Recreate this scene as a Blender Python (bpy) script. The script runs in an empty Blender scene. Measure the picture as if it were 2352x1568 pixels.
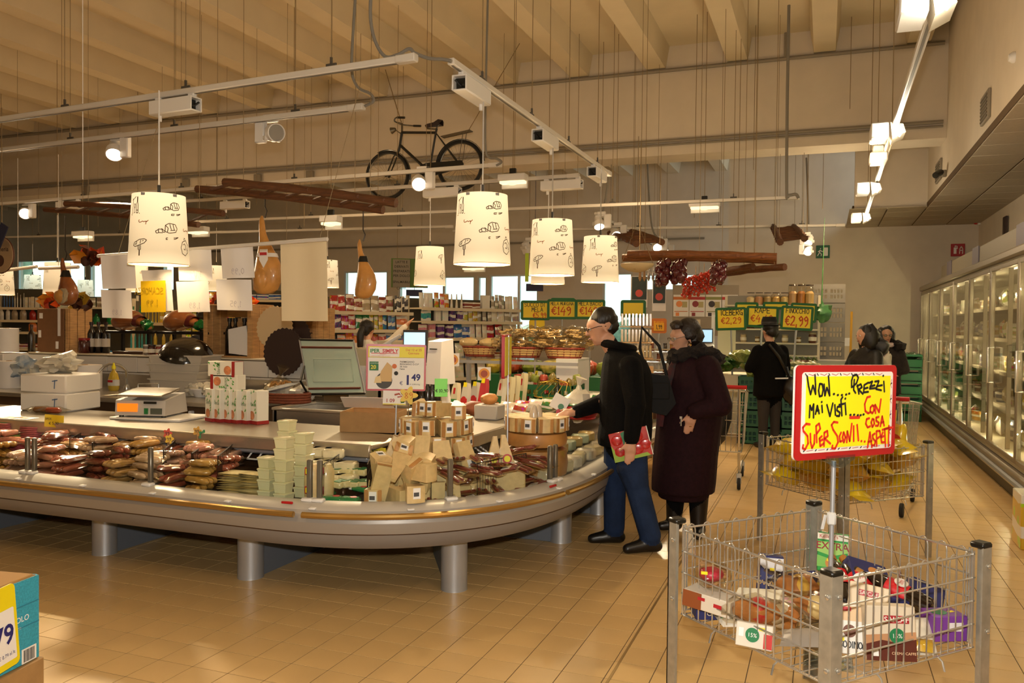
import bpy,bmesh,math,random
import numpy as np
from mathutils import Vector,Matrix,Euler,noise
rnd=random.Random(7)
S=bpy.context.scene
COL=S.collection
PI=math.pi
def U(a,b):return rnd.uniform(a,b)
#  camera, world, lights
FPX,YAW,PITCH,ROLL,IW,IH=1885.4,-0.3642,-0.0214,0.0103,2352,1568
CAM=Vector((0,0,1.6))
_f=Vector((math.sin(YAW)*math.cos(PITCH),math.cos(YAW)*math.cos(PITCH),math.sin(PITCH)))
_r0=Vector((math.cos(YAW),-math.sin(YAW),0));_u0=_r0.cross(_f)
_r=math.cos(ROLL)*_r0+math.sin(ROLL)*_u0
_u=math.cos(ROLL)*_u0-math.sin(ROLL)*_r0
cd=bpy.data.cameras.new('camera');cam=bpy.data.objects.new('camera',cd);COL.objects.link(cam)
cd.sensor_width=36;cd.lens=FPX/IW*36;cd.clip_end=300
cam.matrix_world=Matrix(((_r.x,_u.x,-_f.x,CAM.x),(_r.y,_u.y,-_f.y,CAM.y),(_r.z,_u.z,-_f.z,CAM.z),(0,0,0,1)))
S.camera=cam
S.view_settings.view_transform='Standard';S.view_settings.look='None'
S.view_settings.gamma=1;S.view_settings.use_curve_mapping=False
S.view_settings.exposure=-0.06
S.cycles.use_denoising=True
S.cycles.max_bounces=7;S.cycles.diffuse_bounces=3;S.cycles.glossy_bounces=3
S.cycles.transmission_bounces=5;S.cycles.transparent_max_bounces=16
S.cycles.caustics_reflective=False;S.cycles.caustics_refractive=False
S.cycles.sample_clamp_indirect=6
def ray(x,y):return _f+(x-IW/2)/FPX*_r-(y-IH/2)/FPX*_u
def PZ(x,y,z):
 d=ray(x,y);return CAM+d*((z-CAM.z)/d.z)
def PY(x,y,Y):
 d=ray(x,y);return CAM+d*(Y/d.y)
def PX(x,y,X):
 d=ray(x,y);return CAM+d*(X/d.x)
def PD(x,y,D):return CAM+ray(x,y)*D
def lin(c):
 if isinstance(c,str):c=[int(c[i:i+2],16)/255 for i in(0,2,4)]
 return tuple(v/12.92 if v<=.04045 else((v+.055)/1.055)**2.4 for v in c[:3])
WARM=(1.0,.70,.39)
w=bpy.data.worlds.new('sky');S.world=w;w.use_nodes=True
nt=w.node_tree;bg=nt.nodes['Background']
tc=nt.nodes.new('ShaderNodeTexCoord');sx=nt.nodes.new('ShaderNodeSeparateXYZ')
cr=nt.nodes.new('ShaderNodeValToRGB');cr.color_ramp.elements[0].color=(.86,.95,1,1)
cr.color_ramp.elements[0].position=.45;cr.color_ramp.elements[1].color=(.72,.86,1,1)
nt.links.new(tc.outputs['Generated'],sx.inputs[0]);nt.links.new(sx.outputs['Z'],cr.inputs[0])
nt.links.new(cr.outputs[0],bg.inputs[0]);bg.inputs[1].default_value=2.2
def lamp(name,kind,loc,energy,color=WARM,size=.1,aim=None,spot=1.0,blend=.6):
 d=bpy.data.lights.new(name,kind);o=bpy.data.objects.new(name,d);COL.objects.link(o)
 o.location=loc;d.energy=energy;d.color=color
 if kind=='AREA':d.size=size
 elif kind in('POINT','SPOT'):d.shadow_soft_size=size
 if kind=='SPOT':d.spot_size=spot;d.spot_blend=blend
 if aim is not None:
  o.rotation_euler=(Vector(aim)-Vector(loc)).to_track_quat('-Z','Y').to_euler()
 return o
lamp('camera_flash','AREA',(-.02,.05,1.78),125,(1,.93,.82),.07,aim=(-3.4,9,1.9))
for i,(x,y)in enumerate([(-7.5,1.5),(-3.0,1.0),(1.0,2.2),(-9.5,6.5),(-5.2,6.9),(.3,8.6),(-2.6,10.8),(-11,11),(-14.5,7),(-7.0,10.4),(.2,13.6),(-5,16),(-10,17),(-15,15)]):
 lamp('hall_fill_light','POINT',(x,y,3.15),32,WARM,.22);lamp('hall_fill_light','SPOT',(x,y,3.12),75,WARM,.2,(x,y+.01,0),2.7,1)  # added grid of fill lights for hall and ceiling, away from the fixtures
 #  materials
MATS={}
def M(name,rgb='808080',rough=.5,metal=0.,var=0.,vscale=8.,bump=0.,bscale=60.,emit=0.,coat=0.,alpha=1.,sss=0.,trans=0.,ecol=None,ocol=False,spec=.5,stretch=None,rgb2=None):
 if name in MATS:return MATS[name]
 m=bpy.data.materials.new(name);m.use_nodes=True;t=m.node_tree;b=t.nodes['Principled BSDF'];L=t.links.new
 N=t.nodes.new
 c=lin(rgb)+(1,)
 b.inputs['Base Color'].default_value=c;b.inputs['Roughness'].default_value=rough;b.inputs['Metallic'].default_value=metal
 b.inputs['Specular IOR Level'].default_value=spec
 b.inputs['Coat Weight'].default_value=coat;b.inputs['Coat Roughness'].default_value=.12
 b.inputs['Alpha'].default_value=alpha;b.inputs['Transmission Weight'].default_value=trans
 if sss:b.inputs['Subsurface Weight'].default_value=sss;b.inputs['Subsurface Radius'].default_value=(.02,.01,.006)
 if emit:
  b.inputs['Emission Color'].default_value=(ecol or c[:3])+(1,);b.inputs['Emission Strength'].default_value=emit
 co=N('ShaderNodeTexCoord');src=co.outputs['Object']
 if stretch:
  mp=N('ShaderNodeMapping');mp.inputs['Scale'].default_value=stretch;L(src,mp.inputs[0]);src=mp.outputs[0]
 base=None
 if ocol:
  oi=N('ShaderNodeObjectInfo');base=oi.outputs['Color']
 if var:
  n=N('ShaderNodeTexNoise');n.inputs['Scale'].default_value=vscale;n.inputs['Detail'].default_value=5;L(src,n.inputs['Vector'])
  rp=N('ShaderNodeValToRGB');rp.color_ramp.elements[0].position=.3;rp.color_ramp.elements[1].position=.7
  lo,hi=max(0,1-var),1+var*.25
  if rgb2 and not ocol:
   rp.color_ramp.elements[0].color=lin(rgb2)+(1,);rp.color_ramp.elements[1].color=c
   L(n.outputs['Fac'],rp.inputs[0]);L(rp.outputs[0],b.inputs['Base Color'])
  else:
   rp.color_ramp.elements[0].color=(lo,lo,lo,1);rp.color_ramp.elements[1].color=(hi,hi,hi,1)
   L(n.outputs['Fac'],rp.inputs[0])
   mx=N('ShaderNodeMix');mx.data_type='RGBA';mx.blend_type='MULTIPLY';mx.inputs[0].default_value=1
   mx.inputs[6].default_value=c
   if base:L(base,mx.inputs[6])
   L(rp.outputs[0],mx.inputs[7]);L(mx.outputs[2],b.inputs['Base Color'])
 elif base:L(base,b.inputs['Base Color'])
 if bump:
  n2=N('ShaderNodeTexNoise');n2.inputs['Scale'].default_value=bscale;n2.inputs['Detail'].default_value=3;L(src,n2.inputs['Vector'])
  bp=N('ShaderNodeBump');bp.inputs['Strength'].default_value=bump;bp.inputs['Distance'].default_value=.01
  L(n2.outputs['Fac'],bp.inputs['Height']);L(bp.outputs[0],b.inputs['Normal'])
 MATS[name]=m;return m
def glassmat(name,rgb='e8f4ee',refl=.08,rough=.02):
 m=bpy.data.materials.new(name);m.use_nodes=True;t=m.node_tree;t.nodes.clear();N=t.nodes.new;L=t.links.new
 o=N('ShaderNodeOutputMaterial');mx=N('ShaderNodeMixShader');tr=N('ShaderNodeBsdfTransparent');g=N('ShaderNodeBsdfGlossy')
 fr=N('ShaderNodeLayerWeight');pw=N('ShaderNodeMath');pw.operation='POWER';pw.inputs[1].default_value=4;L(fr.outputs['Facing'],pw.inputs[0])
 ad=N('ShaderNodeMath');ad.operation='MULTIPLY_ADD';ad.inputs[1].default_value=.55;ad.inputs[2].default_value=refl-.04
 tr.inputs[0].default_value=lin(rgb)+(1,);g.inputs['Roughness'].default_value=rough
 L(pw.outputs[0],ad.inputs[0]);L(ad.outputs[0],mx.inputs[0]);L(tr.outputs[0],mx.inputs[1]);L(g.outputs[0],mx.inputs[2]);L(mx.outputs[0],o.inputs[0])
 MATS[name]=m;return m
def packmat(name,gloss=.3,coat=.6,kind=0):
 """printed packaging: the object's own colour with a paler panel, bands and blotches of print"""
 m=bpy.data.materials.new(name);m.use_nodes=True;t=m.node_tree;b=t.nodes['Principled BSDF'];N=t.nodes.new;L=t.links.new
 b.inputs['Roughness'].default_value=gloss;b.inputs['Coat Weight'].default_value=coat;b.inputs['Coat Roughness'].default_value=.15
 oi=N('ShaderNodeObjectInfo');co=N('ShaderNodeTexCoord');hs=N('ShaderNodeHueSaturation')
 ma=N('ShaderNodeMath');ma.operation='MULTIPLY_ADD';ma.inputs[1].default_value=.5;ma.inputs[2].default_value=.25
 L(oi.outputs['Random'],ma.inputs[0]);L(ma.outputs[0],hs.inputs['Hue']);hs.inputs['Saturation'].default_value=1.25;L(oi.outputs['Color'],hs.inputs['Color'])
 vo=N('ShaderNodeTexVoronoi');vo.inputs['Scale'].default_value=3.2
 ad=N('ShaderNodeVectorMath');ad.operation='ADD'
 cb=N('ShaderNodeCombineXYZ');ml=N('ShaderNodeMath');ml.operation='MULTIPLY';ml.inputs[1].default_value=40
 L(oi.outputs['Random'],ml.inputs[0]);L(ml.outputs[0],cb.inputs[0]);L(ml.outputs[0],cb.inputs[2])
 L(co.outputs['Generated'],ad.inputs[0]);L(cb.outputs[0],ad.inputs[1]);L(ad.outputs[0],vo.inputs['Vector'])
 g1=N('ShaderNodeMath');g1.operation='LESS_THAN';g1.inputs[1].default_value=.34;L(vo.outputs['Distance'],g1.inputs[0])
 m1=N('ShaderNodeMix');m1.data_type='RGBA';L(g1.outputs[0],m1.inputs[0]);L(oi.outputs['Color'],m1.inputs[6]);L(hs.outputs[0],m1.inputs[7])
 wv=N('ShaderNodeTexWave');wv.bands_direction='Z';wv.inputs['Scale'].default_value=.55;wv.inputs['Distortion'].default_value=2.5
 L(ad.outputs[0],wv.inputs['Vector'])
 g2=N('ShaderNodeMath');g2.operation='GREATER_THAN';g2.inputs[1].default_value=.72;L(wv.outputs['Fac'],g2.inputs[0])
 m2=N('ShaderNodeMix');m2.data_type='RGBA';L(g2.outputs[0],m2.inputs[0]);L(m1.outputs[2],m2.inputs[6]);m2.inputs[7].default_value=(.82,.78,.68,1)
 L(m2.outputs[2],b.inputs['Base Color'])
 n2=N('ShaderNodeTexNoise');n2.inputs['Scale'].default_value=5;L(co.outputs['Generated'],n2.inputs['Vector'])
 bp=N('ShaderNodeBump');bp.inputs['Strength'].default_value=.5;bp.inputs['Distance'].default_value=.01;L(n2.outputs['Fac'],bp.inputs['Height'])
 if kind:L(bp.outputs[0],b.inputs['Normal'])
 MATS[name]=m;return m
PACK=packmat('printed_carton');BAG=packmat('printed_bag',.25,.8,1)
GLASS=glassmat('clear_glass');GREENGLASS=glassmat('greenish_glass','fbfdfc',.06);FILM=glassmat('clear_plastic','f4f0e6',.10,.12)
STEEL=M('brushed_steel','b9b3a8',.32,.9,.12,30,stretch=(1,1,12))
CHROME=M('chrome_wire','d6d5d0',.24,.82)
ALU=M('satin_aluminium','aeb0b4',.38,.55)
ZINC=M('galvanised_steel','b9b5a8',.38,.55,.2,25)
WHITE=M('white_enamel','e4e0da',.35)
PLASTW=M('white_plastic','dfd9cf',.4)
BLACK=M('black_plastic','15140f',.35)
DARK=M('dark_brown_steel','4a3320',.3,.5,.3,6)
PAPER=M('white_paper','e9e4de',.75)
CARD=M('brown_cardboard','a5804f',.8,0,.12,20)
WOOD=M('old_dark_wood','6b4020',.6,0,.5,10,.3,40,stretch=(1,9,9))
PINE=M('pale_pine','c79a63',.55,0,.3,9,stretch=(1,1,8))
YEL=M('yellow_card','f2e21c',.5);RED=M('red_plastic','b3131a',.35);GRN=M('green_plastic','0f6a34',.35,coat=.3)
INKB=M('black_ink','1a1a1e',.6);INKR=M('red_ink','d8301a',.6)
COLR=M('painted_colour',ocol=True,rough=.5)
COLG=M('glossy_colour',ocol=True,rough=.25,coat=.6,var=.25,vscale=20)
WRAP=M('cling_wrapped',ocol=True,rough=.35,coat=.9,var=.22,vscale=14,bump=.5,bscale=22)
VEG=M('vegetable_skin',ocol=True,rough=.35,coat=.3,var=.4,vscale=18,bump=.3,bscale=40)
#  mesh building
class MB:
 def __init__(s):s.v=[];s.f=[]
 def add(s,vs,fs):
  n=len(s.v);s.v+=[tuple(p)for p in vs];s.f+=[tuple(i+n for i in q)for q in fs];return s
 def box(s,c,d,rot=None,ch=0.):
  """box with chamfered edges, c centre, d full sizes"""
  hx,hy,hz=d[0]/2,d[1]/2,d[2]/2
  R=Euler(rot).to_matrix()if rot else None
  c=Vector(c);vs=[];fs=[]
  if ch<=0:
   P=[(x,y,z)for x in(-hx,hx)for y in(-hy,hy)for z in(-hz,hz)]
   fs=[(0,1,3,2),(4,6,7,5),(0,4,5,1),(2,3,7,6),(0,2,6,4),(1,5,7,3)]
  else:
   ch=min(ch,hx*.9,hy*.9,hz*.9);P=[];ix={}
   for a in(-1,1):
    for b in(-1,1):
     for e in(-1,1):
      for k in range(3):
       q=[a*hx,b*hy,e*hz]
       for j in range(3):
        if j!=k:q[j]-=(a,b,e)[j]*ch
       ix[(a,b,e,k)]=len(P);P.append(q)
   I=ix
   for g in(-1,1):
    for k in range(3):
     o=[j for j in range(3)if j!=k]
     def key(p,q):
      t=[0,0,0];t[k]=g;t[o[0]]=p;t[o[1]]=q;return I[(t[0],t[1],t[2],k)]
     fs.append((key(-1,-1),key(1,-1),key(1,1),key(-1,1)))
   for k in range(3):
    o=[j for j in range(3)if j!=k]
    for p in(-1,1):
     for q in(-1,1):
      t0=[0,0,0];t0[k]=-1;t0[o[0]]=p;t0[o[1]]=q;t1=list(t0);t1[k]=1
      fs.append((I[(*t0,o[0])],I[(*t1,o[0])],I[(*t1,o[1])],I[(*t0,o[1])]))
   for a in(-1,1):
    for b in(-1,1):
     for e in(-1,1):fs.append((I[(a,b,e,0)],I[(a,b,e,1)],I[(a,b,e,2)]))
  P=[(R@Vector(p)if R else Vector(p))+c for p in P]
  return s.add(P,fs)
 def tube(s,path,r,n=6,closed=False,cap=True):
  pts=[Vector(p)for p in path];m=len(pts);rs=r if isinstance(r,(list,tuple))else[r]*m
  rings=[];up=None
  for i,p in enumerate(pts):
   a=pts[i-1]if(i>0 or closed)else p;b=pts[(i+1)%m]if(i<m-1 or closed)else p
   t=(b-a).normalized()if(b-a).length>1e-9 else Vector((0,0,1))
   if up is None:
    up=Vector((0,0,1))if abs(t.z)<.9 else Vector((1,0,0))
   x=t.cross(up)
   if x.length<1e-6:x=t.cross(Vector((0,1,.3)))
   x.normalize();y=x.cross(t).normalized();up=y
   rings.append([p+rs[i]*(math.cos(2*PI*k/n)*x+math.sin(2*PI*k/n)*y)for k in range(n)])
  vs=[q for g in rings for q in g];fs=[]
  for i in range(m if closed else m-1):
   j=(i+1)%m
   for k in range(n):fs.append((i*n+k,j*n+k,j*n+(k+1)%n,i*n+(k+1)%n))
  if cap and not closed:fs+=[tuple(range(n)),tuple(reversed([(m-1)*n+k for k in range(n)]))]
  return s.add(vs,fs)
 def lathe(s,prof,n=16,c=(0,0,0),axis='z',sy=1.,cap=True):
  vs=[];fs=[];m=len(prof);c=Vector(c)
  for(r,z)in prof:
   for k in range(n):
    a=2*PI*k/n;p=Vector((r*math.cos(a),r*sy*math.sin(a),z))
    if axis=='x':p=Vector((p.z,p.x,p.y))
    elif axis=='y':p=Vector((p.x,p.z,p.y))
    vs.append(p+c)
  for i in range(m-1):
   for k in range(n):fs.append((i*n+k,i*n+(k+1)%n,(i+1)*n+(k+1)%n,(i+1)*n+k))
  if cap:
   fs+=[tuple(reversed(range(n))),tuple((m-1)*n+k for k in range(n))]
  return s.add(vs,fs)
 def ball(s,c,r,nu=10,nv=6,wob=0.,seed=0):
  if not isinstance(r,(tuple,list)):r=(r,r,r)
  vs=[(0,0,-1)];fs=[]
  for i in range(1,nv):
   th=PI*i/nv
   for k in range(nu):
    a=2*PI*k/nu;vs.append((math.sin(th)*math.cos(a),math.sin(th)*math.sin(a),-math.cos(th)))
  vs.append((0,0,1));q=len(vs)-1
  for k in range(nu):
   fs.append((0,1+(k+1)%nu,1+k));fs.append((q,q-nu+k,q-nu+(k+1)%nu))
  for i in range(nv-2):
   for k in range(nu):
    a=1+i*nu;fs.append((a+k,a+(k+1)%nu,a+nu+(k+1)%nu,a+nu+k))
  out=[]
  for p in vs:
   w=1+wob*noise.noise(Vector(p)*1.7+Vector((seed*3.1,seed,0)))if wob else 1
   out.append((c[0]+p[0]*r[0]*w,c[1]+p[1]*r[1]*w,c[2]+p[2]*r[2]*w))
  return s.add(out,fs)
 def prism(s,poly,h,axis='z',c=(0,0,0)):
  """extrude a 2-D outline by h (from 0 to h) along the axis"""
  n=len(poly)
  def P(x,y,z):return{'z':(x,y,z),'y':(x,z,y),'x':(z,x,y)}[axis]
  vs=[P(x,y,0)for x,y in poly]+[P(x,y,h)for x,y in poly]
  vs=[(a+c[0],b+c[1],e+c[2])for a,b,e in vs]
  return s.add(vs,[tuple(reversed(range(n))),tuple(range(n,2*n))]+[(k,(k+1)%n,n+(k+1)%n,n+k)for k in range(n)])
 def sweep(s,path,prof,closed=False,cap=True):
  """path: list of (point, outward normal); prof: closed (o, z) outline, o measured inwards"""
  m=len(prof);vs=[]
  for p,n in path:
   for o,z in prof:vs.append((p[0]-n[0]*o,p[1]-n[1]*o,z))
  fs=[]
  for i in range(len(path)-1):
   for k in range(m):fs.append((i*m+k,i*m+(k+1)%m,(i+1)*m+(k+1)%m,(i+1)*m+k))
  if cap:fs+=[tuple(range(m)),tuple(reversed([(len(path)-1)*m+k for k in range(m)]))]
  return s.add(vs,fs)
 def pillow(s,w,d,h,c=(0,0,0),nx=7,ny=5,crimp=True,seed=0):
  """a filled bag lying flat: two bulging sheets joined at a thin rim"""
  for sg in(1,-1):
   vs=[]
   for j in range(ny):
    for i in range(nx):
     u,v=i/(nx-1)*2-1,j/(ny-1)*2-1
     b=max(0,(1-abs(u)**2.5))**.6*max(0,(1-abs(v)**3))**.5
     k=1+.35*noise.noise(Vector((u*2+seed*5,v*2,seed)))
     vs.append((c[0]+u*w/2*(1-.06*b),c[1]+v*d/2*(1-.1*b),c[2]+sg*h/2*b*k))
   fs=[]
   for j in range(ny-1):
    for i in range(nx-1):
     a=j*nx+i;q=(a,a+1,a+nx+1,a+nx);fs.append(q if sg>0 else q[::-1])
   s.add(vs,fs)
  return s
 def xf(s,loc=(0,0,0),rot=(0,0,0),sc=1.):
  R=Euler(rot).to_matrix();l=Vector(loc);s.v=[tuple(R@(Vector(p)*sc)+l)for p in s.v];return s
 def mesh(s,name,mat,smooth=.7):
  me=bpy.data.meshes.new(name);me.from_pydata(s.v,[],s.f)
  bm=bmesh.new();bm.from_mesh(me);bmesh.ops.recalc_face_normals(bm,faces=bm.faces);bm.to_mesh(me);bm.free()
  for m in(mat if isinstance(mat,(list,tuple))else[mat]):me.materials.append(m)
  if smooth:
   me.polygons.foreach_set('use_smooth',[True]*len(me.polygons));me.set_sharp_from_angle(angle=smooth)
  me.update();return me
def tag(o,label=None,cat=None,group=None,kind=None):
 if label:o['label']=label
 if cat:o['category']=cat
 if group:o['group']=group
 if kind:o['kind']=kind
 return o
def place(o,loc=(0,0,0),rot=(0,0,0),sc=None):
 o.location=loc;o.rotation_euler=rot
 if sc is not None:o.scale=sc if isinstance(sc,(tuple,list))else(sc,sc,sc)
 return o
def P(name,mb,mat,parent=None,loc=(0,0,0),rot=(0,0,0),color=None,label=None,smooth=.7,kind=None):
 """a part (or a one-mesh object): MB or ready mesh"""
 me=mb if isinstance(mb,bpy.types.Mesh)else mb.mesh(name,mat,smooth)
 o=bpy.data.objects.new(name,me);COL.objects.link(o);place(o,loc,rot)
 if parent is not None:o.parent=parent
 if color is not None:o.color=lin(color)+(1,)
 return tag(o,label,None,None,kind)
def O(name,mb,mat,label,cat,group=None,loc=(0,0,0),rot=(0,0,0),color=None,kind=None,smooth=.7):
 return tag(P(name,mb,mat,None,loc,rot,color,None,smooth),label,cat,group,kind)
def T(name,label,cat,loc=(0,0,0),rot=(0,0,0),group=None,kind=None):
 o=bpy.data.objects.new(name,None);COL.objects.link(o);o.empty_display_size=.1
 if not isinstance(rot,(tuple,list,Euler)):rot=(0,0,rot)
 place(o,loc,rot);return tag(o,label,cat,group,kind)
def dup(o,loc=None,rot=None,label=None,group=None,color=None,sc=None,parent=None,kids=None):
 c=o.copy();COL.objects.link(c)
 if parent is not None:c.parent=parent
 if loc is not None:c.location=loc
 if rot is not None:c.rotation_euler=rot if isinstance(rot,(tuple,list,Euler))else(0,0,rot)
 if sc is not None:c.scale=sc if isinstance(sc,(tuple,list))else(sc,sc,sc)
 if label:c['label']=label
 if group:c['group']=group
 if color is not None:c.color=lin(color)+(1,)
 for ch in list(o.children):dup(ch,parent=c)
 return c
def stru(name,mb,mat,label=None,smooth=.7,parent=None):
 return P(name,mb,mat,parent,label=label,kind='structure' if parent is None else None,smooth=smooth)
GL={'A':'0024,40|1232','B':'00063545360 0'}
STK={'A':[[(0,0),(2,6),(4,0)],[(.8,2.2),(3.2,2.2)]],'B':[[(0,0),(0,6),(3,5.6),(3,3.6),(0,3.2),(3.8,2.6),(3.4,.3),(0,0)]],'C':[[(3.8,5),(2.5,6),(.6,5),(0,3),(.6,.9),(2.4,0),(3.9,.9)]],'D':[[(0,0),(0,6),(2.6,5.4),(3.8,3),(2.6,.6),(0,0)]],'E':[[(3.6,6),(0,6),(0,0),(3.7,0)],[(0,3),(3,3)]],'F':[[(3.8,6),(0,6),(0,0)],[(0,3.1),(3,3.1)]],'G':[[(3.8,5),(2.2,6),(.3,4.6),(.2,1.4),(2.2,0),(3.8,1.2),(3.8,2.8),(2.2,2.8)],[(3.8,2.8),(3.9,-.6)]],'H':[[(0,6),(0,0)],[(4,6),(4,0)],[(0,3),(4,3.2)]],'I':[[(2,6),(2,0)]],'L':[[(0,6),(0,0),(3.6,0)]],'M':[[(0,0),(.4,6),(2,2.5),(3.7,6),(4,0)]],'N':[[(0,0),(.2,6),(3.8,0),(4,6)]],'O':[[(2,6),(.3,4.8),(0,2.6),(1.2,.2),(3,.3),(4,2.8),(3.5,5.2),(2,6)]],'P':[[(0,0),(0,6),(2.8,6),(3.8,4.6),(2.8,3),(0,2.8)]],'R':[[(0,0),(0,6),(2.8,6),(3.6,4.6),(2.6,3.2),(0,3),(3.9,0)]],'S':[[(3.7,5.2),(2,6),(.3,5),(.8,3.5),(3.2,2.7),(3.7,1.1),(2,0),(.1,.7)]],'T':[[(0,6),(4,6)],[(2,6),(2,0)]],'U':[[(0,6),(.2,1),(2,0),(3.8,1),(4,6)]],'V':[[(0,6),(2,0),(4,6)]],'W':[[(0,6),(1,0),(2,4.4),(3,0),(4,6)]],'Z':[[(0,6),(3.8,6),(0,0),(4,0)]],'X':[[(0,6),(4,0)],[(4,6),(0,0)]],'K':[[(0,6),(0,0)],[(3.8,6),(0,2.8),(4,0)]],'Q':[[(2,6),(0,4.4),(.2,1.4),(2,0),(3.9,1.8),(3.7,4.8),(2,6)],[(2.4,1.6),(4,-.4)]],'Y':[[(0,6),(2,3),(4,6)],[(2,3),(2,0)]],'0':[[(2,6),(.2,4.4),(.2,1.6),(2,0),(3.8,1.6),(3.8,4.4),(2,6)]],'1':[[(.6,4.6),(2.2,6),(2.2,0)],[(.6,0),(3.6,0)]],'2':[[(.2,4.6),(1.6,6),(3.5,5.2),(3,3),(0,0),(4,.1)]],'4':[[(2.4,6),(0,2.2),(4,2.4)],[(3.2,4),(2.8,-.8)]],'5':[[(3.8,6),(.6,6),(.4,3.4),(2.6,3.6),(3.8,2),(2.4,0),(.2,.5)]],'7':[[(0,6),(4,6),(1.4,0)]],'8':[[(2,3.2),(.4,4.6),(2,6),(3.6,4.6),(2,3.2),(.2,1.4),(2,0),(3.8,1.4),(2,3.2)]],'9':[[(3.6,4.6),(2,6),(.3,4.6),(1.6,3),(3.6,4.4),(3.4,1.4),(1.6,-.4)]],'3':[[(.3,5.4),(2.4,6),(3.4,4.6),(1.6,3.2),(3.8,2),(2.4,0),(.2,.6)]],'€':[[(3.8,5),(2.4,6),(.8,4.6),(.6,1.6),(2.4,0),(3.9,1)],[(-.4,3.6),(2.8,3.6)],[(-.4,2.4),(2.6,2.4)]],',':[[(1.6,.6),(1,-1.2)]],'.':[[(1.7,.5),(2.1,0)]],'!':[[(2,6),(2,1.6)],[(2,.4),(2.05,0)]],'-':[[(.6,3),(3.4,3)]],'/':[[(0,0),(4,6)]]}
def strokes(mb,lines,wd,lift=.002):
 """flat ribbons with round-ish ends in the local x-z plane, facing -y"""
 for ln in lines:
  for a,b in zip(ln[:-1],ln[1:]):
   a=Vector((a[0],0,a[1]));b=Vector((b[0],0,b[1]));t=b-a
   if t.length<1e-6:continue
   t.normalize();n=Vector((-t.z,0,t.x))*wd/2;e=t*wd*.35;y=Vector((0,-lift,0))
   mb.add([a-e*1-n*.5+y,a-e*.2-n+y,b+e*.2-n+y,b+e-n*.5+y,b+e+n*.5+y,b+e*.2+n+y,a-e*.2+n+y,a-e+n*.5+y],[(0,1,2,3,4,5,6,7)])
 return mb
def hand(mb,txt,x,z,h,wd,sp=.25,wr=.62,lift=.002,flip=False):
 """write txt in hand lettering from (x, z), letter height h"""
 cx=x
 for ch in txt.upper():
  if ch==' ':cx+=h*.45;continue
  g=STK.get(ch)
  w_=h*wr*(.45 if ch in 'I.,!1' else 1)
  if g:
   for ln in g:
    strokes(mb,[[((cx+(w_*(p[0]/4-.5)*(1 if ch not in 'I.,!' else .9)+w_/2)),z+p[1]/6*h)for p in ln]],wd,lift)
  cx+=w_+h*sp
 return cx
FONT=None
def printed(txt,size,mat,parent,loc,rot=(PI/2,0,0),name='lettering',bold=0.,align='LEFT',color=None,ext=0.):
 cu=bpy.data.curves.new(name,'FONT');cu.body=txt;cu.size=size;cu.align_x=align;cu.offset=bold*size;cu.resolution_u=3;cu.extrude=ext
 t=bpy.data.objects.new(name,cu);me=bpy.data.meshes.new_from_object(t);bpy.data.objects.remove(t);bpy.data.curves.remove(cu)
 me.materials.clear();me.materials.append(mat)
 return P(name,me,mat,parent,loc,rot,color)
 #  the hall
CREAM=M('cream_wall_paint','d8ccb8',.85,0,.06,3);CEILM=M('cream_ceiling_paint','dccdae',.9,0,.06,2)
TILEM=M('beige_floor_tile','cfac74',.3,0,.1,2.5,.05,30,spec=.4);GROUT=M('grey_grout','5f4c34',.95)
Tz=.2
fl=stru('floor',MB().box((-14.5,9,-.0265),(36,30,.05)),GROUT,'beige square floor tiles with thin grey joints')
def tile_mb(x0,y0,mb):
 g=.0021;c=.0003;z0,z1=-.0014,0
 mb.add([(x0+g,y0+g,z0),(x0+Tz-g,y0+g,z0),(x0+Tz-g,y0+Tz-g,z0),(x0+g,y0+Tz-g,z0),(x0+g+c,y0+g+c,z1),(x0+Tz-g-c,y0+g+c,z1),(x0+Tz-g-c,y0+Tz-g-c,z1),(x0+g+c,y0+Tz-g-c,z1)],[(0,1,5,4),(1,2,6,5),(2,3,7,6),(3,0,4,7),(4,5,6,7)])
def proj(p):
 d=Vector(p)-CAM;z=d.dot(_f)
 return(IW/2+FPX*d.dot(_r)/z,IH/2-FPX*d.dot(_u)/z,z)
cells=[]
for i in range(-150,14):
 for j in range(3,105):
  x,y=(i-.547)*Tz,j*Tz
  px,py,z=proj((x+.1,y+.1,0))
  vis=z>.3 and-900<px<IW+900 and py<IH+700
  if not vis:continue
  cells.append((z,x,y))
cells.sort()
m0=MB();tile_mb(-Tz/2,-Tz/2,m0);tme=m0.mesh('tile',TILEM,0)
near=[c for c in cells if-60<proj((c[1]+.1,c[2]+.1,0))[0]<IW+60 and proj((c[1]+.1,c[2]+.1,0))[1]<IH+50][:300];ns=set(near)
for z,x,y in near:
 P('tile',tme,None,fl,(x+Tz/2,y+Tz/2,0))
mr=MB()
for c in cells:
 if c not in ns:tile_mb(c[1],c[2],mr)
P('tiles',mr,TILEM,fl,smooth=0,kind='stuff')
stru('trim_1',MB().box((-.885,6,.0012),(.012,14,.0024)),M('brass_strip','a98d5c',.4,.7),'metal joint strip set in the floor')
BEAMY=13.0
stru('ceiling',MB().box((-15,5.4,6.06),(35,15.2,.16)).box((-15,17.9,6.06),(35,9.2,.16)),CEILM,'cream concrete ceiling between tapered joists')
def joist(x,y0,y1,name,parent):
 mb=MB().prism([(-.15,5.64),(.15,5.64),(.21,6.0),(-.21,6.0)],y1-y0,'y',(x,y0,0));P(name,mb,CEILM,parent,smooth=0)
cl=bpy.data.objects['ceiling']
for k in range(26):joist(.02+1.15-1.245*k,-2,BEAMY+.05,'joist',cl)
for k in range(23):joist(-2.6-1.245*k,BEAMY+.6,22,'joist',cl)
wb=stru('wall_beam',MB().box((-15.2,BEAMY+.3,5.2),(33.5,.6,1.84)),CREAM,'deep cream beam wall across the hall')
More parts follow.
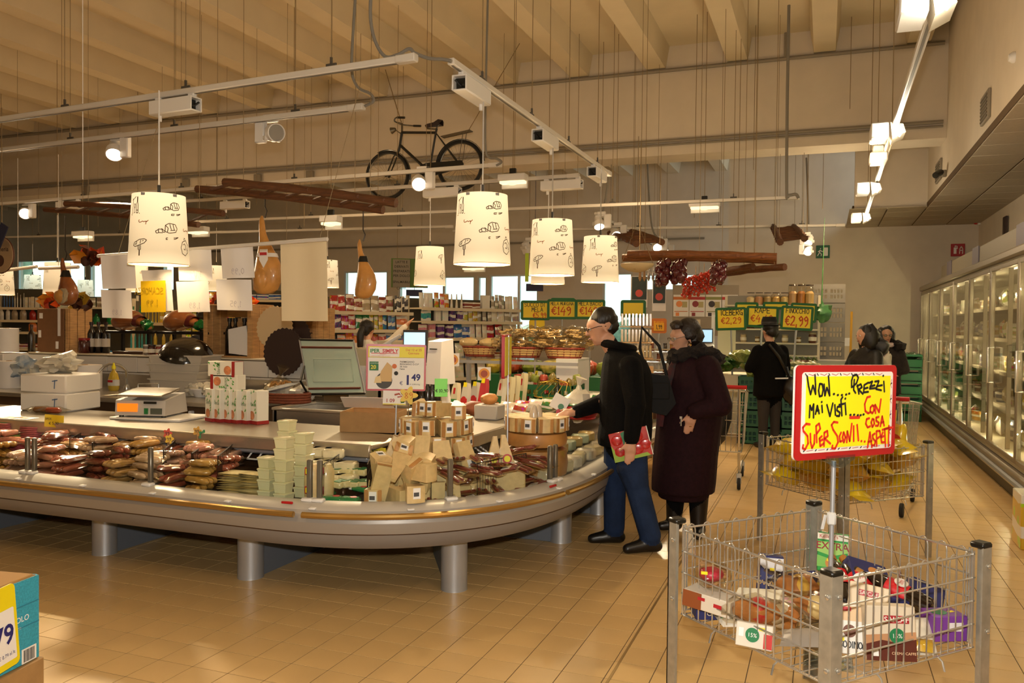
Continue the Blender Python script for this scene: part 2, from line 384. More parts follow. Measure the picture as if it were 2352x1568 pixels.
stru('wall_soffit',MB().box((1.63,6.4,4.86),(.16,17.6,2.52)).box((.99,15.28,4.86),(1.12,.16,2.52)),CREAM,'cream bulkhead wall above the freezer aisle')
ACT=M('ceiling_panel','b9ad97',.9,0,.08,25)
lc=stru('ceiling_lower',MB().box((1.97,6.5,3.64),(.86,18,.08)).box((1.6,16.55,3.64),(2.4,2.6,.08)),GROUT,'low suspended panel ceiling over the freezers')
pm=MB().box((0,0,0),(.58,.58,.012),ch=.004).mesh('panel',ACT)
for j in range(30):
 y=.3+j*.6
 for x in([1.86,2.46]if y<15.1 else[.66,1.26,1.86,2.46]):P('panel',pm,None,lc,(x-.02,y,3.597))
stru('wall_right',MB().box((2.78,6.5,1.9),(.16,24,3.8)),CREAM,'cream wall behind the freezers')
BY=17.8
stru('wall_back_right',MB().box((.42,BY+.1,3.05),(4.7,.2,6.1)),CREAM,'cream back wall behind the produce counter')
FY=22.0
def XF(px,Y=FY):return PY(px,700,Y).x
def ZF(px,py,Y=FY):return PY(px,py,Y).z
wz=(.9,ZF(1100,628))
mb=MB()
openings=[]
for a,b,t,bt in[(40,195,596,668),(205,250,590,700),(372,400,600,668),(790,890,622,760),(915,1090,634,790),(1096,1118,634,790),(1124,1236,630,790),(1384,1452,626,800),(1470,1600,628,668),(1482,1520,680,900),(1530,1580,680,900)]:
 openings.append((XF(a),XF(b),ZF((a+b)/2,bt),ZF((a+b)/2,t)))
openings.sort()
x=-30.;top=6.1
for(a,b,z0,z1)in openings:
 a=max(a,x)
 if a>x:mb.box(((x+a)/2,FY+.12,top/2),(a-x,.24,top))
 if b>a:
  mb.box(((a+b)/2,FY+.12,(top+z1)/2),(b-a,.24,top-z1)).box(((a+b)/2,FY+.12,z0/2),(b-a,.24,z0))
 x=max(x,b)
mb.box(((x+3)/2,FY+.12,top/2),(3-x,.24,top))
stru('wall_back',mb,CREAM,'cream far back wall with glazing')
FRM=M('pale_window_frame','c9cbc8',.4,.2);k=0
for(a,b,z0,z1)in openings:
 if b-a<.2:continue
 k+=1;t=.05;mb=MB();cx,cz=(a+b)/2,(z0+z1)/2
 for sx_ in(a+t/2,b-t/2):mb.box((sx_,FY+.06,cz),(t,.08,z1-z0))
 for sz_ in(z0+t/2,z1-t/2):mb.box((cx,FY+.06,sz_),(b-a-2*t,.08,t))
 if b-a>1.2:mb.box((cx+.1*(b-a),FY+.06,cz),(.07,.08,z1-z0-2*t))
 wn=stru('window_%d'%k,mb,FRM,'bright window with pale frame');P('pane',MB().box((cx,FY+.06,cz),(b-a-2*t,.008,z1-z0-2*t)),GLASS,wn)
stru('wall_left',MB().box((-32,8,3.05),(.2,30,6.1)),CREAM);stru('wall_front',MB().box((-15,-2.1,3.05),(36,.2,6.1)),CREAM)
stru('ground_outside',MB().box((-8,42,-.1),(90,39,.1)),M('asphalt','8b8d8c',.9));GREEN=M('dull_green_leaves','8fa58a',.8,0,.5,4)
for i,(px,dy,h,r)in enumerate([(1010,12,1.3,2.0),(1400,9,1.5,1.4),(1515,9,1.6,1.6),(1430,24,1.9,3),(1210,15,1.2,2.2)]):
 p=PY(px,700,FY+dy);mbb=MB()
 for q in range(7):mbb.ball((U(-r,r)*.6,U(-.6,.6),h*U(.35,.62)),(r*.5,.9,h*.4),9,6,.5,q+i)
 O('bush',mbb,GREEN,['low round bush beyond the middle glazing','small bush beyond the glass door','leafy bush right outside the entrance glass','broad far bush behind the others outdoors','bush seen past the tall glass wall'][i],'bush',loc=(p.x,p.y,0))
for i,px in enumerate((52,-14)):
 p=PY(px,640,FY+4);O('cypress',MB().lathe([(.05,0),(.4,.8),(.42,2.8),(.38,4.1),(.3,4.5),(.02,4.7)],10,(0,0,0)),GREEN,['slim green cypress seen through the high side window','slim green cypress behind the round shop sign'][i],'tree',loc=(p.x,p.y,0))
COND=M('grey_conduit','8d8474',.6)
stru('trim_2',MB().tube([(-30,BEAMY-.03,4.5),(1.5,BEAMY-.03,4.5)],.028).tube([(-30,BEAMY-.025,4.44),(1.5,BEAMY-.025,4.44)],.018),COND,'grey conduit pipes along the beam wall')
stru('trim_3',MB().tube([(-30,BEAMY-.03,5.6),(1.5,BEAMY-.03,5.6)],.03).tube([(-.62,BEAMY-.03,5.6),(-.62,BEAMY-.03,5.98)],.03),COND,'grey conduit pipes along the top of the beam wall')
stru('trim_4',MB().tube([(-20,21.95,3.9),(-3.0,21.95,3.9)],.03),COND)
for i,px in enumerate((200,430,595,715)):
 p=PY(px,445,BEAMY);O('junction_box',MB().box((0,0,0),(.16,.06,.2),ch=.01),COND,'grey junction box under the beam conduit, %s'%['far left above the thin ladder','above the paper price strips','above the left end of the ham ladder','nearest the black bicycle'][i],'junction box','boxes under the conduit',(p.x,BEAMY-.04,4.3))
def grille(label,c,sz,ax):
 t=T('air_vent',label,'vent',c,(0,0,0))
 d=(.03,sz[0],sz[1])if ax=='x' else(sz[0],.03,sz[1])
 P('vent_frame',MB().box((0,0,0),d,ch=.006),COND,t)
 for k in range(7):
  z=-sz[1]/2+sz[1]*(k+.8)/8.2
  P('slat',MB().box((-.018 if ax=='x' else 0,0 if ax=='x' else-.018,z),(.012,sz[0]*.84,.018)if ax=='x' else(sz[0]*.84,.012,.018)),M('vent_slat','6f6656',.6),t)
p=PX(2265,247,1.54);grille('grey square air vent high on the bulkhead, nearer one',(1.535,p.y,p.z),(.45,.3),'x')
p=PX(2157,393,1.54);grille('grey air vent on the bulkhead by the far corner',(1.535,p.y,p.z),(.55,.3),'x')
p=PX(2328,132,1.54);O('fire_detector',MB().lathe([(.05,0),(.05,.02),(.03,.05)],14,axis='x'),[WHITE],'small round red and white detector on the bulkhead','detector',loc=(1.55,p.y,p.z),rot=(0,0,PI))
p=PX(2172,398,1.54);t=T('security_camera','small dark camera on the bulkhead corner','camera',(1.5,p.y,p.z))
P('bracket',MB().box((.02,0,0),(.06,.05,.1),ch=.01),COND,t);P('housing',MB().tube([(-.02,0,.02),(-.1,-.1,-.04)],.045,10),BLACK,t)
p=PX(2312,500,2.69);O('cable_duct',MB().box((0,0,0),(.05,.12,1.3),ch=.008).box((0,-.12,0),(.03,.05,1.3)),M('dark_duct','3b2a22',.6),'dark vertical cable duct on the freezer wall','duct',loc=(2.67,p.y,2.75))
p=PX(2250,508,2.69);t=T('alarm_horn','small red fire alarm sounder on the wall above the freezers','alarm',(2.66,p.y,p.z));P('base',MB().box((.02,0,0),(.05,.1,.14),ch=.01),WHITE,t);P('dome',MB().ball((-.03,0,0),.06),RED,t)
def wallsign(name,label,px,py,w,h,col,glyph):
 p=PY(px,py,BY-.02);t=T(name,label,'sign',(p.x,BY-.02,p.z))
 P('board',MB().box((0,0,0),(w,.012,h),ch=.004),M('sign_%s'%name,col,.5),t)
 mb=MB();glyph(mb,w,h);P('pictogram',mb,WHITE,t)
def g_exit(mb,w,h):
 strokes(mb,[[(.08*w,-.3*h),(.08*w,.3*h),(.34*w,.3*h),(.34*w,-.3*h),(.08*w,-.3*h)]],.05*w,.009);mb.box((.21*w,-.009,0),(.24*w,.003,.56*h))
 strokes(mb,[[(-.38*w,-.3*h),(-.24*w,-.05*h),(-.2*w,.12*h),(-.34*w,0)],[(-.24*w,-.05*h),(-.1*w,-.18*h),(-.12*w,-.32*h)],[(-.2*w,.12*h),(-.04*w,.02*h)],[(-.18*w,.22*h),(-.17*w,.26*h)],[(-.1*w,.02*h),(.05*w,.02*h)]],.06*w,.009)
def g_ext(mb,w,h):
 mb.box((-.2*w,-.009,-.05*h),(.2*w,.003,.5*h));strokes(mb,[[(-.2*w,.24*h),(-.2*w,.34*h),(-.06*w,.3*h),(-.05*w,.1*h)],[(.12*w,-.3*h),(.14*w,.1*h),(.24*w,.28*h),(.34*w,.08*h),(.34*w,-.3*h)],[(.12*w,-.05*h),(.34*w,-.02*h)]],.06*w,.009)
wallsign('exit_sign','green square running man exit sign on the back wall',1890,578,.26,.26,'0b5a3a',g_exit)
wallsign('extinguisher_sign','red square fire extinguisher sign on the back wall',2200,574,.24,.24,'a5161c',g_ext)
#  the refrigerated island counter
CX,CY,RA,RB,NE_=-3.1,5.8,1.67,2.06,2.6
XS,YS=CX+RA,CY-RB
def outer_path(x0=-8.2,y1=9.2):
 pts=[Vector((x0+(CX-x0)*k/6,YS))for k in range(6)]
 for k in range(29):
  a=PI/2*k/28;c,s_=math.cos(a),math.sin(a)
  pts.append(Vector((CX+RA*abs(s_)**(2/NE_),CY-RB*abs(c)**(2/NE_))))
 pts+=[Vector((XS,CY+(y1-CY)*k/5))for k in range(1,6)]
 q=[pts[0]]
 for p in pts[1:]:
  if(p-q[-1]).length>.03:q.append(p)
 out=[]
 for i,p in enumerate(q):
  t=(q[min(i+1,len(q)-1)]-q[max(i-1,0)]).normalized();out.append((p,Vector((t.y,-t.x))))
 return out
PATH=outer_path()
CUM=[0.]
for(a,_),(b,_)in zip(PATH[:-1],PATH[1:]):CUM.append(CUM[-1]+(b-a).length)
def at_s(s):
 for i in range(len(CUM)-1):
  if CUM[i+1]>=s:
   k=(s-CUM[i])/(CUM[i+1]-CUM[i]);n=(PATH[i][1]*(1-k)+PATH[i+1][1]*k).normalized();return PATH[i][0]*(1-k)+PATH[i+1][0]*k,n
 return PATH[-1]
def sub_path(s0,s1):
 r=[at_s(s0)]+[PATH[i]for i in range(len(CUM))if s0+.01<CUM[i]<s1-.01]+[at_s(s1)];return r
def s_of_px(px,py,z):
 p=PZ(px,py,z);best=min(range(len(PATH)),key=lambda i:(PATH[i][0]-p.xy).length)
 bs=CUM[best];return min([bs+d*.01 for d in range(-30,31)],key=lambda s:(at_s(max(0,min(CUM[-1],s)))[0]-p.xy).length)
SM=CUM[-1]
ctr=T('refrigerated_counter','long grey refrigerated island counter with rounded corner and low glass front','counter',(CX,CY,0))
def CP(name,mb,mat,**k):
 return P(name,mb,mat,ctr,(-CX,-CY,0),**k)
GREYP=M('grey_counter_paint','9c968f',.42,.25);GREYD=M('grey_counter_lower','8b8785',.45,.25)
CP('lower_fascia',MB().sweep(PATH,[(.17,.345),(.1,.345),(.045,.395),(.035,.44),(.17,.44)]),GREYD)
CP('upper_fascia',MB().sweep(PATH,[(.17,.44),(.03,.442),(.012,.5),(.012,.505),(.03,.545),(.17,.55)]),GREYP)
CP('underside',MB().sweep(PATH,[(.15,.36),(.15,.44),(.7,.44),(.7,.36)]),GREYD)
CP('groove',MB().sweep(PATH,[(.05,.436),(.031,.436),(.031,.446),(.05,.446)]),DARK)
CP('ledge',MB().sweep(PATH,[(.03,.545),(.02,.57),(.045,.592),(.1,.602),(.13,.602),(.13,.545)]),M('pale_ledge','c4bdb2',.35,.2))
IX,IY=-2.40,4.62
def poly_between(o,z,x0=-8.2,y1=9.2):
 outer=[(p.x-n.x*o,p.y-n.y*o,z)for p,n in PATH]
 inner=[(x0,IY,z),(IX-.35,IY,z),(IX-.35,IY+.35,z),(IX,IY+.35,z),(IX,y1,z)]
 return outer,inner
DZ=.545
outer,inner=poly_between(.12,DZ-.002)
mb=MB();mb.add(outer+inner[::-1],[tuple(range(len(outer)+len(inner)))]);mb.add([(x,y,z-.1)for x,y,z in outer+inner[::-1]],[tuple(reversed(range(len(outer)+len(inner))))])
CP('deck',mb,M('deck_steel','6f665c',.35,.5),smooth=0)
mb=MB().sweep(PATH,[(.12,.47),(.12,.6),(.10,.6),(.10,.47)]);CP('front_liner',mb,GREYD)
mb=MB().box(((-8.2+IX-.35)/2,IY+.015,.62),(8.2+IX-.35,.03,.4)).box((IX-.335,IY+.18,.62),(.03,.36,.4)).box((IX-.18,IY+.365,.62),(.36,.03,.4)).box((IX-.015,(IY+.35+9.2)/2,.62),(.03,9.2-IY-.35,.4))
CP('back_panel',mb,DARK)
LEDGE=M('top_steel','b4aa98',.3,.7,.1,12)
mb=MB().box(((-8.2-2.62)/2,4.84,.818),(8.2-2.62,.78,.03),ch=.01).box(((-8.2-2.62)/2,4.435,.80),(8.2-2.62,.03,.085),ch=.008);CP('service_shelf',mb,LEDGE)
mb=MB().box((-2.61,7.075,.818),(.74,4.25,.03),ch=.01).box((-2.225,7.075,.80),(.03,4.25,.085),ch=.008);CP('service_shelf',mb,LEDGE)
CP('body',MB().box(((-8.2-2.7)/2,4.92,.55),(8.2-2.7,.6,.5)).box((-2.72,7.1,.55),(.5,4.2,.5)),DARK)
for x0,x1 in[(-8.0,-6.0),(-5.95,-3.95),(-3.9,-2.66)]:
 CP('night_blind',MB().box(((x0+x1)/2,4.50,.745),(x1-x0,.07,.045),ch=.012),ALU)
 CP('blind_handle',MB().tube([(x1-.9,4.50,.735),(x1-.9,4.44,.69),(x1-.82,4.44,.69),(x1-.82,4.50,.735)],.006),WHITE)
CP('blind_handle',MB().tube([(-2.28,5.25,.74),(-2.2,5.25,.69),(-2.2,5.33,.69),(-2.28,5.33,.74)],.006),WHITE)
GOLDREFL=M('bumper_rail','b08a4a',.28,.7)  # chrome rail: its golden reflection is put into the base colour
sP=[s_of_px(*q,.6)for q in((8,1095),(318,1120),(680,1163),(707,1163),(1072,1168),(1312,1112),(1326,1108))]
def rail(s0,s1):
 pth=sub_path(s0,s1);CP('bumper',MB().tube([(p.x+n.x*.012,p.y+n.y*.012,.548)for p,n in pth],.017,8),GOLDREFL)
rail(0,sP[2]-.03);rail(sP[2]+.02,sP[5]-.05);rail(sP[5]+0,SM)
edges=[0.,sP[0],sP[0]+.06,sP[1],sP[1]+.0,sP[2],sP[3],sP[4],sP[4],sP[5],sP[6],sP[6]+1.4,sP[6]+1.4,sP[6]+2.8,sP[6]+2.8,SM]
for a,b in zip(edges[::2],edges[1::2]):
 pth=sub_path(a+.02,b-.02);CP('glass_pane',MB().sweep(pth,[(.115,.60),(.115,.815),(.123,.815),(.123,.60)]),GREENGLASS)
for s in sorted(set([round(e,3)for e in edges[1:-1]])):
 p,n=at_s(s);a=math.atan2(n.y,n.x)
 CP('glass_post',MB().box((0,0,0),(.028,.03,.25),ch=.006).xf((p.x-n.x*.12,p.y-n.y*.12,.705),(0,0,a)),M('post_metal','7b7568',.35,.6))
 CP('post_foot',MB().box((0,0,0),(.05,.07,.02),ch=.006).xf((p.x-n.x*.1,p.y-n.y*.1,.608),(0,0,a)),WHITE)
for px,py in((645,1163),(1308,1125)):
 p,n=at_s(s_of_px(px,py,.59));CP('red_clip',MB().box((0,0,0),(.012,.07,.014),ch=.003).xf((p.x-n.x*.03,p.y-n.y*.03,.6),(0,0,math.atan2(n.y,n.x))),RED)
for k in range(14):
 p,n=at_s(1.2+k*.55)
 CP('rail_bracket',MB().box((0,0,0),(.05,.04,.012),ch=.004).xf((p.x-n.x*.03,p.y-n.y*.03,.578),(0,0,math.atan2(n.y,n.x))),WHITE)
PANG=M('pedestal_panel','686e78',.6,.1)
for(px,py)in((217,1277),(555,1333),(1047,1362),(1313,1245),(1397,1180),(-60,1225)):
 q=PZ(px,py,0).xy;near=min(range(len(PATH)),key=lambda i:(PATH[i][0]-q).length);n=PATH[near][1]
 if px<700:n=Vector((0,-1))
 if px>1200:n=Vector((1,0))
 a=math.atan2(n.y,n.x);ln=1.0 if px!=1047 else .72
 if px==1047:a=math.radians(-58);n=Vector((math.cos(a),math.sin(a)))
 c=q-n*.085
 CP('pedestal',MB().lathe([(.082,0),(.08,.01),(.08,.40)],20).xf((c.x,c.y,0),(0,0,a)),ALU)
 CP('pedestal_panel',MB().box((-.045-ln/2,0,.2),(ln,.1,.40),ch=.004).xf((c.x,c.y,0),(0,0,a)),PANG)
 #  goods on the deck
def wedge(w=.1,l=.2,h=.09,name='cheese_wedge'):
 """a wedge of hard cheese: point towards +y, rind at -y"""
 return MB().prism([(-w/2,-l/2),(-w*.2,-l/2-.012),(w*.2,-l/2-.012),(w/2,-l/2),(.012,l/2),(-.012,l/2)],h,'z',(0,0,0))
CHE=M('pale_cheese','d9bd84',.5,0,.15,25,.25,30,coat=.5,sss=.15);RIND=M('cheese_rind','b98242',.5,0,.3,8,.2,30,coat=.45)
LBL=M('price_label','eceae6',.5);BARC=M('barcode_ink','4a4a4c',.7)
me_w=wedge(.105,.2,.095).mesh('cheese_wedge',CHE);me_wl=wedge(.12,.26,.14).mesh('cheese_wedge',CHE)
me_r=MB().box((0,-.106,.047),(.1,.008,.094),ch=.003).mesh('rind',RIND);me_rl=MB().box((0,-.138,.07),(.114,.008,.136),ch=.003).mesh('rind',RIND)
me_l=MB().box((0,-.112,.055),(.042,.004,.06)).mesh('label',LBL);me_b=MB().box((-.003,-.1145,.05),(.03,.002,.022)).mesh('barcode',BARC)
def cheese(loc,rot,label,group,big=False,lab=True,rind=True,sc=1.):
 o=tag(P('cheese_wedge',me_wl if big else me_w,None,None,loc,rot),label,'cheese',group);o.scale=(sc,)*3
 if rind:P('rind',me_rl if big else me_r,None,o)
 if lab:
  l=P('label',me_l,None,o,(0,-.03 if big else 0,0));P('barcode',me_b,None,l)
 return o
TC=Vector((-2.30,4.70));TB=.60
O('parmesan_cheese',MB().lathe([(.16,0),(.215,.02),(.235,.1),(.215,.19),(.16,.21)],28),RIND,'whole golden cheese wheel under the tall tower of wedges','cheese',loc=(TC.x,TC.y,DZ+.05))
O('display_riser',MB().lathe([(.15,0),(.15,.05)],20),DARK,'dark round riser under the tall cheese tower','riser',loc=(TC.x,TC.y,DZ))
tz=DZ+.262
for ring,(z,r,n,off)in enumerate([(tz,.165,11,.1),(tz+.103,.165,11,.35)]):
 for k in range(n):
  a=2*PI*k/n+off;rr=.125
  d=Vector((math.cos(a),math.sin(a)))
  cheese((TC.x+d.x*rr,TC.y+d.y*rr,z),(U(-.06,.06),U(-.05,.05),a+PI/2+U(-.08,.08)),['cling wrapped parmesan wedge in the lower ring of the tall tower','cling wrapped parmesan wedge in the upper ring of the tall tower'][ring],'parmesan wedges on the tall tower',sc=.98)
for k in range(4):
 cheese((TC.x-.12+.09*k,TC.y-.03+U(-.04,.04),tz+.21),(U(-.1,.1),U(-.1,.1),U(-.6,.6)),'loose parmesan wedge lying across the top of the tall tower','parmesan wedges topping the tower',sc=.9)
T2=Vector((-1.86,5.38));
O('parmesan_cheese',MB().lathe([(.16,0),(.21,.02),(.22,.1),(.21,.19),(.16,.2)],28),RIND,'dark amber cheese wheel lowest under the far cheese display','cheese',loc=(T2.x,T2.y,DZ+.005))
O('parmesan_cheese',MB().lathe([(.15,0),(.205,.015),(.215,.055),(.205,.1),(.15,.112)],28),RIND,'whole amber cheese wheel under the far ring of wedges','cheese',loc=(T2.x,T2.y,DZ+.21))
for k in range(11):
 a=2*PI*k/11+.2;d=Vector((math.cos(a),math.sin(a)))
 cheese((T2.x+d.x*.112,T2.y+d.y*.112,DZ+.326),(0,U(-.03,.03),a+PI/2),'cling wrapped parmesan wedge ringed on the far cheese wheel','parmesan wedges on the far wheel',lab=k%2==0)
def around(a,r):return TC+Vector((math.cos(math.radians(a)),math.sin(math.radians(a))))*r
for l in range(2):
 for k,a in enumerate(range(-165,10,25)):
  q=around(a+8*l,.31);O('cheese_block',MB().box((0,0,.042),(.15,.1,.084),ch=.01),CHE,'pale wrapped cheese block at the foot of the tall tower, %s layer'%['lower','upper'][l],'cheese','cheese blocks at the tower foot',(q.x,q.y,DZ+.086*l),(0,0,math.radians(a)+PI/2+U(-.1,.1)))
def slab_at(a,r,z,tilt,w,h,t,label,lab=True):
 q=around(a,r);o=O('cheese_slab',MB().prism([(-w/2,0),(w/2,0),(w*.36,h),(-w*.36,h)],t,'y',(0,0,0)),CHE,label,'cheese','parmesan slabs leaning before the tower',(q.x,q.y,z),(-tilt,U(-.08,.08),math.radians(a)+PI/2))
 if lab:l=P('label',MB().box((.01,-.003,h*.2),(.06,.004,.045)),LBL,o);P('barcode',MB().box((.022,-.006,h*.2),(.025,.002,.03)),BARC,l)
ws=['leftmost','second from left','middle','fourth from left','rightmost']
for k,a in enumerate((-150,-112,-84,-56,-25)):slab_at(a,.345,DZ+.173,.42,.135,[.19,.21,.22,.19,.18][k],.05,'broad parmesan slab leaning on the tall tower, %s of five'%ws[k],k!=3)
for k,a in enumerate((-128,-108,-92,-72,-50)):slab_at(a,.44,DZ+.004,.3,.09,.17,.05,'small parmesan slab standing low before the tall tower, %s of five'%ws[k],k in(2,3))
for k,(px,py,lb)in enumerate([(1135,1075,'pointed cheese wedge standing with red and yellow seal, left of a pair'),(1165,1072,'pointed cheese wedge standing with red and yellow seal, right of a pair')]):
 p=PY(px,py,4.75);o=O('cheese_wedge',MB().prism([(-.055,0),(.055,0),(-.01 if k else .02,.2),(-.03 if k else 0,.2)],.06,'y'),CHE,lb,'cheese',loc=(p.x,p.y,p.z),rot=(-.15,0,.5))
 P('seal',MB().lathe([(.03,-.003),(.03,0)],16,(0,-.002,.05),'y'),RED,o);P('seal_print',MB().lathe([(.02,-.006),(.02,-.003)],14,(0,-.002,.05),'y'),YEL,o)
 O('cheese_block',MB().box((0,0,-.02),(.26,.16,.235),ch=.01),CHE,['pale cheese block under the left pointed wedge','pale cheese block under the right pointed wedge'][k],'cheese',loc=(p.x+.05,p.y+.03,p.z-.1),rot=(0,0,.5))if k==0 else None
base=PZ(912,1150,DZ+.05)
pile=[(858,1165,0,.3,0),(900,1168,0,1.2,0),(955,1160,0,-.5,0),(870,1130,.09,.9,1),(925,1140,.09,-.2,2),(965,1135,.1,.2,1),(905,1115,.16,.5,2),(950,1112,.16,1.4,0),(885,1150,.05,2.2,1),(935,1158,.04,.8,0),(975,1155,.02,-1.1,0),(915,1095,.2,.1,1)]
for k,(px,py,dz,a,md)in enumerate(pile):
 p=PZ(px,py,DZ+dz);rt=(0,0,a)if md==0 else((-1.35,0,a)if md==1 else(-1.1,.3,a))
 cheese((p.x,p.y+.04,DZ+dz+(.02 if md==0 else .09)),rt,'pale wrapped cheese wedge in the loose pile of the rounded corner','cheese wedges piled in the corner',lab=k%3==0,rind=k%2==0)
me_g=MB().box((0,0,.016),(.115,.062,.03),ch=.011).mesh('cheese_packet',M('green_film','1c7a40',.25,coat=.8));me_gl=MB().lathe([(.021,0),(.021,.002)],12,(0.02,0,.031)).mesh('seal',RED);me_ge=MB().box((-.062,0,.014),(.03,.05,.012),ch=.005).mesh('wrapper_end',PAPER)
for k,(px,py,dz,a)in enumerate([(760,1165,0,.1),(797,1168,0,.15),(760,1165,.032,.2),(800,1168,.033,.05),(765,1150,.066,.15),(815,1160,.066,-.1),(785,1145,.1,.3),(745,1150,.03,0),(825,1168,.0,.2)]):
 p=PZ(px,py,DZ);o=tag(P('cheese_packet',me_g,None,None,(p.x,p.y+.05*(dz>.05)+.02,DZ+dz),(0,0,a)),'small green wrapped cheese packet with red seal by the glass corner','cheese','green packets by the corner');P('seal',me_gl,None,o);P('wrapper_end',me_ge,None,o)
for k in range(8):
 p=PZ(775+18*(k%4),1120-12*(k//4),DZ+.08);o=O('cheese_pack',MB().box((0,0,.02),(.1,.07,.04),ch=.008),WRAP,'flat clear cheese pack with pale green corner lying on the green packets','cheese','flat packs above the green packets',(p.x,p.y,DZ+.085+.042*(k//4)),(U(-.1,.1),U(-.1,.1),U(-.5,.5)),'d8c890');P('label',MB().box((.02,0,.0415),(.045,.06,.003)),GRN,o)
for k,(px,py)in enumerate([(697,1160),(728,1160)]):
 p=PZ(px,py,DZ);o=O('provolone',MB().lathe([(.02,0),(.045,.02),(.05,.1),(.048,.19),(.03,.225)],14),CHE,['pale log cheese with red seals standing left of the glass post','pale log cheese with red and yellow seals right of the glass post'][k],'cheese',loc=(p.x,p.y+.09,DZ))
 for z in(.08,.19):P('seal',MB().box((-.0,-.05,z),(.04,.006,.045),ch=.003),RED,o);P('seal_print',MB().box((0,-.054,z),(.022,.004,.03)),YEL,o)
me_t=MB().lathe([(.05,0),(.058,.05),(.062,.052),(.062,.06),(.05,.064)],4,sy=1.).xf((0,0,0),(0,0,PI/4)).mesh('tub',M('cream_tub','d8d4a8',.35,sss=.2,coat=.4),.5)
tubs=[(607,1150,4,'front left stack'),(645,1158,6,'front right stack'),(652,1135,7,'tall stack behind'),(690,1142,6,'stack next to the glass post')]
for px,py,n,wh in tubs:
 p=PZ(px,py,DZ)
 for k in range(n):
  o=tag(P('cheese_tub',me_t,None,None,(p.x+U(-.004,.004),p.y+.03,DZ+.065*k),(0,0,U(-.08,.08))),'square cream tub of grated cheese in the %s'%wh,'tub','grated cheese tubs, %s'%wh)
for k in range(14):
 px,py=690+(k%5)*26,1085-(k//5)*22
 p=PY(px,py,4.22+.09*(k//5));O('cheese_block',MB().box((0,0,.03),(.14,.11,.06),ch=.012),WRAP,'cling wrapped cream cheese block in the heap behind the tubs','cheese','cream blocks behind the tubs',(p.x,p.y,DZ+.085+.06*(k//5)),(0,0,U(-.2,.4)),'ddd0a8')
O('riser',MB().box((0,0,.04),(.7,.34,.08),ch=.01),DARK,'low dark riser under the cream cheese blocks','riser',loc=(-2.98,4.32,DZ))
for k in range(20):
 c=k%2;p=PZ(525+45*c,1140+3*c,DZ);O('cheese_slices',MB().pillow(.15,.13,.016,nx=5,ny=4,seed=k),WRAP,'thin clear pack of cheese slices in the %s flat stack beside the tubs'%('front','second')[c],'cheese','slice packs, %s stack'%('front','second')[c],(p.x+U(-.01,.01),p.y+.05,DZ+.014+.014*(k//2)),(U(-.06,.06),U(-.04,.04),U(-.12,.12)),['f0dc9c','ecd48c','f4e4ac'][k%3])
def sausage_pack(kind,loc,rot,col,label,group):
 n={0:3,1:2,2:4}[kind];o=O('sausage_pack',MB().pillow(.2,.045*n+.05,.05,nx=6,ny=5,seed=U(0,9)),FILM,label,'sausage',group,loc,rot)
 for k in range(n):
  y=(k-(n-1)/2)*.042
  P('sausage',MB().tube([(-.085,y,0),(-.07,y,.002),(0,y+U(-.006,.006),.004),(.07,y,.002),(.085,y,0)],[.006,.019,.021,.019,.006],8),COLG,o,color=col)
 return o
kinds=[('8a4434',1,'dark smoked sausages'),('c4965a',0,'tan dry sausages'),('d8b490',2,'pale dry sausages'),('a4523e',1,'glossy dark salami'),('cc9c50',0,'golden cured sausages'),('cfa288',2,'net-bound pale salami'),('d8957e',0,'pink fresh sausages'),('b8664e',2,'reddish thin sausages')]
for row,(Yr,z0,nl)in enumerate([(4.0,DZ,4),(4.2,DZ+.05,4),(4.38,DZ+.1,3)]):
 x=-6.15 if row<2 else-5.2;i=0
 while x<-3.55:
  col,kd,words=kinds[(i+row*3)%8];nlay=max(2,nl-(i+row)%2)
  for l in range(nlay):
   sausage_pack(kd,(x+U(-.02,.02),Yr+U(-.02,.02)+.012*l,z0+.03+.05*l),(U(-.14,.14),U(-.12,.12),U(-.4,.4)+PI/2*(i%2)),col,'vacuum pack of %s, %s meat row'%(words,['front','middle','back'][row]),'%s packs, %s row'%(words,['front','middle','back'][row]))
  x+=.215;i+=1
 O('display_step',MB().box(((-6.3-3.5)/2,Yr,DZ+(z0-DZ)/2),(2.8,.17,max(.004,z0-DZ)),ch=.002),DARK,'dark display step under the %s row of sausages'%['front','middle','back'][row],'riser')if row else None
me_fp=MB().box((0,0,.007),(.17,.13,.013),ch=.005).mesh('sliced_ham_pack',WRAP);me_fl=MB().box((0,0,.0145),(.1,.1,.002)).mesh('label',COLR)
for c,(px,py,n,col)in enumerate([(30,1075,13,'b5545a'),(-35,1075,12,'a84a4e'),(150,1030,10,'c27a78'),(70,1040,14,'b96467'),(225,1025,9,'c68884'),(5,1035,15,'ad5a5a')]):
 z0=.60 if py<1060 else DZ;p=PZ(px,py,z0)
 for k in range(n):
  wh=['in the stack nearest the left glass post','in the stack cut by the picture edge','in the pale stack behind the dark sausages','in the tall back stack','in the palest back stack','in the tallest back stack at the far left'][c]
  o=tag(P('sliced_ham_pack',me_fp,None,None,(p.x+U(-.006,.006),p.y+.04,z0+.0142*k),(0,0,U(-.1,.1)),col),'flat pack of sliced pink ham %s'%wh,'ham pack','ham packs %s'%wh)
  if k==n-1:P('label',me_fl,None,o,color=['e8e0d8','2f8a3a'][c%2])
for k in range(7):
 p=PZ(20+34*k,1005-3*k,.68);O('bacon_pack',MB().pillow(.2,.15,.05,seed=k),WRAP,'clear pillow pack of bacon on the back row by the dark panel','bacon pack','bacon packs along the back',(p.x,4.42,DZ+.15+.012*(k%3)),(U(-.2,.2),U(-.1,.1),U(-.4,.4)),['c9b8a8','7a9a4a','b86a60','d0c4b8'][k%4])
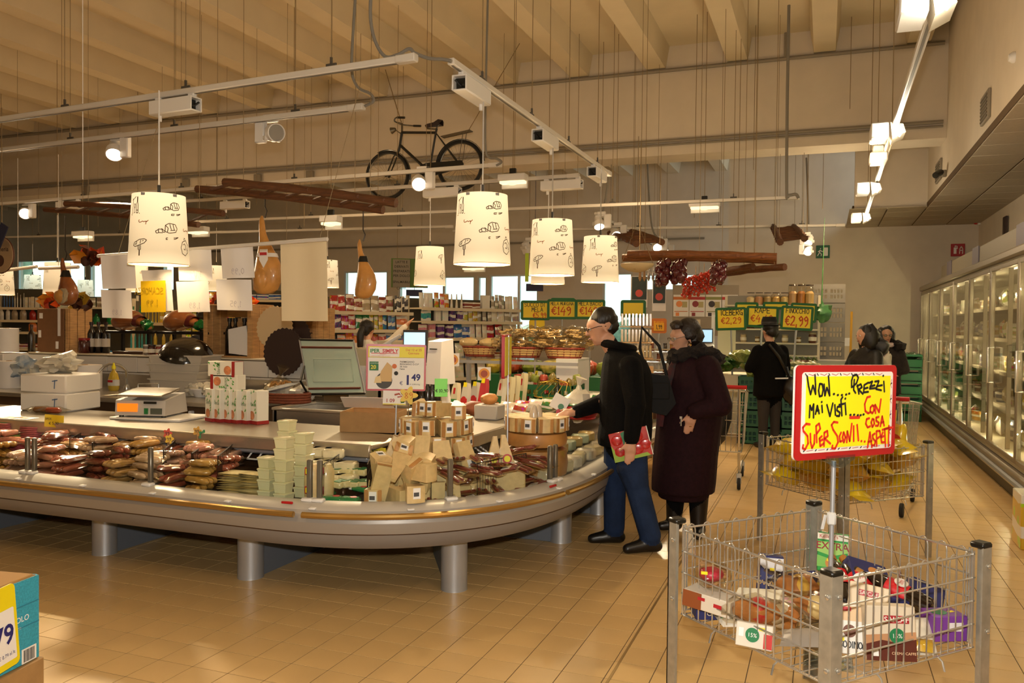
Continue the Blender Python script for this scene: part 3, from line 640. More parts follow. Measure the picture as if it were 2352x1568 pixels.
O('riser',MB().box((0,0,.06),(1.6,.18,.12),ch=.008),DARK,'tall dark riser under the bacon packs','riser',loc=(-6.1,4.45,DZ))
BST=M('beef_stick','7a2b22',.3,0,.3,30,coat=.7);CARDL=M('kraft_card','d0a56c',.7)
me_bs=MB().tube([(-.08,0,0),(-.07,0,.004),(.07,0,.004),(.08,0,0)],[.004,.011,.011,.004],7).mesh('beef_stick',BST)
me_bc=MB().pillow(.17,.075,.012,(0,0,-.008),nx=4,ny=4).mesh('backing_card',CARDL);me_bl=MB().box((.01,0,.013),(.06,.05,.003)).mesh('label',LBL);me_bf=MB().pillow(.2,.085,.035,nx=5,ny=4).mesh('film',FILM)
k=0
for r_ in range(7):
 for c in range(9):
  lay=r_//2
  s=sP[4]-.25+c*.15;
  if s<sP[4]and r_>3 and c<2:continue
  p,n=at_s(s);ins=.2+.075*(r_%4);hgt=(.07*lay+.016)+.02*(r_%2)
  if s<sP[4]-.02:hgt*=.6
  q=p-n*ins;a=math.atan2(n.y,n.x)
  o=T('beef_stick_pack','clear pack of beef sticks on kraft card in the heap right of the tower','sausage',(q.x,q.y,DZ+.01+hgt),(U(-.25,.25),U(-.3,.3),a+U(-.6,.6)),'beef stick packs')
  P('backing_card',me_bc,None,o);P('film',me_bf,None,o)
  for j in(-.018,.02):P('beef_stick',me_bs,None,o,(0,j,0))
  if k%2:P('label',me_bl,None,o)
  k+=1
for k in range(26):
 r_,c=divmod(k,7);s=sP[5]-.35+c*.14;p,n=at_s(s);q=p-n*(.45+.1*r_)
 if(q-T2).length<.34 or(q-TC).length<.34:continue
 o=O('soft_cheese',MB().pillow(.15,.11,.05,seed=k),WRAP,'white soft cheese pack behind the wire dividers on the right arm','cheese','soft cheeses on the right arm',(q.x,q.y,DZ+.06+.05*(k%3)),(U(-.3,.3),U(-.2,.2),U(0,3)),['e6dcc4','dccfa8','e9e4d8','cdb98a'][k%4])
for k in range(22):
 p,n=at_s(sP[6]+.2+.2*(k//2));q=p-n*(.3+.28*(k%2));O('cheese_pack',MB().box((0,0,.035),(.14,.1,.09),ch=.015),WRAP,'wrapped cheese portion along the side glass of the right arm','cheese','cheese portions on the right arm',(q.x,q.y,DZ+.01),(0,0,U(0,3)),['d8c9a0','c8ab6a','e2d8c0','b9c2a0'][k%4])
def divider(a,b,z0=DZ,h=.16,label=''):
 a,b=Vector(a),Vector(b);L=(b-a).length;t=T('wire_divider',label,'divider',(a.x,a.y,z0),(0,0,math.atan2(b.y-a.y,b.x-a.x)))
 mt=M('black_wire','2a2119',.4,.5)
 P('frame',MB().tube([(0,0,0),(0,0,h),(L,0,h),(L,0,0)],.0035,5,True),mt,t)
 P('rail',MB().tube([(0,0,h*.75),(L,0,h*.75)],.0025,5),mt,t)
 n=int(L/.026);wm=MB().tube([(0,0,0),(0,0,h)],.0018,4).mesh('wire',mt)
 for k in range(1,n):P('wire',wm,None,t,(L*k/n,0,0))
dv=[((735,1165),(805,1108),'black wire divider left of the green packets'),((843,1160),(865,1100),'black wire divider between green packets and wedge pile'),((990,1165),(925,1090),'black wire divider right of the wedge pile'),((500,1135),(560,1075),'black wire divider left of the cheese slices'),((440,1128),(505,1072),'black wire divider among the pink sausages'),((375,1118),(430,1062),'black wire divider by the small price flags'),((212,1098),(290,1040),'black wire divider beside the dark salami'),((160,1085),(245,1030),'black wire divider beside the tan sausages'),((115,1075),(180,1020),'black wire divider beside the ham packs')]
for(a,b,lb)in dv:
 A=PZ(*a,DZ);B=PZ(*b,DZ);B=A+(B-A)*min(1,.5/(B-A).length);divider(A,B,DZ,.235,lb)
for k,(ins,ln)in enumerate([(.3,.5),(.55,.5),(.8,.45)]):
 p,n=at_s(sP[5]-.12-.05*k);q=p-n*ins;t_=Vector((-n.y,n.x));divider(q-t_*ln*.8,q+t_*ln*.2,DZ+.02+.04*k,.2,'black wire divider on the right arm, %s from the glass'%['first','second','third'][k])
 #  small makers
def bottle_mb(h=.3,r=.037,neck=.014,sh=.62):
 return MB().lathe([(r*.9,0),(r,.006),(r,h*sh),(r*.8,h*(sh+.08)),(neck,h*(sh+.18)),(neck,h*.94),(neck*1.25,h*.945),(neck*1.25,h*.99),(neck*.9,h)],14)
me_bot=bottle_mb().mesh('bottle',COLG);me_botl=MB().lathe([(.0378,.06),(.0378,.14)],14,cap=False).mesh('label',COLR);me_botc=MB().lathe([(.0185,.272),(.0185,.302)],10).mesh('cap',COLR)
def bottle(loc,label,group=None,col='16100c',lab='d8d0c0',cap='20140f',sc=1.,rot=(0,0,0)):
 o=tag(P('bottle',me_bot,None,None,loc,rot,col),label,'bottle',group);o.scale=(sc,)*3 if not isinstance(sc,tuple)else sc
 if lab:P('label',me_botl,None,o,color=lab)
 if cap:P('cap',me_botc,None,o,color=cap)
 return o
me_jar=MB().lathe([(.036,0),(.04,.005),(.04,.08),(.034,.092)],14).mesh('jar',COLG);me_jlid=MB().lathe([(.038,.092),(.038,.108)],14).mesh('lid',COLR);me_jl=MB().lathe([(.0407,.025),(.0407,.065)],14,cap=False).mesh('label',COLR)
def jar(loc,label,group=None,col='5a1f14',lid='6a1a14',sc=1.,lab='e8e0cc'):
 o=tag(P('jar',me_jar,None,None,loc,color=col),label,'jar',group);o.scale=(sc,)*3;P('lid',me_jlid,None,o,color=lid)
 if lab:P('label',me_jl,None,o,color=lab)
 return o
def box_thing(name,label,cat,loc,d,mat,rot=0,col=None,group=None,ch=.004):
 return O(name,MB().box((0,0,d[2]/2),d,ch=ch),mat,label,cat,group,loc,(0,0,rot)if not isinstance(rot,tuple)else rot,col)
def board_crate(name,label,cat,loc,W_,D_,H_,mat,rot=0,open_front=True):
 """wooden crate on its side: opening towards -y, planks one by one"""
 t=T(name,label,cat,loc,rot);th=.014
 for sx_ in(-1,1):
  for k in range(3):P('plank',MB().box((sx_*(W_/2-th/2),-D_/2+D_*(k+.5)/3,H_/2),(th,D_/3-.008,H_),ch=.002),mat,t)
 for z in(th/2,H_-th/2):
  for k in range(3):P('plank',MB().box((0,-D_/2+D_*(k+.5)/3,z),(W_-2*th-.002,D_/3-.008,th),ch=.002),mat,t)
 for k in range(4):P('plank',MB().box((0,D_/2-.006,H_*(k+.5)/4),(W_-2*th-.004,.01,H_/4-.01),ch=.002),mat,t)
 for sx_ in(-1,1):P('corner_batten',MB().box((sx_*(W_/2-.03),-D_/2-.004,H_/2),(.05,.012,H_-.002),ch=.002),mat,t)
 return t
def yaw_to_cam(p):return math.atan2(p[0]-CAM.x,CAM.y-p[1])+PI if False else math.atan2(-(CAM.x-p[0]),(CAM.y-p[1]))+PI
def face(p):return math.atan2(CAM.x-p[0],-(CAM.y-p[1]))
#  prep counter and half wall inside the island
PZT=.9;WY=6.55;WT=1.22
pc=T('prep_counter','long stainless steel prep counter with sink inside the island','counter',(-5.9,5.58,0))
def PC(n,mb,mat,**k):return P(n,mb,mat,pc,(5.9,-5.58,0),**k)
sxa,sxb=PZ(207,910,PZT).x,PZ(312,910,PZT).x
PC('worktop',MB().box(((-8.2+sxa)/2,6.05,PZT-.02),(sxa+8.2,.94,.04),ch=.006).box(((sxb-4.5)/2,6.05,PZT-.02),(-4.5-sxb,.94,.04),ch=.006).box(((sxa+sxb)/2,5.66,PZT-.02),(sxb-sxa,.16,.04)).box(((sxa+sxb)/2,6.35,PZT-.02),(sxb-sxa,.34,.04)),STEEL)
PC('sink_bowl',MB().box(((sxa+sxb)/2,5.96,PZT-.22),(sxb-sxa,.44,.02)).box(((sxa+sxb)/2,6.17,PZT-.12),(sxb-sxa,.02,.2)).box((sxa+.01,5.96,PZT-.12),(.02,.44,.2)).box((sxb-.01,5.96,PZT-.12),(.02,.44,.2)),M('sink_steel','8c8984',.3,.8))
PC('cabinet',MB().box((-6.35,6.1,.44),(3.7,.8,.84)),M('brown_steel_front','6b5138',.45,.4))
PC('splashback',MB().box((-6.35,6.5,.97),(3.7,.03,.14)),STEEL)
for k,px in enumerate((85,262,420)):
 x=PY(px,930,5.58).x;PC('door_handle',MB().box((x,5.68,.78),(.03,.05,.07),ch=.006),WHITE)
tx=PZ(316,892,PZT)
tp=T('kitchen_tap','curved chrome tap over the sink','tap',(tx.x,6.33,PZT));P('base',MB().lathe([(.03,0),(.03,.03),(.02,.05)],12),CHROME,tp)
P('spout',MB().tube([(0,0,.03),(0,0,.16)]+[(-.11+.11*math.cos(a),-.02*k,.16+.1*math.sin(a))for k,a in enumerate([.3,.7,1.1,1.5,1.9,2.3,2.7,3.0])]+[(-.225,-.15,.12)],.012,8),CHROME,tp)
hw=stru('partition_half',MB().box((-6.3,WY+.22,WT/2),(3.8,.38,WT)),GROUT,'half wall clad in white tiles behind the sink')
WTI=M('white_wall_tile','ddd6cb',.2,coat=.4)
tmw=MB().box((0,0,0),(.404,.012,.154),ch=.003).mesh('tile',WTI)
for r_ in range(2):
 for k in range(11):
  x=-8.1+.41*k+.2*(r_%2)
  if x<-4.55:P('tile',tmw,None,hw,(x,WY+.024,WT-.085-.16*r_))
P('ledge_board',MB().box((-6.3,WY+.22,WT+.008),(3.84,.42,.016),ch=.003),M('cream_ledge','d2c4ac',.5),hw)
LZ=WT+.017
def on_wall(px,dy=.22):return PY(px,800,WY+dy).x
def hgt(px,py0,py1,Y):return abs(PY(px,py0,Y).z-PY(px,py1,Y).z)
x=on_wall(148);c=board_crate('wooden_crate','closed crate with brown board front standing left on the half wall','crate',(x,WY+.24,LZ),.46,.3,.48,PINE)
P('front_board',MB().box((-.03,-.165,.24),(.4,.012,.475),ch=.003),M('brown_board','7a5230',.7,0,.1,20),c)
for(a,b,w_,h_)in((-.17,.4,.05,.06),(.1,.33,.04,.3),(-.19,.2,.04,.08),(.07,.08,.04,.08)):P('sticker',MB().box((a,-.1725,b),(w_,.003,h_)),PAPER,c)
for k,px in enumerate((210,221,233)):bottle((on_wall(px,.2),WY+.2+.03*k,LZ),'dark wine bottle on the half wall, %s of three by the brown board crate'%['leftmost','middle','rightmost'][k],'three wine bottles','120d0b','cfc6b6','2a0f0c',1.12)
jar((on_wall(197,.14),WY+.12,LZ),'tall dark red jar beside the three wine bottles',None,'4a130d','8a1a12',1.5,None)
bottle((on_wall(91,.2),WY+.1,LZ),'dark bottle left of the brown board crate',None,'120d0b',None,'2a0f0c',1.0)
HAM=M('cured_ham','a5622c',.35,0,.45,7,.35,25,coat=.5,rgb2='7a3f1c');HAMF=M('ham_fat','d19448',.4,0,.3,9,.2,30,coat=.5)
def ham_mb(L=.62,r=.15,flat=.72):
 """ham along +x: broad rounded end at 0, shank at L"""
 pr=[(.02,0),(.09,.012),(.135,.05),(.15,.11),(.148,.18),(.13,.26),(.1,.33),(.07,.4),(.045,.47),(.032,.53),(.036,.57),(.03,.61),(.008,.62)]
 mb=MB().lathe([(a/.15*r,b/.62*L)for a,b in pr],18,axis='x',sy=flat)
 mb.v=[(x_,y_,z_+.05*math.sin(min(1,x_/L)*PI))for x_,y_,z_ in mb.v];return mb
for k,(px,wd)in enumerate(((312,1.),(432,1.))):
 x=on_wall(px);t=T('ham_stand','dark iron ham stand on the half wall, %s'%['left of the jars','beside the wooden wine crate'][k],'stand',(x,WY+.24,LZ))
 mt=M('iron_stand','1d1815',.5,.6)
 P('base',MB().box((0,0,.015),(.5,.2,.03),ch=.006),M('stand_wood','3f2415',.5),t)
 for sx_ in(-.2,.16):P('upright',MB().box((sx_,0,.14),(.025,.03,.25)),mt,t)
 P('crossbar',MB().box((.02,-.12,.235),(.66,.03,.03),ch=.006),mt,t);P('crossbar',MB().box((.02,.12,.235),(.66,.03,.03),ch=.006),mt,t)
 for sx_ in(-.2,.16):P('yoke',MB().box((sx_,0,.235),(.03,.24,.025)),mt,t)
 h_=O('cured_ham',ham_mb(.5,.155),HAM,['whole cured ham with green foil shank lying on the left stand','whole cured ham with green foil shank on the stand beside the wine crate'][k],'ham',loc=(x-.24,WY+.24,LZ+.345),rot=(0,.12,-.15))
 P('ribbon',MB().lathe([(.085,.29),(.075,.36)],18,axis='x',sy=.8,cap=False).xf((0,0,.043)),M('dark_red_band','5e1512',.5),h_)
 P('ribbon_edge',MB().lathe([(.092,.275),(.09,.285)],18,axis='x',sy=.8,cap=False).xf((0,0,.046)),M('pale_green_edge','b9c48a',.5),h_)
 P('foil_wrap',MB().ball((.45,0,.028),(.075,.055,.055),12,8,.5,k),M('green_foil','0d7a2c',.25,.4,.4,30,.8,30,coat=.5),h_)
for k,px in enumerate((338,349,367,379,388)):jar((on_wall(px,.1),WY+.1,LZ),'small dark preserve jar on the half wall, %s'%['leftmost of five','second of five from the left','middle of five','fourth of five from the left','rightmost of five'][k],'preserve jars',['7a7064','46120e','8a2a1e','3c1510','6a241a'][k],['d8d0c0','2a1a14','c9c0ae','6a1a14','c9c0ae'][k])
x=on_wall(546);c=board_crate('wooden_crate','open pale pine crate holding dark wine bottles on the half wall','crate',(x,WY+.24,LZ),.6,.34,.53,PINE)
for k,px in enumerate((529,542,563,583)):bottle((on_wall(px,.28),WY+.27,LZ+.017),'dark wine bottle in the pine crate, %s of four'%['leftmost','second','third','rightmost'][k],'wine bottles in the pine crate','0f0c0a',None,'0f0c0a',1.25)
O('paper_bag',MB().add([(-.12,-.02,.02),(.14,-.02,.0),(.1,-.03,.3),(-.12,-.03,.26),(-.1,.05,.02),(.13,.05,0),(.08,.03,.3),(-.12,.03,.26)],[(0,1,2,3),(5,4,7,6),(1,5,6,2),(4,0,3,7),(3,2,6,7),(1,0,4,5)]),PAPER,'white paper cone leaning in the pine crate','paper bag',loc=(on_wall(548,.1),WY+.12,LZ+.02))
board_crate('wooden_crate','pale pine crate standing right of the round boards','crate',(on_wall(705,.3),WY+.34,LZ),.4,.3,.5,PINE)
for i,(px,py,r,col,dy,lb)in enumerate([(630,752,.205,'d3b98e',.02,'round beige cake board with scalloped edge'),(672,775,.2,'2c1a14',.06,'round dark brown board behind the others'),(651,808,.225,'2c1a14',-.04,'large round dark brown board in front')]):
 p=PY(px,py,WY+dy-.02);n=60;poly=[((r+.006*math.cos(20*2*PI*k/n*1.5))*math.cos(2*PI*k/n),(r+.006*math.cos(20*2*PI*k/n*1.5))*math.sin(2*PI*k/n))for k in range(n)]
 O('round_board',MB().prism(poly,.008,'y'),M('board_%d'%i,col,.75),lb,'board',loc=(p.x,WY+dy-.02,p.z),rot=(-.06,0,0))
WIREF=M('thin_wire','8a7450',.6,.2)
def petals(name,label,loc,cols,n=11,r=.22,seed=0):
 t=T(name,label,'decoration',loc);rr=random.Random(seed)
 for k in range(n):
  a=rr.uniform(0,2*PI);b=rr.uniform(-.3,1.1);L=r*rr.uniform(.6,1.1);w_=r*.4
  mb=MB().add([(-w_*.3,0,0),(w_*.3,0,0),(w_,-.02,L*.5),(w_*.5,.02,L*.85),(0,-.04,L),(-w_*.6,.03,L*.8),(-w_,-.02,L*.5),(0,.04,L*.5)],[(0,1,7),(1,2,7),(2,3,7),(3,4,7),(4,5,7),(5,6,7),(6,0,7)])
  P('petal',mb,COLR,t,(0,0,0),(b*math.cos(a)*1.3,rr.uniform(-1.7,1.7),rr.uniform(-.5,.5)),color=rr.choice(cols))
 P('flower_centre',MB().ball((0,-.03,0),(.05,.04,.05),10,6,.4),M('brown_paper','4a2614',.8),t)
 return t
OR=['d9541a','e06a1e','c8430f','d8881e']
p=PY(137,712,WY+.25);petals('paper_flower','orange paper flower on top of the brown board crate',(p.x,WY+.2,LZ+.52),OR,12,.2,1)
p=PY(180,712,WY+.25);petals('paper_flower','yellow and brown paper flower on the brown board crate',(p.x,WY+.24,LZ+.53),['e0a020','d89018','c8a030','4a2614'],11,.2,2)
p=PY(203,600,6.2);P('cord',MB().tube([(0,0,0),(0,0,5.95-p.z)],.003,4),WIREF,petals('paper_flower','orange paper flower hanging beside the paper price sheets',(p.x,6.2,p.z),OR+['5a2a12'],14,.2,3))
p=PY(500,725,WY+.25);petals('paper_flower','orange paper flower at the left corner of the pine crate',(p.x,WY+.3,LZ+.54),OR,9,.16,4)
p=PY(555,718,WY+.25);petals('paper_flower','orange paper streamer flower on top of the pine crate',(p.x,WY+.3,LZ+.56),OR,8,.14,5)
def pcz(px,py,z=PZT):return Vector((PY(px,880,6.15).x,6.15,PZT))
PSM=M('white_polystyrene','eae4da',.85,bump=.15,bscale=200)
p=PZ(137,940,.833)
for k in range(2):
 d=(.46,.4,.152);o=box_thing('foam_box',['white foam box at the bottom of the two on the steel shelf','white foam box on top of the other by the scale'][k],'box',(p.x,5.16,.834+.154*k),d,PSM,.12,None,None,.012)
 mb=MB();strokes(mb,[[(.1,.1),(.15,.108)],[(.125,.108),(.12,.04)]],.008);P('pen_mark',mb,M('blue_pen','4d6a94',.7),o,(0,-.202,0))
def crumple(name,label,cat,loc,r,mat,seed=0,col=None,n=3):
 mb=MB()
 for k in range(n):mb.ball((U(-r[0],r[0])*.4*(k>0),U(-r[1],r[1])*.3*(k>0),r[2]*(.9+.25*k)),(r[0]*U(.6,1),r[1]*U(.7,1),r[2]*U(.7,1)),14,9,.9,seed+k)
 return O(name,mb,mat,label,cat,None,loc,color=col,smooth=.4)
BAGW=M('thin_white_bag','dcd4c0',.4,coat=.3,bump=.6,bscale=14,alpha=.85)
crumple('plastic_bag','crumpled white plastic bag on the upper foam box','bag',(p.x-.06,5.16,1.14),(.2,.13,.07),BAGW,3)
crumple('plastic_bag','blue and clear crumpled bag behind the foam boxes','bag',(pcz(62,880).x,6.1,PZT),(.22,.16,.13),M('bluish_bag','5f86ad',.35,0,.6,9,.6,12,coat=.5,rgb2='d8d4c4'),6)
for k,(px,y,z0,r,h,lb)in enumerate([(22,6.0,PZT,.13,.27,'big white paper roll standing on the prep counter'),(195,6.25,PZT,.16,.24,'white paper roll behind the foam boxes'),(14,6.2,1.25,.12,.25,'white paper roll on the raised holder at the picture edge')]):
 x=PY(px,850,y).x;o=O('paper_roll',MB().lathe([(r,0),(r,h)],26),PAPER,lb,'paper roll',loc=(x,y,z0));P('cardboard_core',MB().lathe([(.03,h),(.03,h+.004),(.02,h+.004),(.02,h-.02)],14),CARD,o)
O('roll_holder',MB().box((0,0,.17),(.3,.3,.34),ch=.01),WHITE,'white box under the raised paper roll','holder',loc=(PY(14,850,6.2).x,6.2,PZT))
x=PY(265,890,6.2).x;o=O('soap_bottle',MB().lathe([(.05,0),(.062,.02),(.064,.11),(.045,.17),(.018,.2),(.018,.215)],16,sy=.65),M('yellow_soap','d9b63c',.2,coat=.6,alpha=.9),'yellow dish soap bottle with red label by the sink','bottle',loc=(x,6.18,PZT))
P('label',MB().lathe([(.0655,.05),(.0655,.11)],16,sy=.66,cap=False),M('soap_label','d8d2c4',.5),o);P('label_print',MB().box((0,-.044,.095),(.06,.004,.022)),RED,o);P('cap',MB().lathe([(.02,.215),(.02,.235),(.009,.26),(.006,.275)],10),YEL,o)
TUBC=M('clear_box_plastic','d2c9b8',.3,alpha=.72,coat=.4)
def tray(name,label,loc,w,d,h,mat,rot=0,up=True):
 t=.006;mb=MB()
 b,tp_=(1,.9)if not up else(.86,1)
 vs=[];
 for(k,z)in((b,0),(tp_,h),(tp_*1.04,h),(tp_*1.04,h-.012),(tp_,h-.014),(b,.0)):pass
 o_=[(-1,-1),(1,-1),(1,1),(-1,1)]
 rings=[(b,0.),(tp_,h),(tp_*1.05,h),(tp_*1.05,h-.012),(tp_*1.0-.01,h-.004),(b-.02,.006)]
 for(k,z)in rings:vs+=[(a*k*w/2,c_*k*d/2,z)for a,c_ in o_]
 fs=[(0,3,2,1)]+[(i*4+k,i*4+(k+1)%4,(i+1)*4+(k+1)%4,(i+1)*4+k)for i in range(5)for k in range(4)]+[(20,21,22,23)]
 mb.add(vs,fs);return O(name,mb,mat,label,'tray',None,loc,(0,0,rot))
for k in range(4):
 p=pcz(418,893);tray('plastic_tray','clear plastic tub stacked left of the white bowls, %s'%['lowest of four','second from below of four','third from below of four','topmost of four'][k],(p.x,6.2,PZT+.075*k),.55,.36,.15,TUBC,.06*k)
p=pcz(418,860);O('bowl_lid',MB().lathe([(.03,.1),(.13,.1),(.2,.05),(.23,0),(.245,0),(.24,.015),(.2,.07),(.13,.115),(.03,.115)],28),M('shiny_black','0d0b09',.15,coat=.5),'black shallow bowl upside down on the clear tubs','bowl',loc=(p.x,6.2,PZT+.385),rot=(.3,.25,0))
for k,px in enumerate((483,500)):
 p=pcz(px,890);O('plastic_bowl',MB().lathe([(.07,0),(.1,.06),(.105,.07),(.112,.07),(.108,.08),(.098,.074),(.066,.008)],22),WHITE,'white plastic bowl behind the carton pyramid, %s'%['left one','right one'][k],'bowl',loc=(p.x,6.05+.25*k,PZT))
for k in range(6):
 p=pcz(341+9*(k%2),890);box_thing('spice_pot','small dark pot in the %s column by the clear tubs, %s'%(['left','right'][k%2],['bottom','middle','top'][k//2]),'pot',(p.x,6.3,PZT+.062*(k//2)),(.05,.05,.06),M('dark_pot','2a2a22',.4),0,None,'spice pots')
for k in range(5):crumple('bread_bag','filled clear snack bag on the prep counter, %s'%['by the tray stack','behind the cartons','near the basket','low by the wicker tray','farther back near the lid'][k],'bag',(pcz((470,620,665,700,505)[k],893).x,6.05+.1*(k%2),PZT),(.1,.1,.06),BAGW,20+k)
p=pcz(652,885);t=T('taralli_bag','knotted clear bag of ring biscuits beside the glass lid','bag',(p.x,6.1,PZT));P('film',MB().ball((0,0,.1),(.15,.12,.1),14,8,.3).tube([(0,0,.19),(.01,0,.24),(.03,0,.3)],[.04,.015,.06],8),FILM,t)
mt_=M('ring_biscuit','b98a4c',.6);tor=MB().tube([(.028*math.cos(a*PI/4),.028*math.sin(a*PI/4),0)for a in range(8)],.009,6,True).mesh('ring_biscuit',mt_)
for k in range(34):a=U(0,6.3);r_=U(0,.1);P('ring_biscuit',tor,None,t,(r_*math.cos(a),r_*math.sin(a)*.8,.04+U(0,.12)),(U(-1,1),U(-1,1),0))
p=pcz(690,888);tw=T('wicker_tray','low brown wicker tray with wrapped goods beside the glass lid','basket',(p.x,5.95,PZT));WICK=M('brown_wicker','7a3a1e',.6,0,.4,40)
for k in range(4):P('wicker_band',MB().tube([((.22)*math.cos(a*PI/10),.15*math.sin(a*PI/10),.012+.022*k)for a in range(20)],.012,6,True),WICK,tw)
P('base',MB().lathe([(.2,0),(.2,.012)],20,sy=.7),WICK,tw)
O('snack_pack',MB().pillow(.3,.13,.04),COLG,'blue and white flat pack lying over the wicker tray','pack',loc=(p.x-.05,5.95,PZT+.13),rot=(.1,-.25,.3),color='c8d0d8')
SHZ=.834
p=PZ(400,955,SHZ);t=T('weighing_scale','white weighing scale with orange display on the steel shelf','scale',(PZ(378,955,SHZ).x,5.0,SHZ+.02),.28)
P('housing',MB().add([(-.2,-.16,.015),(.2,-.16,.015),(.2,.2,.015),(-.2,.2,.015),(-.2,-.15,.13),(.2,-.15,.13),(.2,.16,.17),(-.2,.16,.17)],[(0,3,2,1),(0,1,5,4),(1,2,6,5),(2,3,7,6),(3,0,4,7),(4,5,6,7)]),M('scale_plastic','b9b3ac',.4),t,smooth=.3)
P('platter',MB().box((0,0,.185),(.36,.3,.016),ch=.005),STEEL,t,rot=(.12,0,0));P('rail',MB().tube([(-.17,.12,.2),(-.17,.12,.235),(.0,.12,.24),(.0,.12,.2)],.004,6),CHROME,t)
P('display',MB().box((-.1,-.158,.075),(.16,.012,.062)),M('orange_display','f07a18',.4,emit=.9),t);P('keypad',MB().box((.13,-.158,.05),(.09,.01,.045)),M('dark_keypad','4a4f45',.5),t);P('green_key',MB().box((.05,-.16,.05),(.03,.01,.045)),GRN,t);P('label_slot',MB().box((.08,-.158,.115),(.1,.008,.018)),BLACK,t)
for sx_ in(-.17,.17):P('foot',MB().lathe([(.018,-.002),(.018,.016)],10,(sx_,-.12,0)),BLACK,t)
O('cutting_board',MB().box((0,0,.01),(.62,.4,.02),ch=.005),WHITE,'white plastic board under the weighing scale','board',loc=(PZ(405,955,SHZ).x,5.02,SHZ),rot=(0,0,.12))
CART=M('carton_white','e2ddcd',.5);BREDC=M('carton_red_base','96201f',.5);LEAF=M('carton_leaf_print','4d9a3e',.6);FOODP=M('carton_food_print','d98a5a',.6,0,.5,30)
def carton(loc,rot,label):
 o=O('food_carton',MB().box((0,0,.125),(.115,.1,.25),ch=.003),CART,label,'carton','white breadstick cartons',loc,rot)
 P('red_base',MB().box((0,0,.014),(.117,.102,.026)),BREDC,o)
 mb=MB();rr=random.Random(int(loc[0]*1000))
 for k in range(9):x_,z_=rr.uniform(-.045,.045),rr.uniform(.13,.24)if k<5 else rr.uniform(.06,.2);x_=x_ if k<5 else abs(x_)*.3+.03;mb.add([(x_-.01,-.0512,z_),(x_+.011,-.0512,z_+.006),(x_+.005,-.0512,z_+.022)],[(0,1,2)])
 P('leaf_print',mb,LEAF,o);P('food_print',MB().lathe([(.034,-.0518),(.034,-.051)],14,(-.008,0,.065),'y'),FOODP,o)
 printed('Slinca',.04,M('green_ink','5a7a4a',.6),o,(-.042,-.0516,.135),name='lettering');return o
for k,px in enumerate((503,530,556,583,610,640)):
 p=PZ(px,965,SHZ);carton((p.x,5.05+.012*(k==5)-.01*(k%2),SHZ),(0,0,-.42+.03*(k%3)),'white green and red food carton standing on the shelf, %s of six'%['first from left','second from left','third from left','fourth from left','fifth from left','rightmost'][k])
for k,(px,z,r_)in enumerate([(572,.251,0),(574,.352,1)]):
 p=PZ(px,960,SHZ);carton((p.x-.11 if r_==0 else p.x+.11,5.05,SHZ+z+.051),(PI/2 if 0 else 0,PI/2 if r_==0 else-PI/2,0),'white food carton lying on the standing cartons, %s'%['lower of two','topmost'][k])
w0,w1=PZ(655,912,PZT),PZ(868,912,PZT)
t=T('steel_well','stainless steel freezer well under the open glass lid','counter',((-4.3-3.02)/2,5.85,0));X0,X1=-4.2+.25,-3.05
P('body',MB().box((0,-.28,.44),(1.05,.04,.88)).box((0,.28,.44),(1.05,.04,.88)).box((-.52,0,.44),(.04,.6,.88)).box((.52,0,.44),(.04,.6,.88)),STEEL,t);P('well_floor',MB().box((0,0,.6),(1.0,.54,.02)),M('dark_well','55534c',.4,.5),t)
P('rim',MB().box((0,-.29,.89),(1.08,.06,.025),ch=.006).box((0,.29,.89),(1.08,.06,.025),ch=.006).box((-.53,0,.89),(.06,.54,.025),ch=.006).box((.53,0,.89),(.06,.54,.025),ch=.006),STEEL,t)
q=[PZ(712,912,.9),PZ(838,905,.9)]
LY=6.1
A,B,C_,D_=PY(710,905,LY),PY(838,903,LY),PY(812,782,LY+.25),PY(688,780,LY+.25)
lid=T('glass_lid','open tinted glass lid with brown bars',None,A-t.location);lid.parent=t;off=lambda v:Vector(v)-A
P('pane',MB().add([off(A),off(B),off(C_),off(D_)]+[off(v)+Vector((0,.012,0))for v in(A,B,C_,D_)],[(0,1,2,3),(7,6,5,4),(0,4,5,1),(1,5,6,2),(2,6,7,3),(3,7,4,0)]),M('mint_reflect_glass','cfe6d6',.12,alpha=.62,spec=1.),lid)  # pale green reflection put into the pane's base colour
for a,b in((A,B),(C_,D_)):P('frame_bar',MB().tube([off(a),off(b)],.011,8),BLACK,lid)
for a,b in((A,D_),(B,C_)):P('frame_bar',MB().tube([off(a),off(b)],.008,8),ALU,lid)
def mixp(u,v):return off(A.lerp(B,u).lerp(D_.lerp(C_,u),v))
for v in(.1,.86):P('brown_bar',MB().tube([mixp(.04,v)-Vector((0,.02,0)),mixp(.96,v)-Vector((0,.02,0))],.011,8),M('brown_bar','5e2a18',.4),lid)
P('inner_frame',MB().tube([mixp(u,v)-Vector((0,.014,0))for u,v in((.14,.22),(.86,.22),(.9,.64),(.22,.64))],.006,6,True),M('pale_frame','b4c4b4',.4),lid)
P('hinge_arm',MB().tube([off(A)+Vector((0,0,-.02)),off(A)+Vector((-.02,-.1,.12)),mixp(0,.5)],.01,8),BLACK,lid)
p=PZ(850,985,SHZ);t=T('cardboard_box','open brown cardboard box with white flaps right of the steel well','box',(-3.0,5.12,SHZ),.25)
for sx_ in(-.2,.2):P('side',MB().box((sx_,0,.07),(.006,.3,.14)),CARD,t)
for sy_ in(-.15,.15):P('side',MB().box((0,sy_,.07),(.4,.006,.14)),CARD,t)
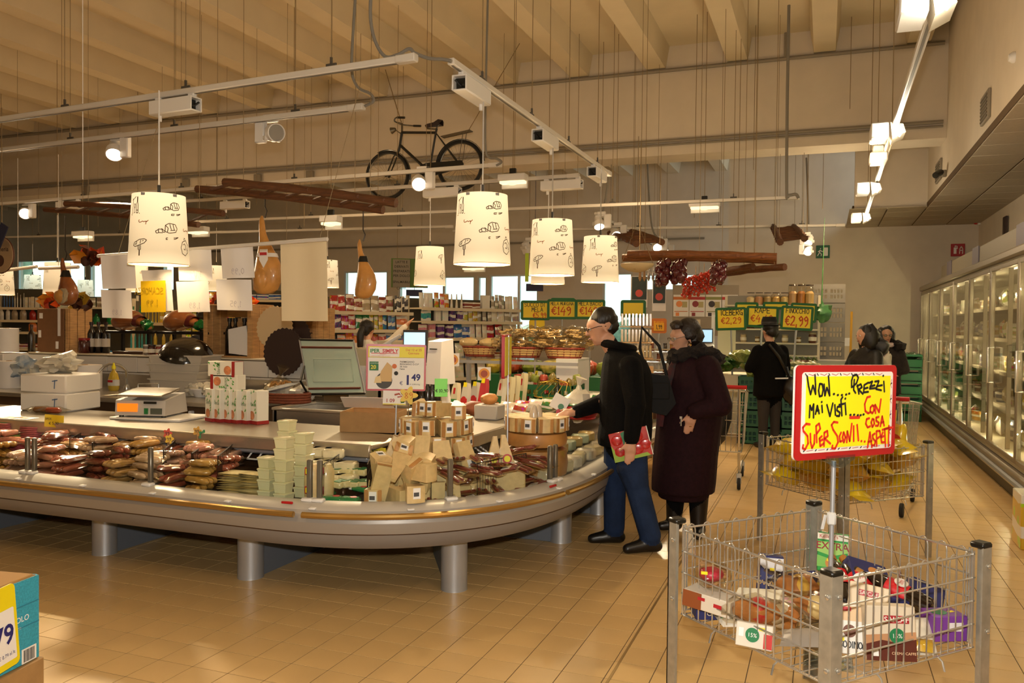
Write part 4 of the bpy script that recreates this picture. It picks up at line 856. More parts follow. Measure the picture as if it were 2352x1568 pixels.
P('flap',MB().box((-.02,-.21,.09),(.36,.12,.005)),M('white_carton_flap','c9c2b8',.7),t,rot=(-.7,0,0));P('flap',MB().box((.27,0,.11),(.14,.28,.005)),M('white_carton_flap'),t,rot=(0,.7,0));P('base',MB().box((0,0,.004),(.39,.29,.006)),CARD,t)
p=PY(1005,870,5.9);t=T('till_scale','tall white label printing scale with screen behind the price sign','scale',(p.x,5.95,.834),-.2)
P('base',MB().box((-.02,.05,.06),(.3,.28,.12),ch=.02),WHITE,t);P('column',MB().box((.04,.05,.33),(.07,.06,.45),ch=.015),WHITE,t,rot=(0,-.12,0))
P('printer_head',MB().add([(-.08,-.1,.28),(.07,-.1,.28),(.09,.08,.28),(-.07,.08,.28),(-.06,-.08,.62),(.07,-.08,.62),(.08,.06,.64),(-.05,.06,.64)],[(0,3,2,1),(0,1,5,4),(1,2,6,5),(2,3,7,6),(3,0,4,7),(4,5,6,7)]),WHITE,t,smooth=.3);P('paper_slot',MB().box((0,-.094,.56),(.07,.01,.008)),BLACK,t)
P('screen',MB().box((-.2,-.02,.58),(.2,.02,.26),ch=.004),BLACK,t,rot=(0,0,.5));P('display',MB().box((-.205,-.033,.58),(.17,.004,.22)),M('lit_screen','a8d4f0',.4,emit=1.0),t,rot=(0,0,.5))
for k,(px,py,w_,h_,lb)in enumerate([(930,800,.34,.16,'large cream bin of pasta behind the price sign'),(858,800,.3,.12,'lower cream bin left of the large pasta bin')]):
 p=PY(px,py,6.75);o=tray('plastic_bin',lb,(p.x,6.75,1.235 if k==0 else 1.2),w_*1.25,.3,h_+.04,M('cream_bin','d8c8a4',.35,alpha=.8),.1);P('contents',MB().ball((0,0,h_*.5),(w_*.5,.12,h_*.45),12,7,.4),M('pasta_fill','b08a58',.7,0,.5,60,1,60),o)
 O('bin_pedestal',MB().box((0,0,.6),(w_*1.2,.3,1.2 if k else 1.235-.035),ch=.01),WHITE,['white stand under the large pasta bin','white stand under the lower bin'][k],'stand',loc=(p.x,6.75,0))
O('bin_scoop',MB().tube([(0,0,0),(.18,-.02,.1)],[.022,.012],8),WHITE,'white scoop handle lying across the lower bin','scoop',loc=(PY(885,790,6.6).x,6.58,1.39))
#  hung from the ceiling
TZ=3.33
TRK=M('white_track','d9d2c6',.4);WIRE=M('thin_wire','8a7450',.6,.2);HUNG=M('grey_hanger','4f4a42',.5)
def track(px0,px1,label,wires=3,z=TZ,ext0=0.,sec=(.05,.045)):
 a,b=PZ(*px0,z),PZ(*px1,z);d=(b-a).normalized();a=a-d*ext0;L=(b-a).length;an=math.atan2(d.y,d.x)
 t=T('light_track',label,'track',a,an)
 P('rail',MB().box((L/2,0,0),(L,sec[0],sec[1]),ch=.006),TRK,t);P('slot',MB().box((L/2,0,-sec[1]/2-.001),(L-.05,.018,.004)),M('dark_slot','6d675e',.5),t)
 P('end_cap',MB().box((L-.07,0,0),(.15,sec[0]+.008,sec[1]+.008),ch=.006),TRK,t)
 for k in range(wires):
  x=L*(k+.5)/wires;P('hanger',MB().box((x,0,sec[1]/2+.012),(.09,.014,.024),ch=.004).box((x,0,sec[1]/2+.04),(.014,.014,.05)),HUNG,t)
  P('suspension_wire',MB().tube([(x,0,.03),(x,0,5.97-z if abs(((a+d*x).y-13.3))>.4 else 4.28-z)],.0035,4),WIRE,t)
 return t,a,d,L,an
T1=track((0,275),(955,132),'nearest long white light track crossing the picture, carrying the cable box',4,ext0=1.2)
T2_=track((0,345),(835,245),'second long white light track, with two white spotlights',4,ext0=1.)
T3=track((1035,140),(1400,400),'white light track running into depth with three lamp boxes',4)
T4=track((0,468),(1150,378),'white light track passing just in front of the bicycle wheels',5,ext0=1.)
T5=track((364,466),(1330,403),'white light track under the bicycle with a lit spotlight',4)
T6=track((430,510),(1835,453),'long far white light track with a square floodlight',6)
T7=track((0,545),(1040,520),'faint far white light track on the left',5)
T8=track((1040,530),(1940,517),'faint far white light track on the right',5)
TRZ=track((2162,-40),(1985,505),'steep white light track along the freezer aisle with bare lamps',4,ext0=.3)
T9=track((1368,490),(1520,572),'short far white light track with small spots over the produce',3)
CABM=M('grey_cable','7f7a70',.6)
def cable(label,pts,r=.014):
 O('power_cable',MB().tube(pts,r,8),CABM,label,'cable')
def smooth_pts(pts,n=5):
 out=[];P4=[Vector(p)for p in pts]
 for i in range(len(P4)-1):
  p0,p1,p2,p3=P4[max(i-1,0)],P4[i],P4[i+1],P4[min(i+2,len(P4)-1)]
  for k in range(n):
   t=k/n;out.append(.5*((2*p1)+(p2-p0)*t+(2*p0-5*p1+4*p2-p3)*t*t+(3*p1-p0-3*p2+p3)*t**3))
 out.append(P4[-1]);return out
def pxpts(pts,Y):return smooth_pts([PY(x,y,Y)for x,y in pts])
cable('grey cable drooping from the ceiling to the nearest track and on to the deep track',pxpts([(853,-30),(851,40),(862,95),(885,130),(915,125),(940,112),(953,122),(985,134),(1015,136),(1037,140)],4.86),.012)
cable('grey cable curling down to the end of the second track',pxpts([(818,-30),(812,60),(808,160),(822,200),(850,215),(858,232),(838,244)],5.75),.012)
cable('grey cable falling behind the bicycle to the track end',pxpts([(1121,-30),(1116,200),(1115,330),(1122,360),(1140,364),(1152,372),(1140,380)],8.3),.013)
cable('grey cable hanging to the right end of the long far track',pxpts([(1812,12),(1808,250),(1807,440),(1812,448),(1828,446),(1834,455)],11.6),.02)
cable('grey cable dropping behind the small track over the produce',pxpts([(1398,400),(1392,450),(1384,490)],12.4),.016)
cable('thin grey cable hanging by the far fruit ladder',pxpts([(1487,375),(1492,470),(1500,530),(1518,552)],14.5),.016)
cable('grey cable above the hanging twin spotlights',pxpts([(1852,362),(1855,440),(1857,520)],15.),.016)
for k,(px,y0,y1,Y,r)in enumerate([(190,-20,412,5.2,.005),(1250,160,60,12.8,.004),(870,110,480,8,.003),(1700,150,560,12,.004),(1600,55,500,11.8,.004),(1895,80,480,13.6,.004),(1955,60,250,12.6,.004),(2005,30,420,12.0,.004),(1735,45,390,12.5,.004),(1330,60,470,12.,.004),(1420,110,470,12.2,.004),(660,0,560,9,.003),(590,0,470,9.4,.003),(1300,120,480,12.4,.003),(1460,110,470,12.4,.003),(40,120,470,9,.003),(225,180,520,10.5,.003),(700,180,520,11,.003),(1660,110,520,12.7,.003),(1790,60,530,12.2,.003)]):
 a,b=PY(px,y0,Y),PY(px+.008*(y1-y0)*(px-263)/-900,y1,Y)
 a=Vector((b.x,b.y,5.98))
 O('hanging_wire',MB().tube([a,b],r,4),PAPER if k==0 else WIRE,'thin %s hanging straight down from the ceiling'%('white string' if k==0 else 'wire'),'wire',None if k==0 else 'loose suspension wires')
def driver_box(loc,an,L,label,hole=1):
 t=T('lamp_box',label,'lamp box',loc,an)
 P('housing',MB().box((0,-.05,-.05),(L,.012,.105),ch=.004).box((0,.05,-.05),(L,.012,.105),ch=.004).box((0,0,-.1),(L,.1,.012),ch=.004).box((0,0,-.003),(L,.1,.012),ch=.004).box((-hole*(L/2-.03),0,-.05),(.012,.1,.1)),WHITE,t)
 P('inner_cable',MB().tube([(hole*L/2*.98,.03,-.03),(hole*L*.4,0,-.07),(hole*L/2*.98,-.03,-.07)],.008,6),BLACK,t);P('dark_inside',MB().box((hole*(L/2-.06),0,-.052),(.01,.09,.085)),BLACK,t)
 for x in(-L*.38,L*.4):P('track_adapter',MB().box((x,0,.02),(.06,.04,.04),ch=.006),WHITE,t)
 P('cord_grip',MB().lathe([(.012,-.15),(.014,-.13),(.012,-.1)],10,(-hole*L*.36,0,0)),WHITE,t);return t
SHADE_D=.41
INKS=M('brown_ink_print','54402a',.8);INKG=M('rust_ink_print','a4603a',.8)
def shade_mat(name,e,c):
 m=bpy.data.materials.new(name);m.use_nodes=True;t=m.node_tree;b=t.nodes['Principled BSDF'];N=t.nodes.new;L=t.links.new
 b.inputs['Base Color'].default_value=lin('e8dcc0')+(1,);b.inputs['Roughness'].default_value=.8;b.inputs['Emission Color'].default_value=c+(1,)
 co=N('ShaderNodeTexCoord');s=N('ShaderNodeSeparateXYZ');L(co.outputs['Generated'],s.inputs[0]);r=N('ShaderNodeValToRGB')
 for p_,v in((0.,.9),(.18,1.05),(.6,.82),(1,.5)):
  el=r.color_ramp.elements.new(p_)if 0<p_<1 else r.color_ramp.elements[int(p_)];el.color=(v*e,)*3+(1,)
 L(s.outputs['Z'],r.inputs[0]);L(r.outputs[0],b.inputs['Emission Strength']);return m
SH_W=shade_mat('lit_warm_shade',.86,(1.,.74,.42));SH_C=shade_mat('lit_cool_shade',.8,(.85,.95,.72))
def sk(kind):
 """line drawings printed on the shades (unit boxes, x right, z up)"""
 if kind=='bottle':return[[(.6,.1),(.6,.55),(.66,.7),(.66,.98),(.72,.98),(.72,.7),(.8,.55),(.8,.1),(.6,.1)],[(.6,.25),(.8,.25)],[(.3,.12),(.44,.12)],[(.37,.12),(.37,.36),(.3,.45),(.31,.6),(.44,.6),(.45,.45),(.37,.36)],[(0,.1),(.1,.1),(.1,.9),(0,.8)],[(.1,.85),(.5,1)],[(-.1,.02),(1,.08)]]
 if kind=='loaf':return[[(.4,.35),(.42,.8),(.6,.95),(.9,.9),(1,.6),(.92,.35),(.6,.25),(.4,.35)],[(.42,.8),(.55,.6),(.5,.3)],[(.4,.35),(.25,.55),(.3,.3),(.4,.28)],[(.25,.5),(.1,.5),(.12,.25),(.3,.25)],[(.1,.45),(-.02,.35),(.02,.2),(.14,.25)],[(.62,.9),(.7,.5)],[(.78,.92),(.84,.5)],[(.65,.45),(.9,.5)],[(.45,-.1),(.9,-.05),(1.05,0)],[(.45,-.1),(.44,-.22),(.9,-.14),(1.05,0)]]
 if kind=='fork':return[[(0,.55),(.1,.75),(.5,.95),(.85,.98),(1,.9),(.85,.7),(.5,.55),(.15,.45),(0,.55)],[(.1,.6),(.8,.88)],[(.25,.58),(.3,.8)],[(.55,.65),(.6,.9)],[(.4,.5),(.42,.25),(.5,.2),(.5,-.2)],[(.5,.52),(.51,.25)],[(.6,.54),(.6,.25),(.53,.2),(.54,-.2)]]
 if kind=='word':return[[(.1,.8),(0,.6),(.1,.4),(.3,.45),(.45,.6),(.55,.45),(.7,.58),(.8,.45),(1,.7)],[(.8,.6),(.75,.1)]]
 if kind=='cheese':return[[(0,.3),(.5,.95),(1,.7),(1,.3),(.45,0),(0,.3)],[(0,.3),(.5,.5),(1,.7)],[(.5,.5),(.45,0)],[(.6,.35),(.7,.4)],[(.2,.2),(.3,.28)],[(.8,.45),(.85,.3)]]
 return[[(.1,.5),(.25,.8),(.6,.9),(.9,.65),(.85,.3),(.5,.1),(.2,.2),(.1,.5)],[(.3,.65),(.45,.72),(.6,.6),(.5,.4),(.35,.45)],[(.4,.9),(.45,1.02),(.55,.95)],[(.7,.5),(.75,.35)]]
PRN=[('bottle',-1.15,.68,.34,.26),('loaf',.15,.72,.5,.16),('word',-.75,.53,.3,.1),('loaf',-.1,.38,.58,.2),('fork',-.95,.14,.42,.2),('tomato',.75,.1,.42,.28),('word',.95,.44,.3,.1),('cheese',1.6,.55,.4,.22),('tomato',2.2,.2,.4,.2),('bottle',2.7,.65,.4,.24),('fork',-2.0,.6,.4,.2),('cheese',-1.9,.15,.4,.25)]
R0,R1,SHH=SHADE_D/2,SHADE_D/2*.865,.49
def shade_lamp():
 t=T('pendant_lamp','x','lamp')
 P('shade',MB().lathe([(R0,0),(R1,SHH)],40,cap=False),SH_W,t);
 P('rim',MB().tube([(R0*math.cos(2*PI*k/40),R0*math.sin(2*PI*k/40),0)for k in range(40)],.0025,5,True),M('pale_rim','d8b880',.6),t)
 for(kd,a0,z0,w_,h_)in PRN:
  lines=sk(kd);out=MB()
  for ln in lines:
   for p,q in zip(ln[:-1],ln[1:]):
    def pt(u):
     z=(z0+u[1]*h_)*SHH;a=a0+u[0]*w_*1.3-PI/2;r=R0+(R1-R0)*z/SHH+.0015;return Vector((r*math.cos(a),r*math.sin(a),z))
    A_,B_=pt(p),pt(q);dd=(B_-A_)
    if dd.length<1e-5:continue
    nr=Vector((A_.x,A_.y,0)).normalized();s_=dd.normalized().cross(nr)*.0026;out.add([A_-s_,B_-s_,B_+s_,A_+s_],[(0,1,2,3)])
  P('printed_lettering' if kd=='word' else 'printed_drawing',out,INKG if kd=='word' else INKS,t,smooth=0)
 P('spider',MB().tube([(-R1,0,SHH-.03),(0,0,SHH-.01),(R1,0,SHH-.03)],.003,5).tube([(0,-R1,SHH-.03),(0,0,SHH-.01),(0,R1,SHH-.03)],.003,5),BLACK,t)
 P('lampholder',MB().lathe([(.035,SHH),(.035,SHH+.012),(.012,SHH+.02),(.012,SHH+.075)],14),BLACK,t)
 P('clip',MB().box((.1,-R1*.83,SHH-.012),(.03,.012,.018)).box((-.1,-R1*.83,SHH-.012),(.03,.012,.018)),M('grey_clip','8c867c',.5),t)
 P('bulb',MB().ball((0,0,SHH*.45),.045),M('lit_bulb','ffd9a0',.5,emit=6,ecol=(1,.78,.45)),t);return t
LP0=shade_lamp();firstL=[True]
def pendant(px,py,w_,label,cool=False,energy=26,box=None,D=None,ang=None):
 D=D or SHADE_D*FPX/w_;p=PD(px,py,D)
 t=LP0 if firstL[0]else dup(LP0);firstL[0]=False
 t['label']=label;t['group']='printed drum pendant lamps';t.location=p;t.rotation_euler=(0,0,face(p)+(ang or 0))
 for c in t.children:
  if c.name.startswith('shade')and cool:c.material_slots[0].link='OBJECT';c.material_slots[0].material=SH_C
 P('cord',MB().tube([(0,0,SHH+.07),(0,0,(TZ-.1 if w_>80 else 5.96)-p.z)],.006 if w_>80 else .004,6),WHITE if w_>80 else WIRE,t)
 l=lamp('pendant_bulb_light','POINT',(p.x,p.y,p.z+.12),energy,(1,.74,.42)if not cool else(.9,1,.8),.05)
 if box is not None:driver_box((p.x,p.y,TZ-.035),box[0],box[1],label.replace('drum lamp','lamp box above the drum lamp')[:88],box[2])
 return t
a1=T1[4];a3=T3[4]
def bx(px,py,wpx):
 return None
LMPS=[(365,608,132,'large printed drum lamp nearest on the left, before the price sheets',0,.0),(1107,607,132,'large printed drum lamp hanging nearest over the cheese towers',0,.0),(1267,632,105,'printed drum lamp second in the row over the right arm',0,0),(1378,648,87,'printed drum lamp third in the row over the right arm',0,.5),(987,655,73,'printed drum lamp standing alone before the far windows',0,2.6),(1258,652,78,'printed drum lamp mostly hidden behind the second one of the row',0,2.),(752,660,52,'printed drum lamp half hidden behind the cream paper sheet',0,1.),(316,670,50,'printed drum lamp peeking out behind the large left one',0,2.2),(497,668,48,'printed drum lamp seen between the hanging price sheets',0,2.9),(4,677,52,'printed drum lamp cut by the picture edge',0,-.6),(132,675,60,'printed drum lamp behind the dark hanging ham',0,2.4)]
for(px,py,w_,lb,c,an)in LMPS:pendant(px,py,w_,lb,False,(14 if px<400 else 38)if w_>80 else 18,ang=an)
for(px,py,w_,lb,an)in[(75,678,39,'small cool white drum lamp at the far left',.4),(196,686,36,'small cool white drum lamp right of the dark ham',1.2)]:pendant(px,py,w_,lb,True,8,ang=an)
def box_on(tr,px,label,L=.42,hole=1,drop=.03):
 _,a,d,Lt,an=tr;best=min((abs(proj(a+d*(Lt*k/400))[0]-px),k)for k in range(401))[1];p=a+d*(Lt*best/400)
 driver_box((p.x,p.y,p.z-.05),an,L,label,hole)
box_on(T1,402,'white lamp box with open black end on the nearest track',.44,1);box_on(T3,1085,'white lamp box nearest on the deep track',.44,-1);box_on(T3,1253,'white lamp box second on the deep track',.44,-1);box_on(T3,1372,'white lamp box farthest on the deep track',.44,-1)
box_on(T5,1015,'white lamp box on the track under the bicycle',.5,1);box_on(T5,1290,'white lamp box at the right end of the bicycle track',.5,1);box_on(T5,540,'white lamp box behind the ham ladder',.45,1);box_on(T4,160,'white lamp box above the thin left ladder',.45,1)
SPOTG=M('lit_spot_lens','fff2d8',.3,emit=14,ecol=(1,.86,.66));SPOTO=M('unlit_lens','9a948a',.2)
def spotlight(px,py,Y,label,aim,lit=True,sc=1.,flip=1,energy=260):
 p=PY(px,py,Y);t=T('spotlight',label,'spotlight',p,(0,0,0),'track spotlights');t.scale=(sc,)*3
 P('gear_box',MB().box((.13*flip,0,.02),(.1,.06,.2),ch=.01),WHITE,t);P('arm',MB().box((.05*flip,0,.1),(.2,.03,.02),ch=.005),WHITE,t);P('adapter',MB().box((.04*flip,0,.135),(.12,.04,.05),ch=.006),WHITE,t)
 d=(Vector(aim)-p).normalized();q=d.to_track_quat('Z','Y').to_euler()
 h=P('head',MB().lathe([(.03,-.1),(.055,-.09),(.06,-.02),(.078,-.0),(.078,.07),(.07,.072),(.068,.05)],20),WHITE,t,(0,0,0),q)
 P('lens',MB().lathe([(.068,.055),(.0,.056)],20,cap=False),SPOTG if lit else SPOTO,h);P('heat_fin',MB().box((0,-.05,-.02),(.15,.04,.06),ch=.008),WHITE,h)
 if p.y>12:P('suspension_wire',MB().tube([(.04*flip,0,.15),(.04*flip,0,((5.96 if not 12.9<p.y<13.7 else 4.27)-p.z)/sc)],.004,4),WIRE,t)
 if lit and energy:lamp('spot_beam','SPOT',p+d*.08,energy,(1,.80,.52),.04,aim,.85,.9)
 return t
tgt=(-2.2,4.5,.7)
spotlight(264,345,5.95,'lit white spotlight on the second track, left of two',(-4.9,4.1,.6),True,1.,1,1000);spotlight(628,305,5.88,'unlit white spotlight on the second track, right of two',(-3.3,5.2,3.0),False,1.,-1)
spotlight(962,418,8.4,'lit white spotlight before the front wheel of the bicycle',tgt,True,1.1,1,1000);spotlight(58,488,8.9,'lit white spotlight at the far left edge',(-5.6,4.2,.6),True,1.1,1,1000)
spotlight(1210,570,15,'small lit spotlight between the lamps over the windows',(-5,15.5,1.2),True,1.3,1,0)
for k,(px,py,lb)in enumerate([(1375,512,'small lit spotlight first on the short produce track'),(1413,535,'small lit spotlight second on the short produce track'),(1508,565,'small lit spotlight third on the short produce track'),(1525,578,'small lit spotlight last on the short produce track')]):
 spotlight(px,py,12.4+1.2*k,lb,(-2.6+.7*k,11.2,1.0),True,1.1,1,330 if k in(0,2)else 0)
for k,(px,py,lb)in enumerate([(1859,552,'upper of two hanging white cylinder spotlights beside the small ladder'),(1857,575,'lower of two hanging white cylinder spotlights beside the small ladder')]):spotlight(px,py,14.2,lb,(-.9,12.6,1.2),True,.85,-1,420 if k==0 else 0)
FLT=M('flood_reflector','f4dfae',.2,.3,emit=1.3,ecol=(1,.84,.5))
def drop(t,p,sc=1.):
 if p.y>6.5:P('suspension_wire',MB().tube([(0,0,.12),(0,0,((5.96 if not 12.9<p.y<13.7 else 4.27)-p.z)/sc)],.004,4),WIRE,t)
def flood(px,py,Y,label,w_=.5,rot=0):
 p=PY(px,py,Y);t=T('floodlight',label,'floodlight',p,rot,'square track floodlights');
 P('housing',MB().box((0,0,.06),(w_,.14,.08),ch=.01).box((0,.06,0),(w_*.95,.03,.12),ch=.006),WHITE,t);P('reflector',MB().box((0,-.0,.005),(w_*.9,.1,.03),ch=.006).ball((0,-.02,-.005),(.07,.05,.025),10,6),FLT,t);P('adapter',MB().box((0,0,.13),(.08,.04,.08),ch=.006),BLACK,t);drop(t,p)
for(px,py,Y,lb,w_)in[(1618,478,11.7,'square floodlight on the long far track',.42),(1178,420,9.0,'white floodlight under the bicycle track end',.34),(1087,618,15.5,'small floodlight glowing above the far windows',.5),(190,545,10,'square floodlight above the dark hanging ham',.36),(455,535,10.5,'square floodlight behind the ladder rungs',.36),(760,515,8.2,'white floodlight hung below the ham ladder end',.24)]:flood(px,py,Y,lb,w_)
AIS=M('bare_bright_lamp','ffffff',.3,emit=6,ecol=(1,.96,.9))
def aisle_lamp(px,py,Y,sc,label):
 p=PY(px,py,Y);t=T('aisle_lamp',label,'lamp',p,0,'aisle lamps');t.scale=(sc,)*3
 P('housing',MB().box((-.08,0,0),(.14,.3,.13),ch=.01),WHITE,t);P('reflector',MB().add([(0,-.14,.06),(.1,-.14,.04),(.12,-.14,-.03),(.02,-.14,-.08),(0,.14,.06),(.1,.14,.04),(.12,.14,-.03),(.02,.14,-.08)],[(0,1,2,3),(7,6,5,4),(0,4,5,1),(1,5,6,2),(2,6,7,3),(3,7,4,0)]),M('bright_reflector','f0e6d4',.25,.4),t);P('lamp_tube',MB().tube([(.05,-.149,.02),(.09,-.15,-.02),(.06,-.149,-.06)],.02,6),AIS,t)
 lamp('aisle_lamp_light','POINT',(p.x+.05,p.y-.25*sc,p.z-.12),16,(1,.88,.66),.08)
for(px,py,Y,sc,lb)in[(2132,20,4.9,1.,'bare bright lamp nearest on the aisle track'),(2042,305,7.8,1.,'bare bright lamp second on the aisle track'),(1998,434,10.6,1.,'bare bright lamp third on the aisle track'),(1980,500,13.6,1.,'bare bright lamp farthest on the aisle track')]:aisle_lamp(px,py,Y,sc,lb)
p=PY(2017,365,8.9);O('emergency_lamp',MB().box((0,0,0),(.16,.3,.09),ch=.012).box((0,0,.08),(.1,.2,.08),ch=.01),WHITE,'white closed box lamp between the bare aisle lamps','lamp',loc=p)
#  ladders
def ladder(label,a0,a1,b0,b1,n,r=.045,lit=None,col=WOOD):
 """two bowed poles a0-a1 and b0-b1 with rungs"""
 a0,a1,b0,b1=map(Vector,(a0,a1,b0,b1));t=T('wooden_ladder',label,'ladder',a0)
 def pole(u,v,k,sg):
  p=u.lerp(v,k);p.z+=sg*.015*math.sin(k*PI);return p-a0
 for(u,v)in((a0,a1),(b0,b1)):P('pole',MB().tube([pole(u,v,k/10,1)for k in range(11)],[r*(1+.1*math.sin(k*2.1))for k in range(11)],9),col,t)
 for k in range(n):
  f=(k+.5)/n;p,q=pole(a0,a1,f,1),pole(b0,b1,f,1);d=(q-p).normalized()*(r+.012);P('rung',MB().tube([p-d,q+d],r*.42,7),col,t)
 for f in(.12,.86):
  for(u,v)in((a0,a1),(b0,b1)):
   p=pole(u,v,f,1);Yw=(p+a0).y;P('suspension_wire',MB().tube([p,(p.x,p.y,(5.95 if Yw<13 else 5.95)-a0.z)],.003,4),WIRE,t)
 return t
WL=M('lit_old_wood','8a5226',.6,0,.5,10,.3,40,stretch=(1,9,9))  # lighter copy of WOOD, the lamplight put into its colour
ladder('dark wooden ladder hung level, two hams on hooks below it',PY(452,434,6.0),PY(880,482,6.0),PY(515,418,5.62),PY(910,466,5.62),7,.034)
ladder('dark wooden ladder hung at the left behind the large drum lamp',PY(103,481,6.1),PY(456,516,6.1),PY(150,468,5.7),PY(513,490,5.7),7,.026)
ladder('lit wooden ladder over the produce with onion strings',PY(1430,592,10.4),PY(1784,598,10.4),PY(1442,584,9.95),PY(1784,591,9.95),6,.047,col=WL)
ladder('darker wooden ladder crossing slantwise behind the lit one',PY(1590,640,11.0),PY(1730,612,10.3),PY(1640,634,10.9),PY(1803,613,10.2),6,.04)
ladder('small dark wooden ladder seen end-on before the back wall',PY(1776,520,15),PY(1792,556,13.2),PY(1822,520,15),PY(1848,548,13.2),8,.05)
ladder('small dark wooden ladder above the lit one, partly behind a drum lamp',PY(1400,536,13.8),PY(1462,560,12.6),PY(1450,532,13.8),PY(1520,556,12.6),7,.05)
#  hams on hooks
def hung_ham(px,top,bot,Y,label,mat,hook_y,band,rot=0.,wd=1.):
 p=PY(px,bot,Y);L=hgt(px,top,bot,Y);t=T('hanging_ham',label,'ham',p,rot)
 pr=[(.03,0),(.1,.015),(.15,.06),(.178,.16),(.176,.28),(.155,.4),(.125,.5),(.088,.6),(.06,.69),(.044,.78),(.04,.86),(.034,.93),(.012,1.0)]
 mb=MB().lathe([(a*L*1.12*wd,b*L)for a,b in pr],18,sy=.62);mb.v=[(x+.035*math.sin(z/L*5),y,z)for x,y,z in mb.v];P('ham',mb,mat,t)
 if wd>=1:P('rind_face',MB().ball((.01,-.062*wd,L*.2),(.12*L*wd,.04,.14*L),14,9,.1),HAMF,t)
 for(z0,z1,bm)in band:P('band',MB().lathe([(np.interp(z0,[b for a,b in pr],[a for a,b in pr])*L*1.12*wd+.006,z0*L),(np.interp(z1,[b for a,b in pr],[a for a,b in pr])*L*1.12*wd+.006,z1*L)],18,(.035*math.sin(z0*5),0,0),sy=.64,cap=False),bm,t)
 hz=PY(px,hook_y,Y).z-p.z;P('hook',MB().tube([(0,0,L*.97),(.02,0,L+.04),(0,0,L+.08),(0,0,hz)],.005,6),M('iron_hook','3a322a',.4,.8),t);return t
hung_ham(608,495,676,6.0,'orange cured ham with red and white tag hung under the middle of the ladder',HAMF,452,[(.47,.52,PAPER)],0)
t=hung_ham(833,550,686,6.0,'golden cured ham with black band hung at the right ladder end',HAMF,480,[(.62,.72,BLACK)],0,.95)
t=hung_ham(150,592,702,6.1,'dark mouldy ham with black label hung above the brown crate',HAM,494,[(.6,.74,BLACK)],.1,1.2)
P('mould_patch',MB().ball((.04,-.07,.1),(.07,.03,.07),12,8,.4),M('grey_mould','b3a07e',.8,0,.4,12),t)
p=PY(605,596,5.85);o=O('ham_tag',MB().prism([(-.04,.09),(.04,.09),(.045,.0),(0,-.07),(-.045,0)],.004,'y'),PAPER,'white and red shield tag on the orange ham','tag',loc=p);P('tag_print',MB().box((0,-.004,.05),(.07,.004,.025)),RED,o)
#  rail with paper price sheets (seen from behind)
a,b=PY(225,588,4.9),PY(752,549,4.75)
rl=T('paper_rail','white rail carrying the hanging paper price sheets','rail',a);P('tube',MB().tube([(0,0,0),tuple(b-a)],.014,8),TRK,rl)
for f in(.1,.97):q=(b-a)*f;P('cord',MB().tube([tuple(q),(q.x+.1,q.y+.35,1.2),(q.x+.1,q.y+.35,3.55-2)],.0025,4),WIRE,rl)
GHOST=M('show_through_print','c9c3c8',.8)
def sheet(x0,y0,x1,y1,label,mat=PAPER,txt=None,Y=4.82,tag_=None):
 c=PY((x0+x1)/2,(y0+y1)/2,Y);w_=abs(PY(x1,y0,Y).x-PY(x0,y0,Y).x);h_=hgt(x0,y0,y1,Y);mb=MB();n=6
 vs=[(-w_/2+w_*i/n,.012*math.sin(i*1.3+x0)+.006*j,h_/2-h_*j/3)for j in range(4)for i in range(n+1)];mb.add(vs,[(j*(n+1)+i,(j+1)*(n+1)+i,(j+1)*(n+1)+i+1,j*(n+1)+i+1)for j in range(3)for i in range(n)])
 o=O('paper_sheet',mb,mat,label,'sheet','hanging paper price sheets',c,(0,U(-.02,.02),0))
 if txt:
  m2=MB();hand(m2,txt,0,0,h_*.18,.004,.2);m2.v=[(w_*.3-x,y-.02,z-h_*.38)for x,y,z in m2.v];P('show_through_lettering',m2,GHOST,o)
 return o
for(x0,y0,x1,y1,lb,txt)in[(232,586,306,662,'white paper sheet leftmost on the rail, upper',None),(232,666,298,730,'white paper sheet leftmost on the rail, lower','1,89'),(326,620,392,648,'white paper sheet above the yellow sheet','1,19'),(408,574,482,644,'white paper sheet right of the yellow sheet, upper','1,09'),(407,646,478,716,'white paper sheet right of the yellow sheet, lower','1,89'),(504,567,580,638,'white paper sheet left of the orange ham, upper','0,99'),(496,642,574,712,'white paper sheet left of the orange ham, lower','1,95'),(645,553,751,736,'large cream paper sheet at the right end of the rail',None)]:
 sheet(x0,y0,x1,y1,lb,M('cream_sheet','e2d0aa',.8,bump=.3,bscale=8)if x1-x0>90 else PAPER,txt)
o=sheet(326,648,392,714,'yellow paper sheet with white patterned border on the rail',PAPER,None);P('yellow_panel',MB().box((0,-.03,0),(.235,.004,.235)),M('yellow_sheet','dcb400',.7),o);m2=MB();hand(m2,'SCAMORZA',0,.02,.045,.005,.15);hand(m2,'1,99',.05,-.07,.045,.005,.2);m2.v=[(.1-x,y-.035,z)for x,y,z in m2.v];P('show_through_lettering',m2,M('faint_olive_print','c09c10',.8),o)
p=PY(5,586,5.6);o=O('round_sign',MB().lathe([(.165,0),(.17,.006),(.17,.016),(.165,.022)],36,(0,-.022,0),'y'),M('tan_sign','a98c68',.6),'round tan hanging sign with brown rim at the picture edge','sign',loc=p)
P('rim',MB().tube([(.17*math.cos(2*PI*k/36),-.012,.17*math.sin(2*PI*k/36))for k in range(36)],.006,5,True),M('brown_rim','5b2c20',.5),o);printed('Salumeria',.062,M('brown_sign_ink','4a2c1e',.6),o,(-.125,-.026,.035),bold=.01);P('emblem',MB().lathe([(.055,-.026),(.055,-.024)],18,(.0,0,-.055),'y'),M('brown_sign_ink'),o);P('cord',MB().tube([(0,0,.17),(0,0,1.4)],.004,4),WIRE,o)
p=PY(2,540,5.5);O('bunting',MB().box((0,0,0),(.1,.01,.22)),M('navy_card','2a2c44',.6),'dark blue hanging card above the round sign','card',loc=p,rot=(0,.5,0))
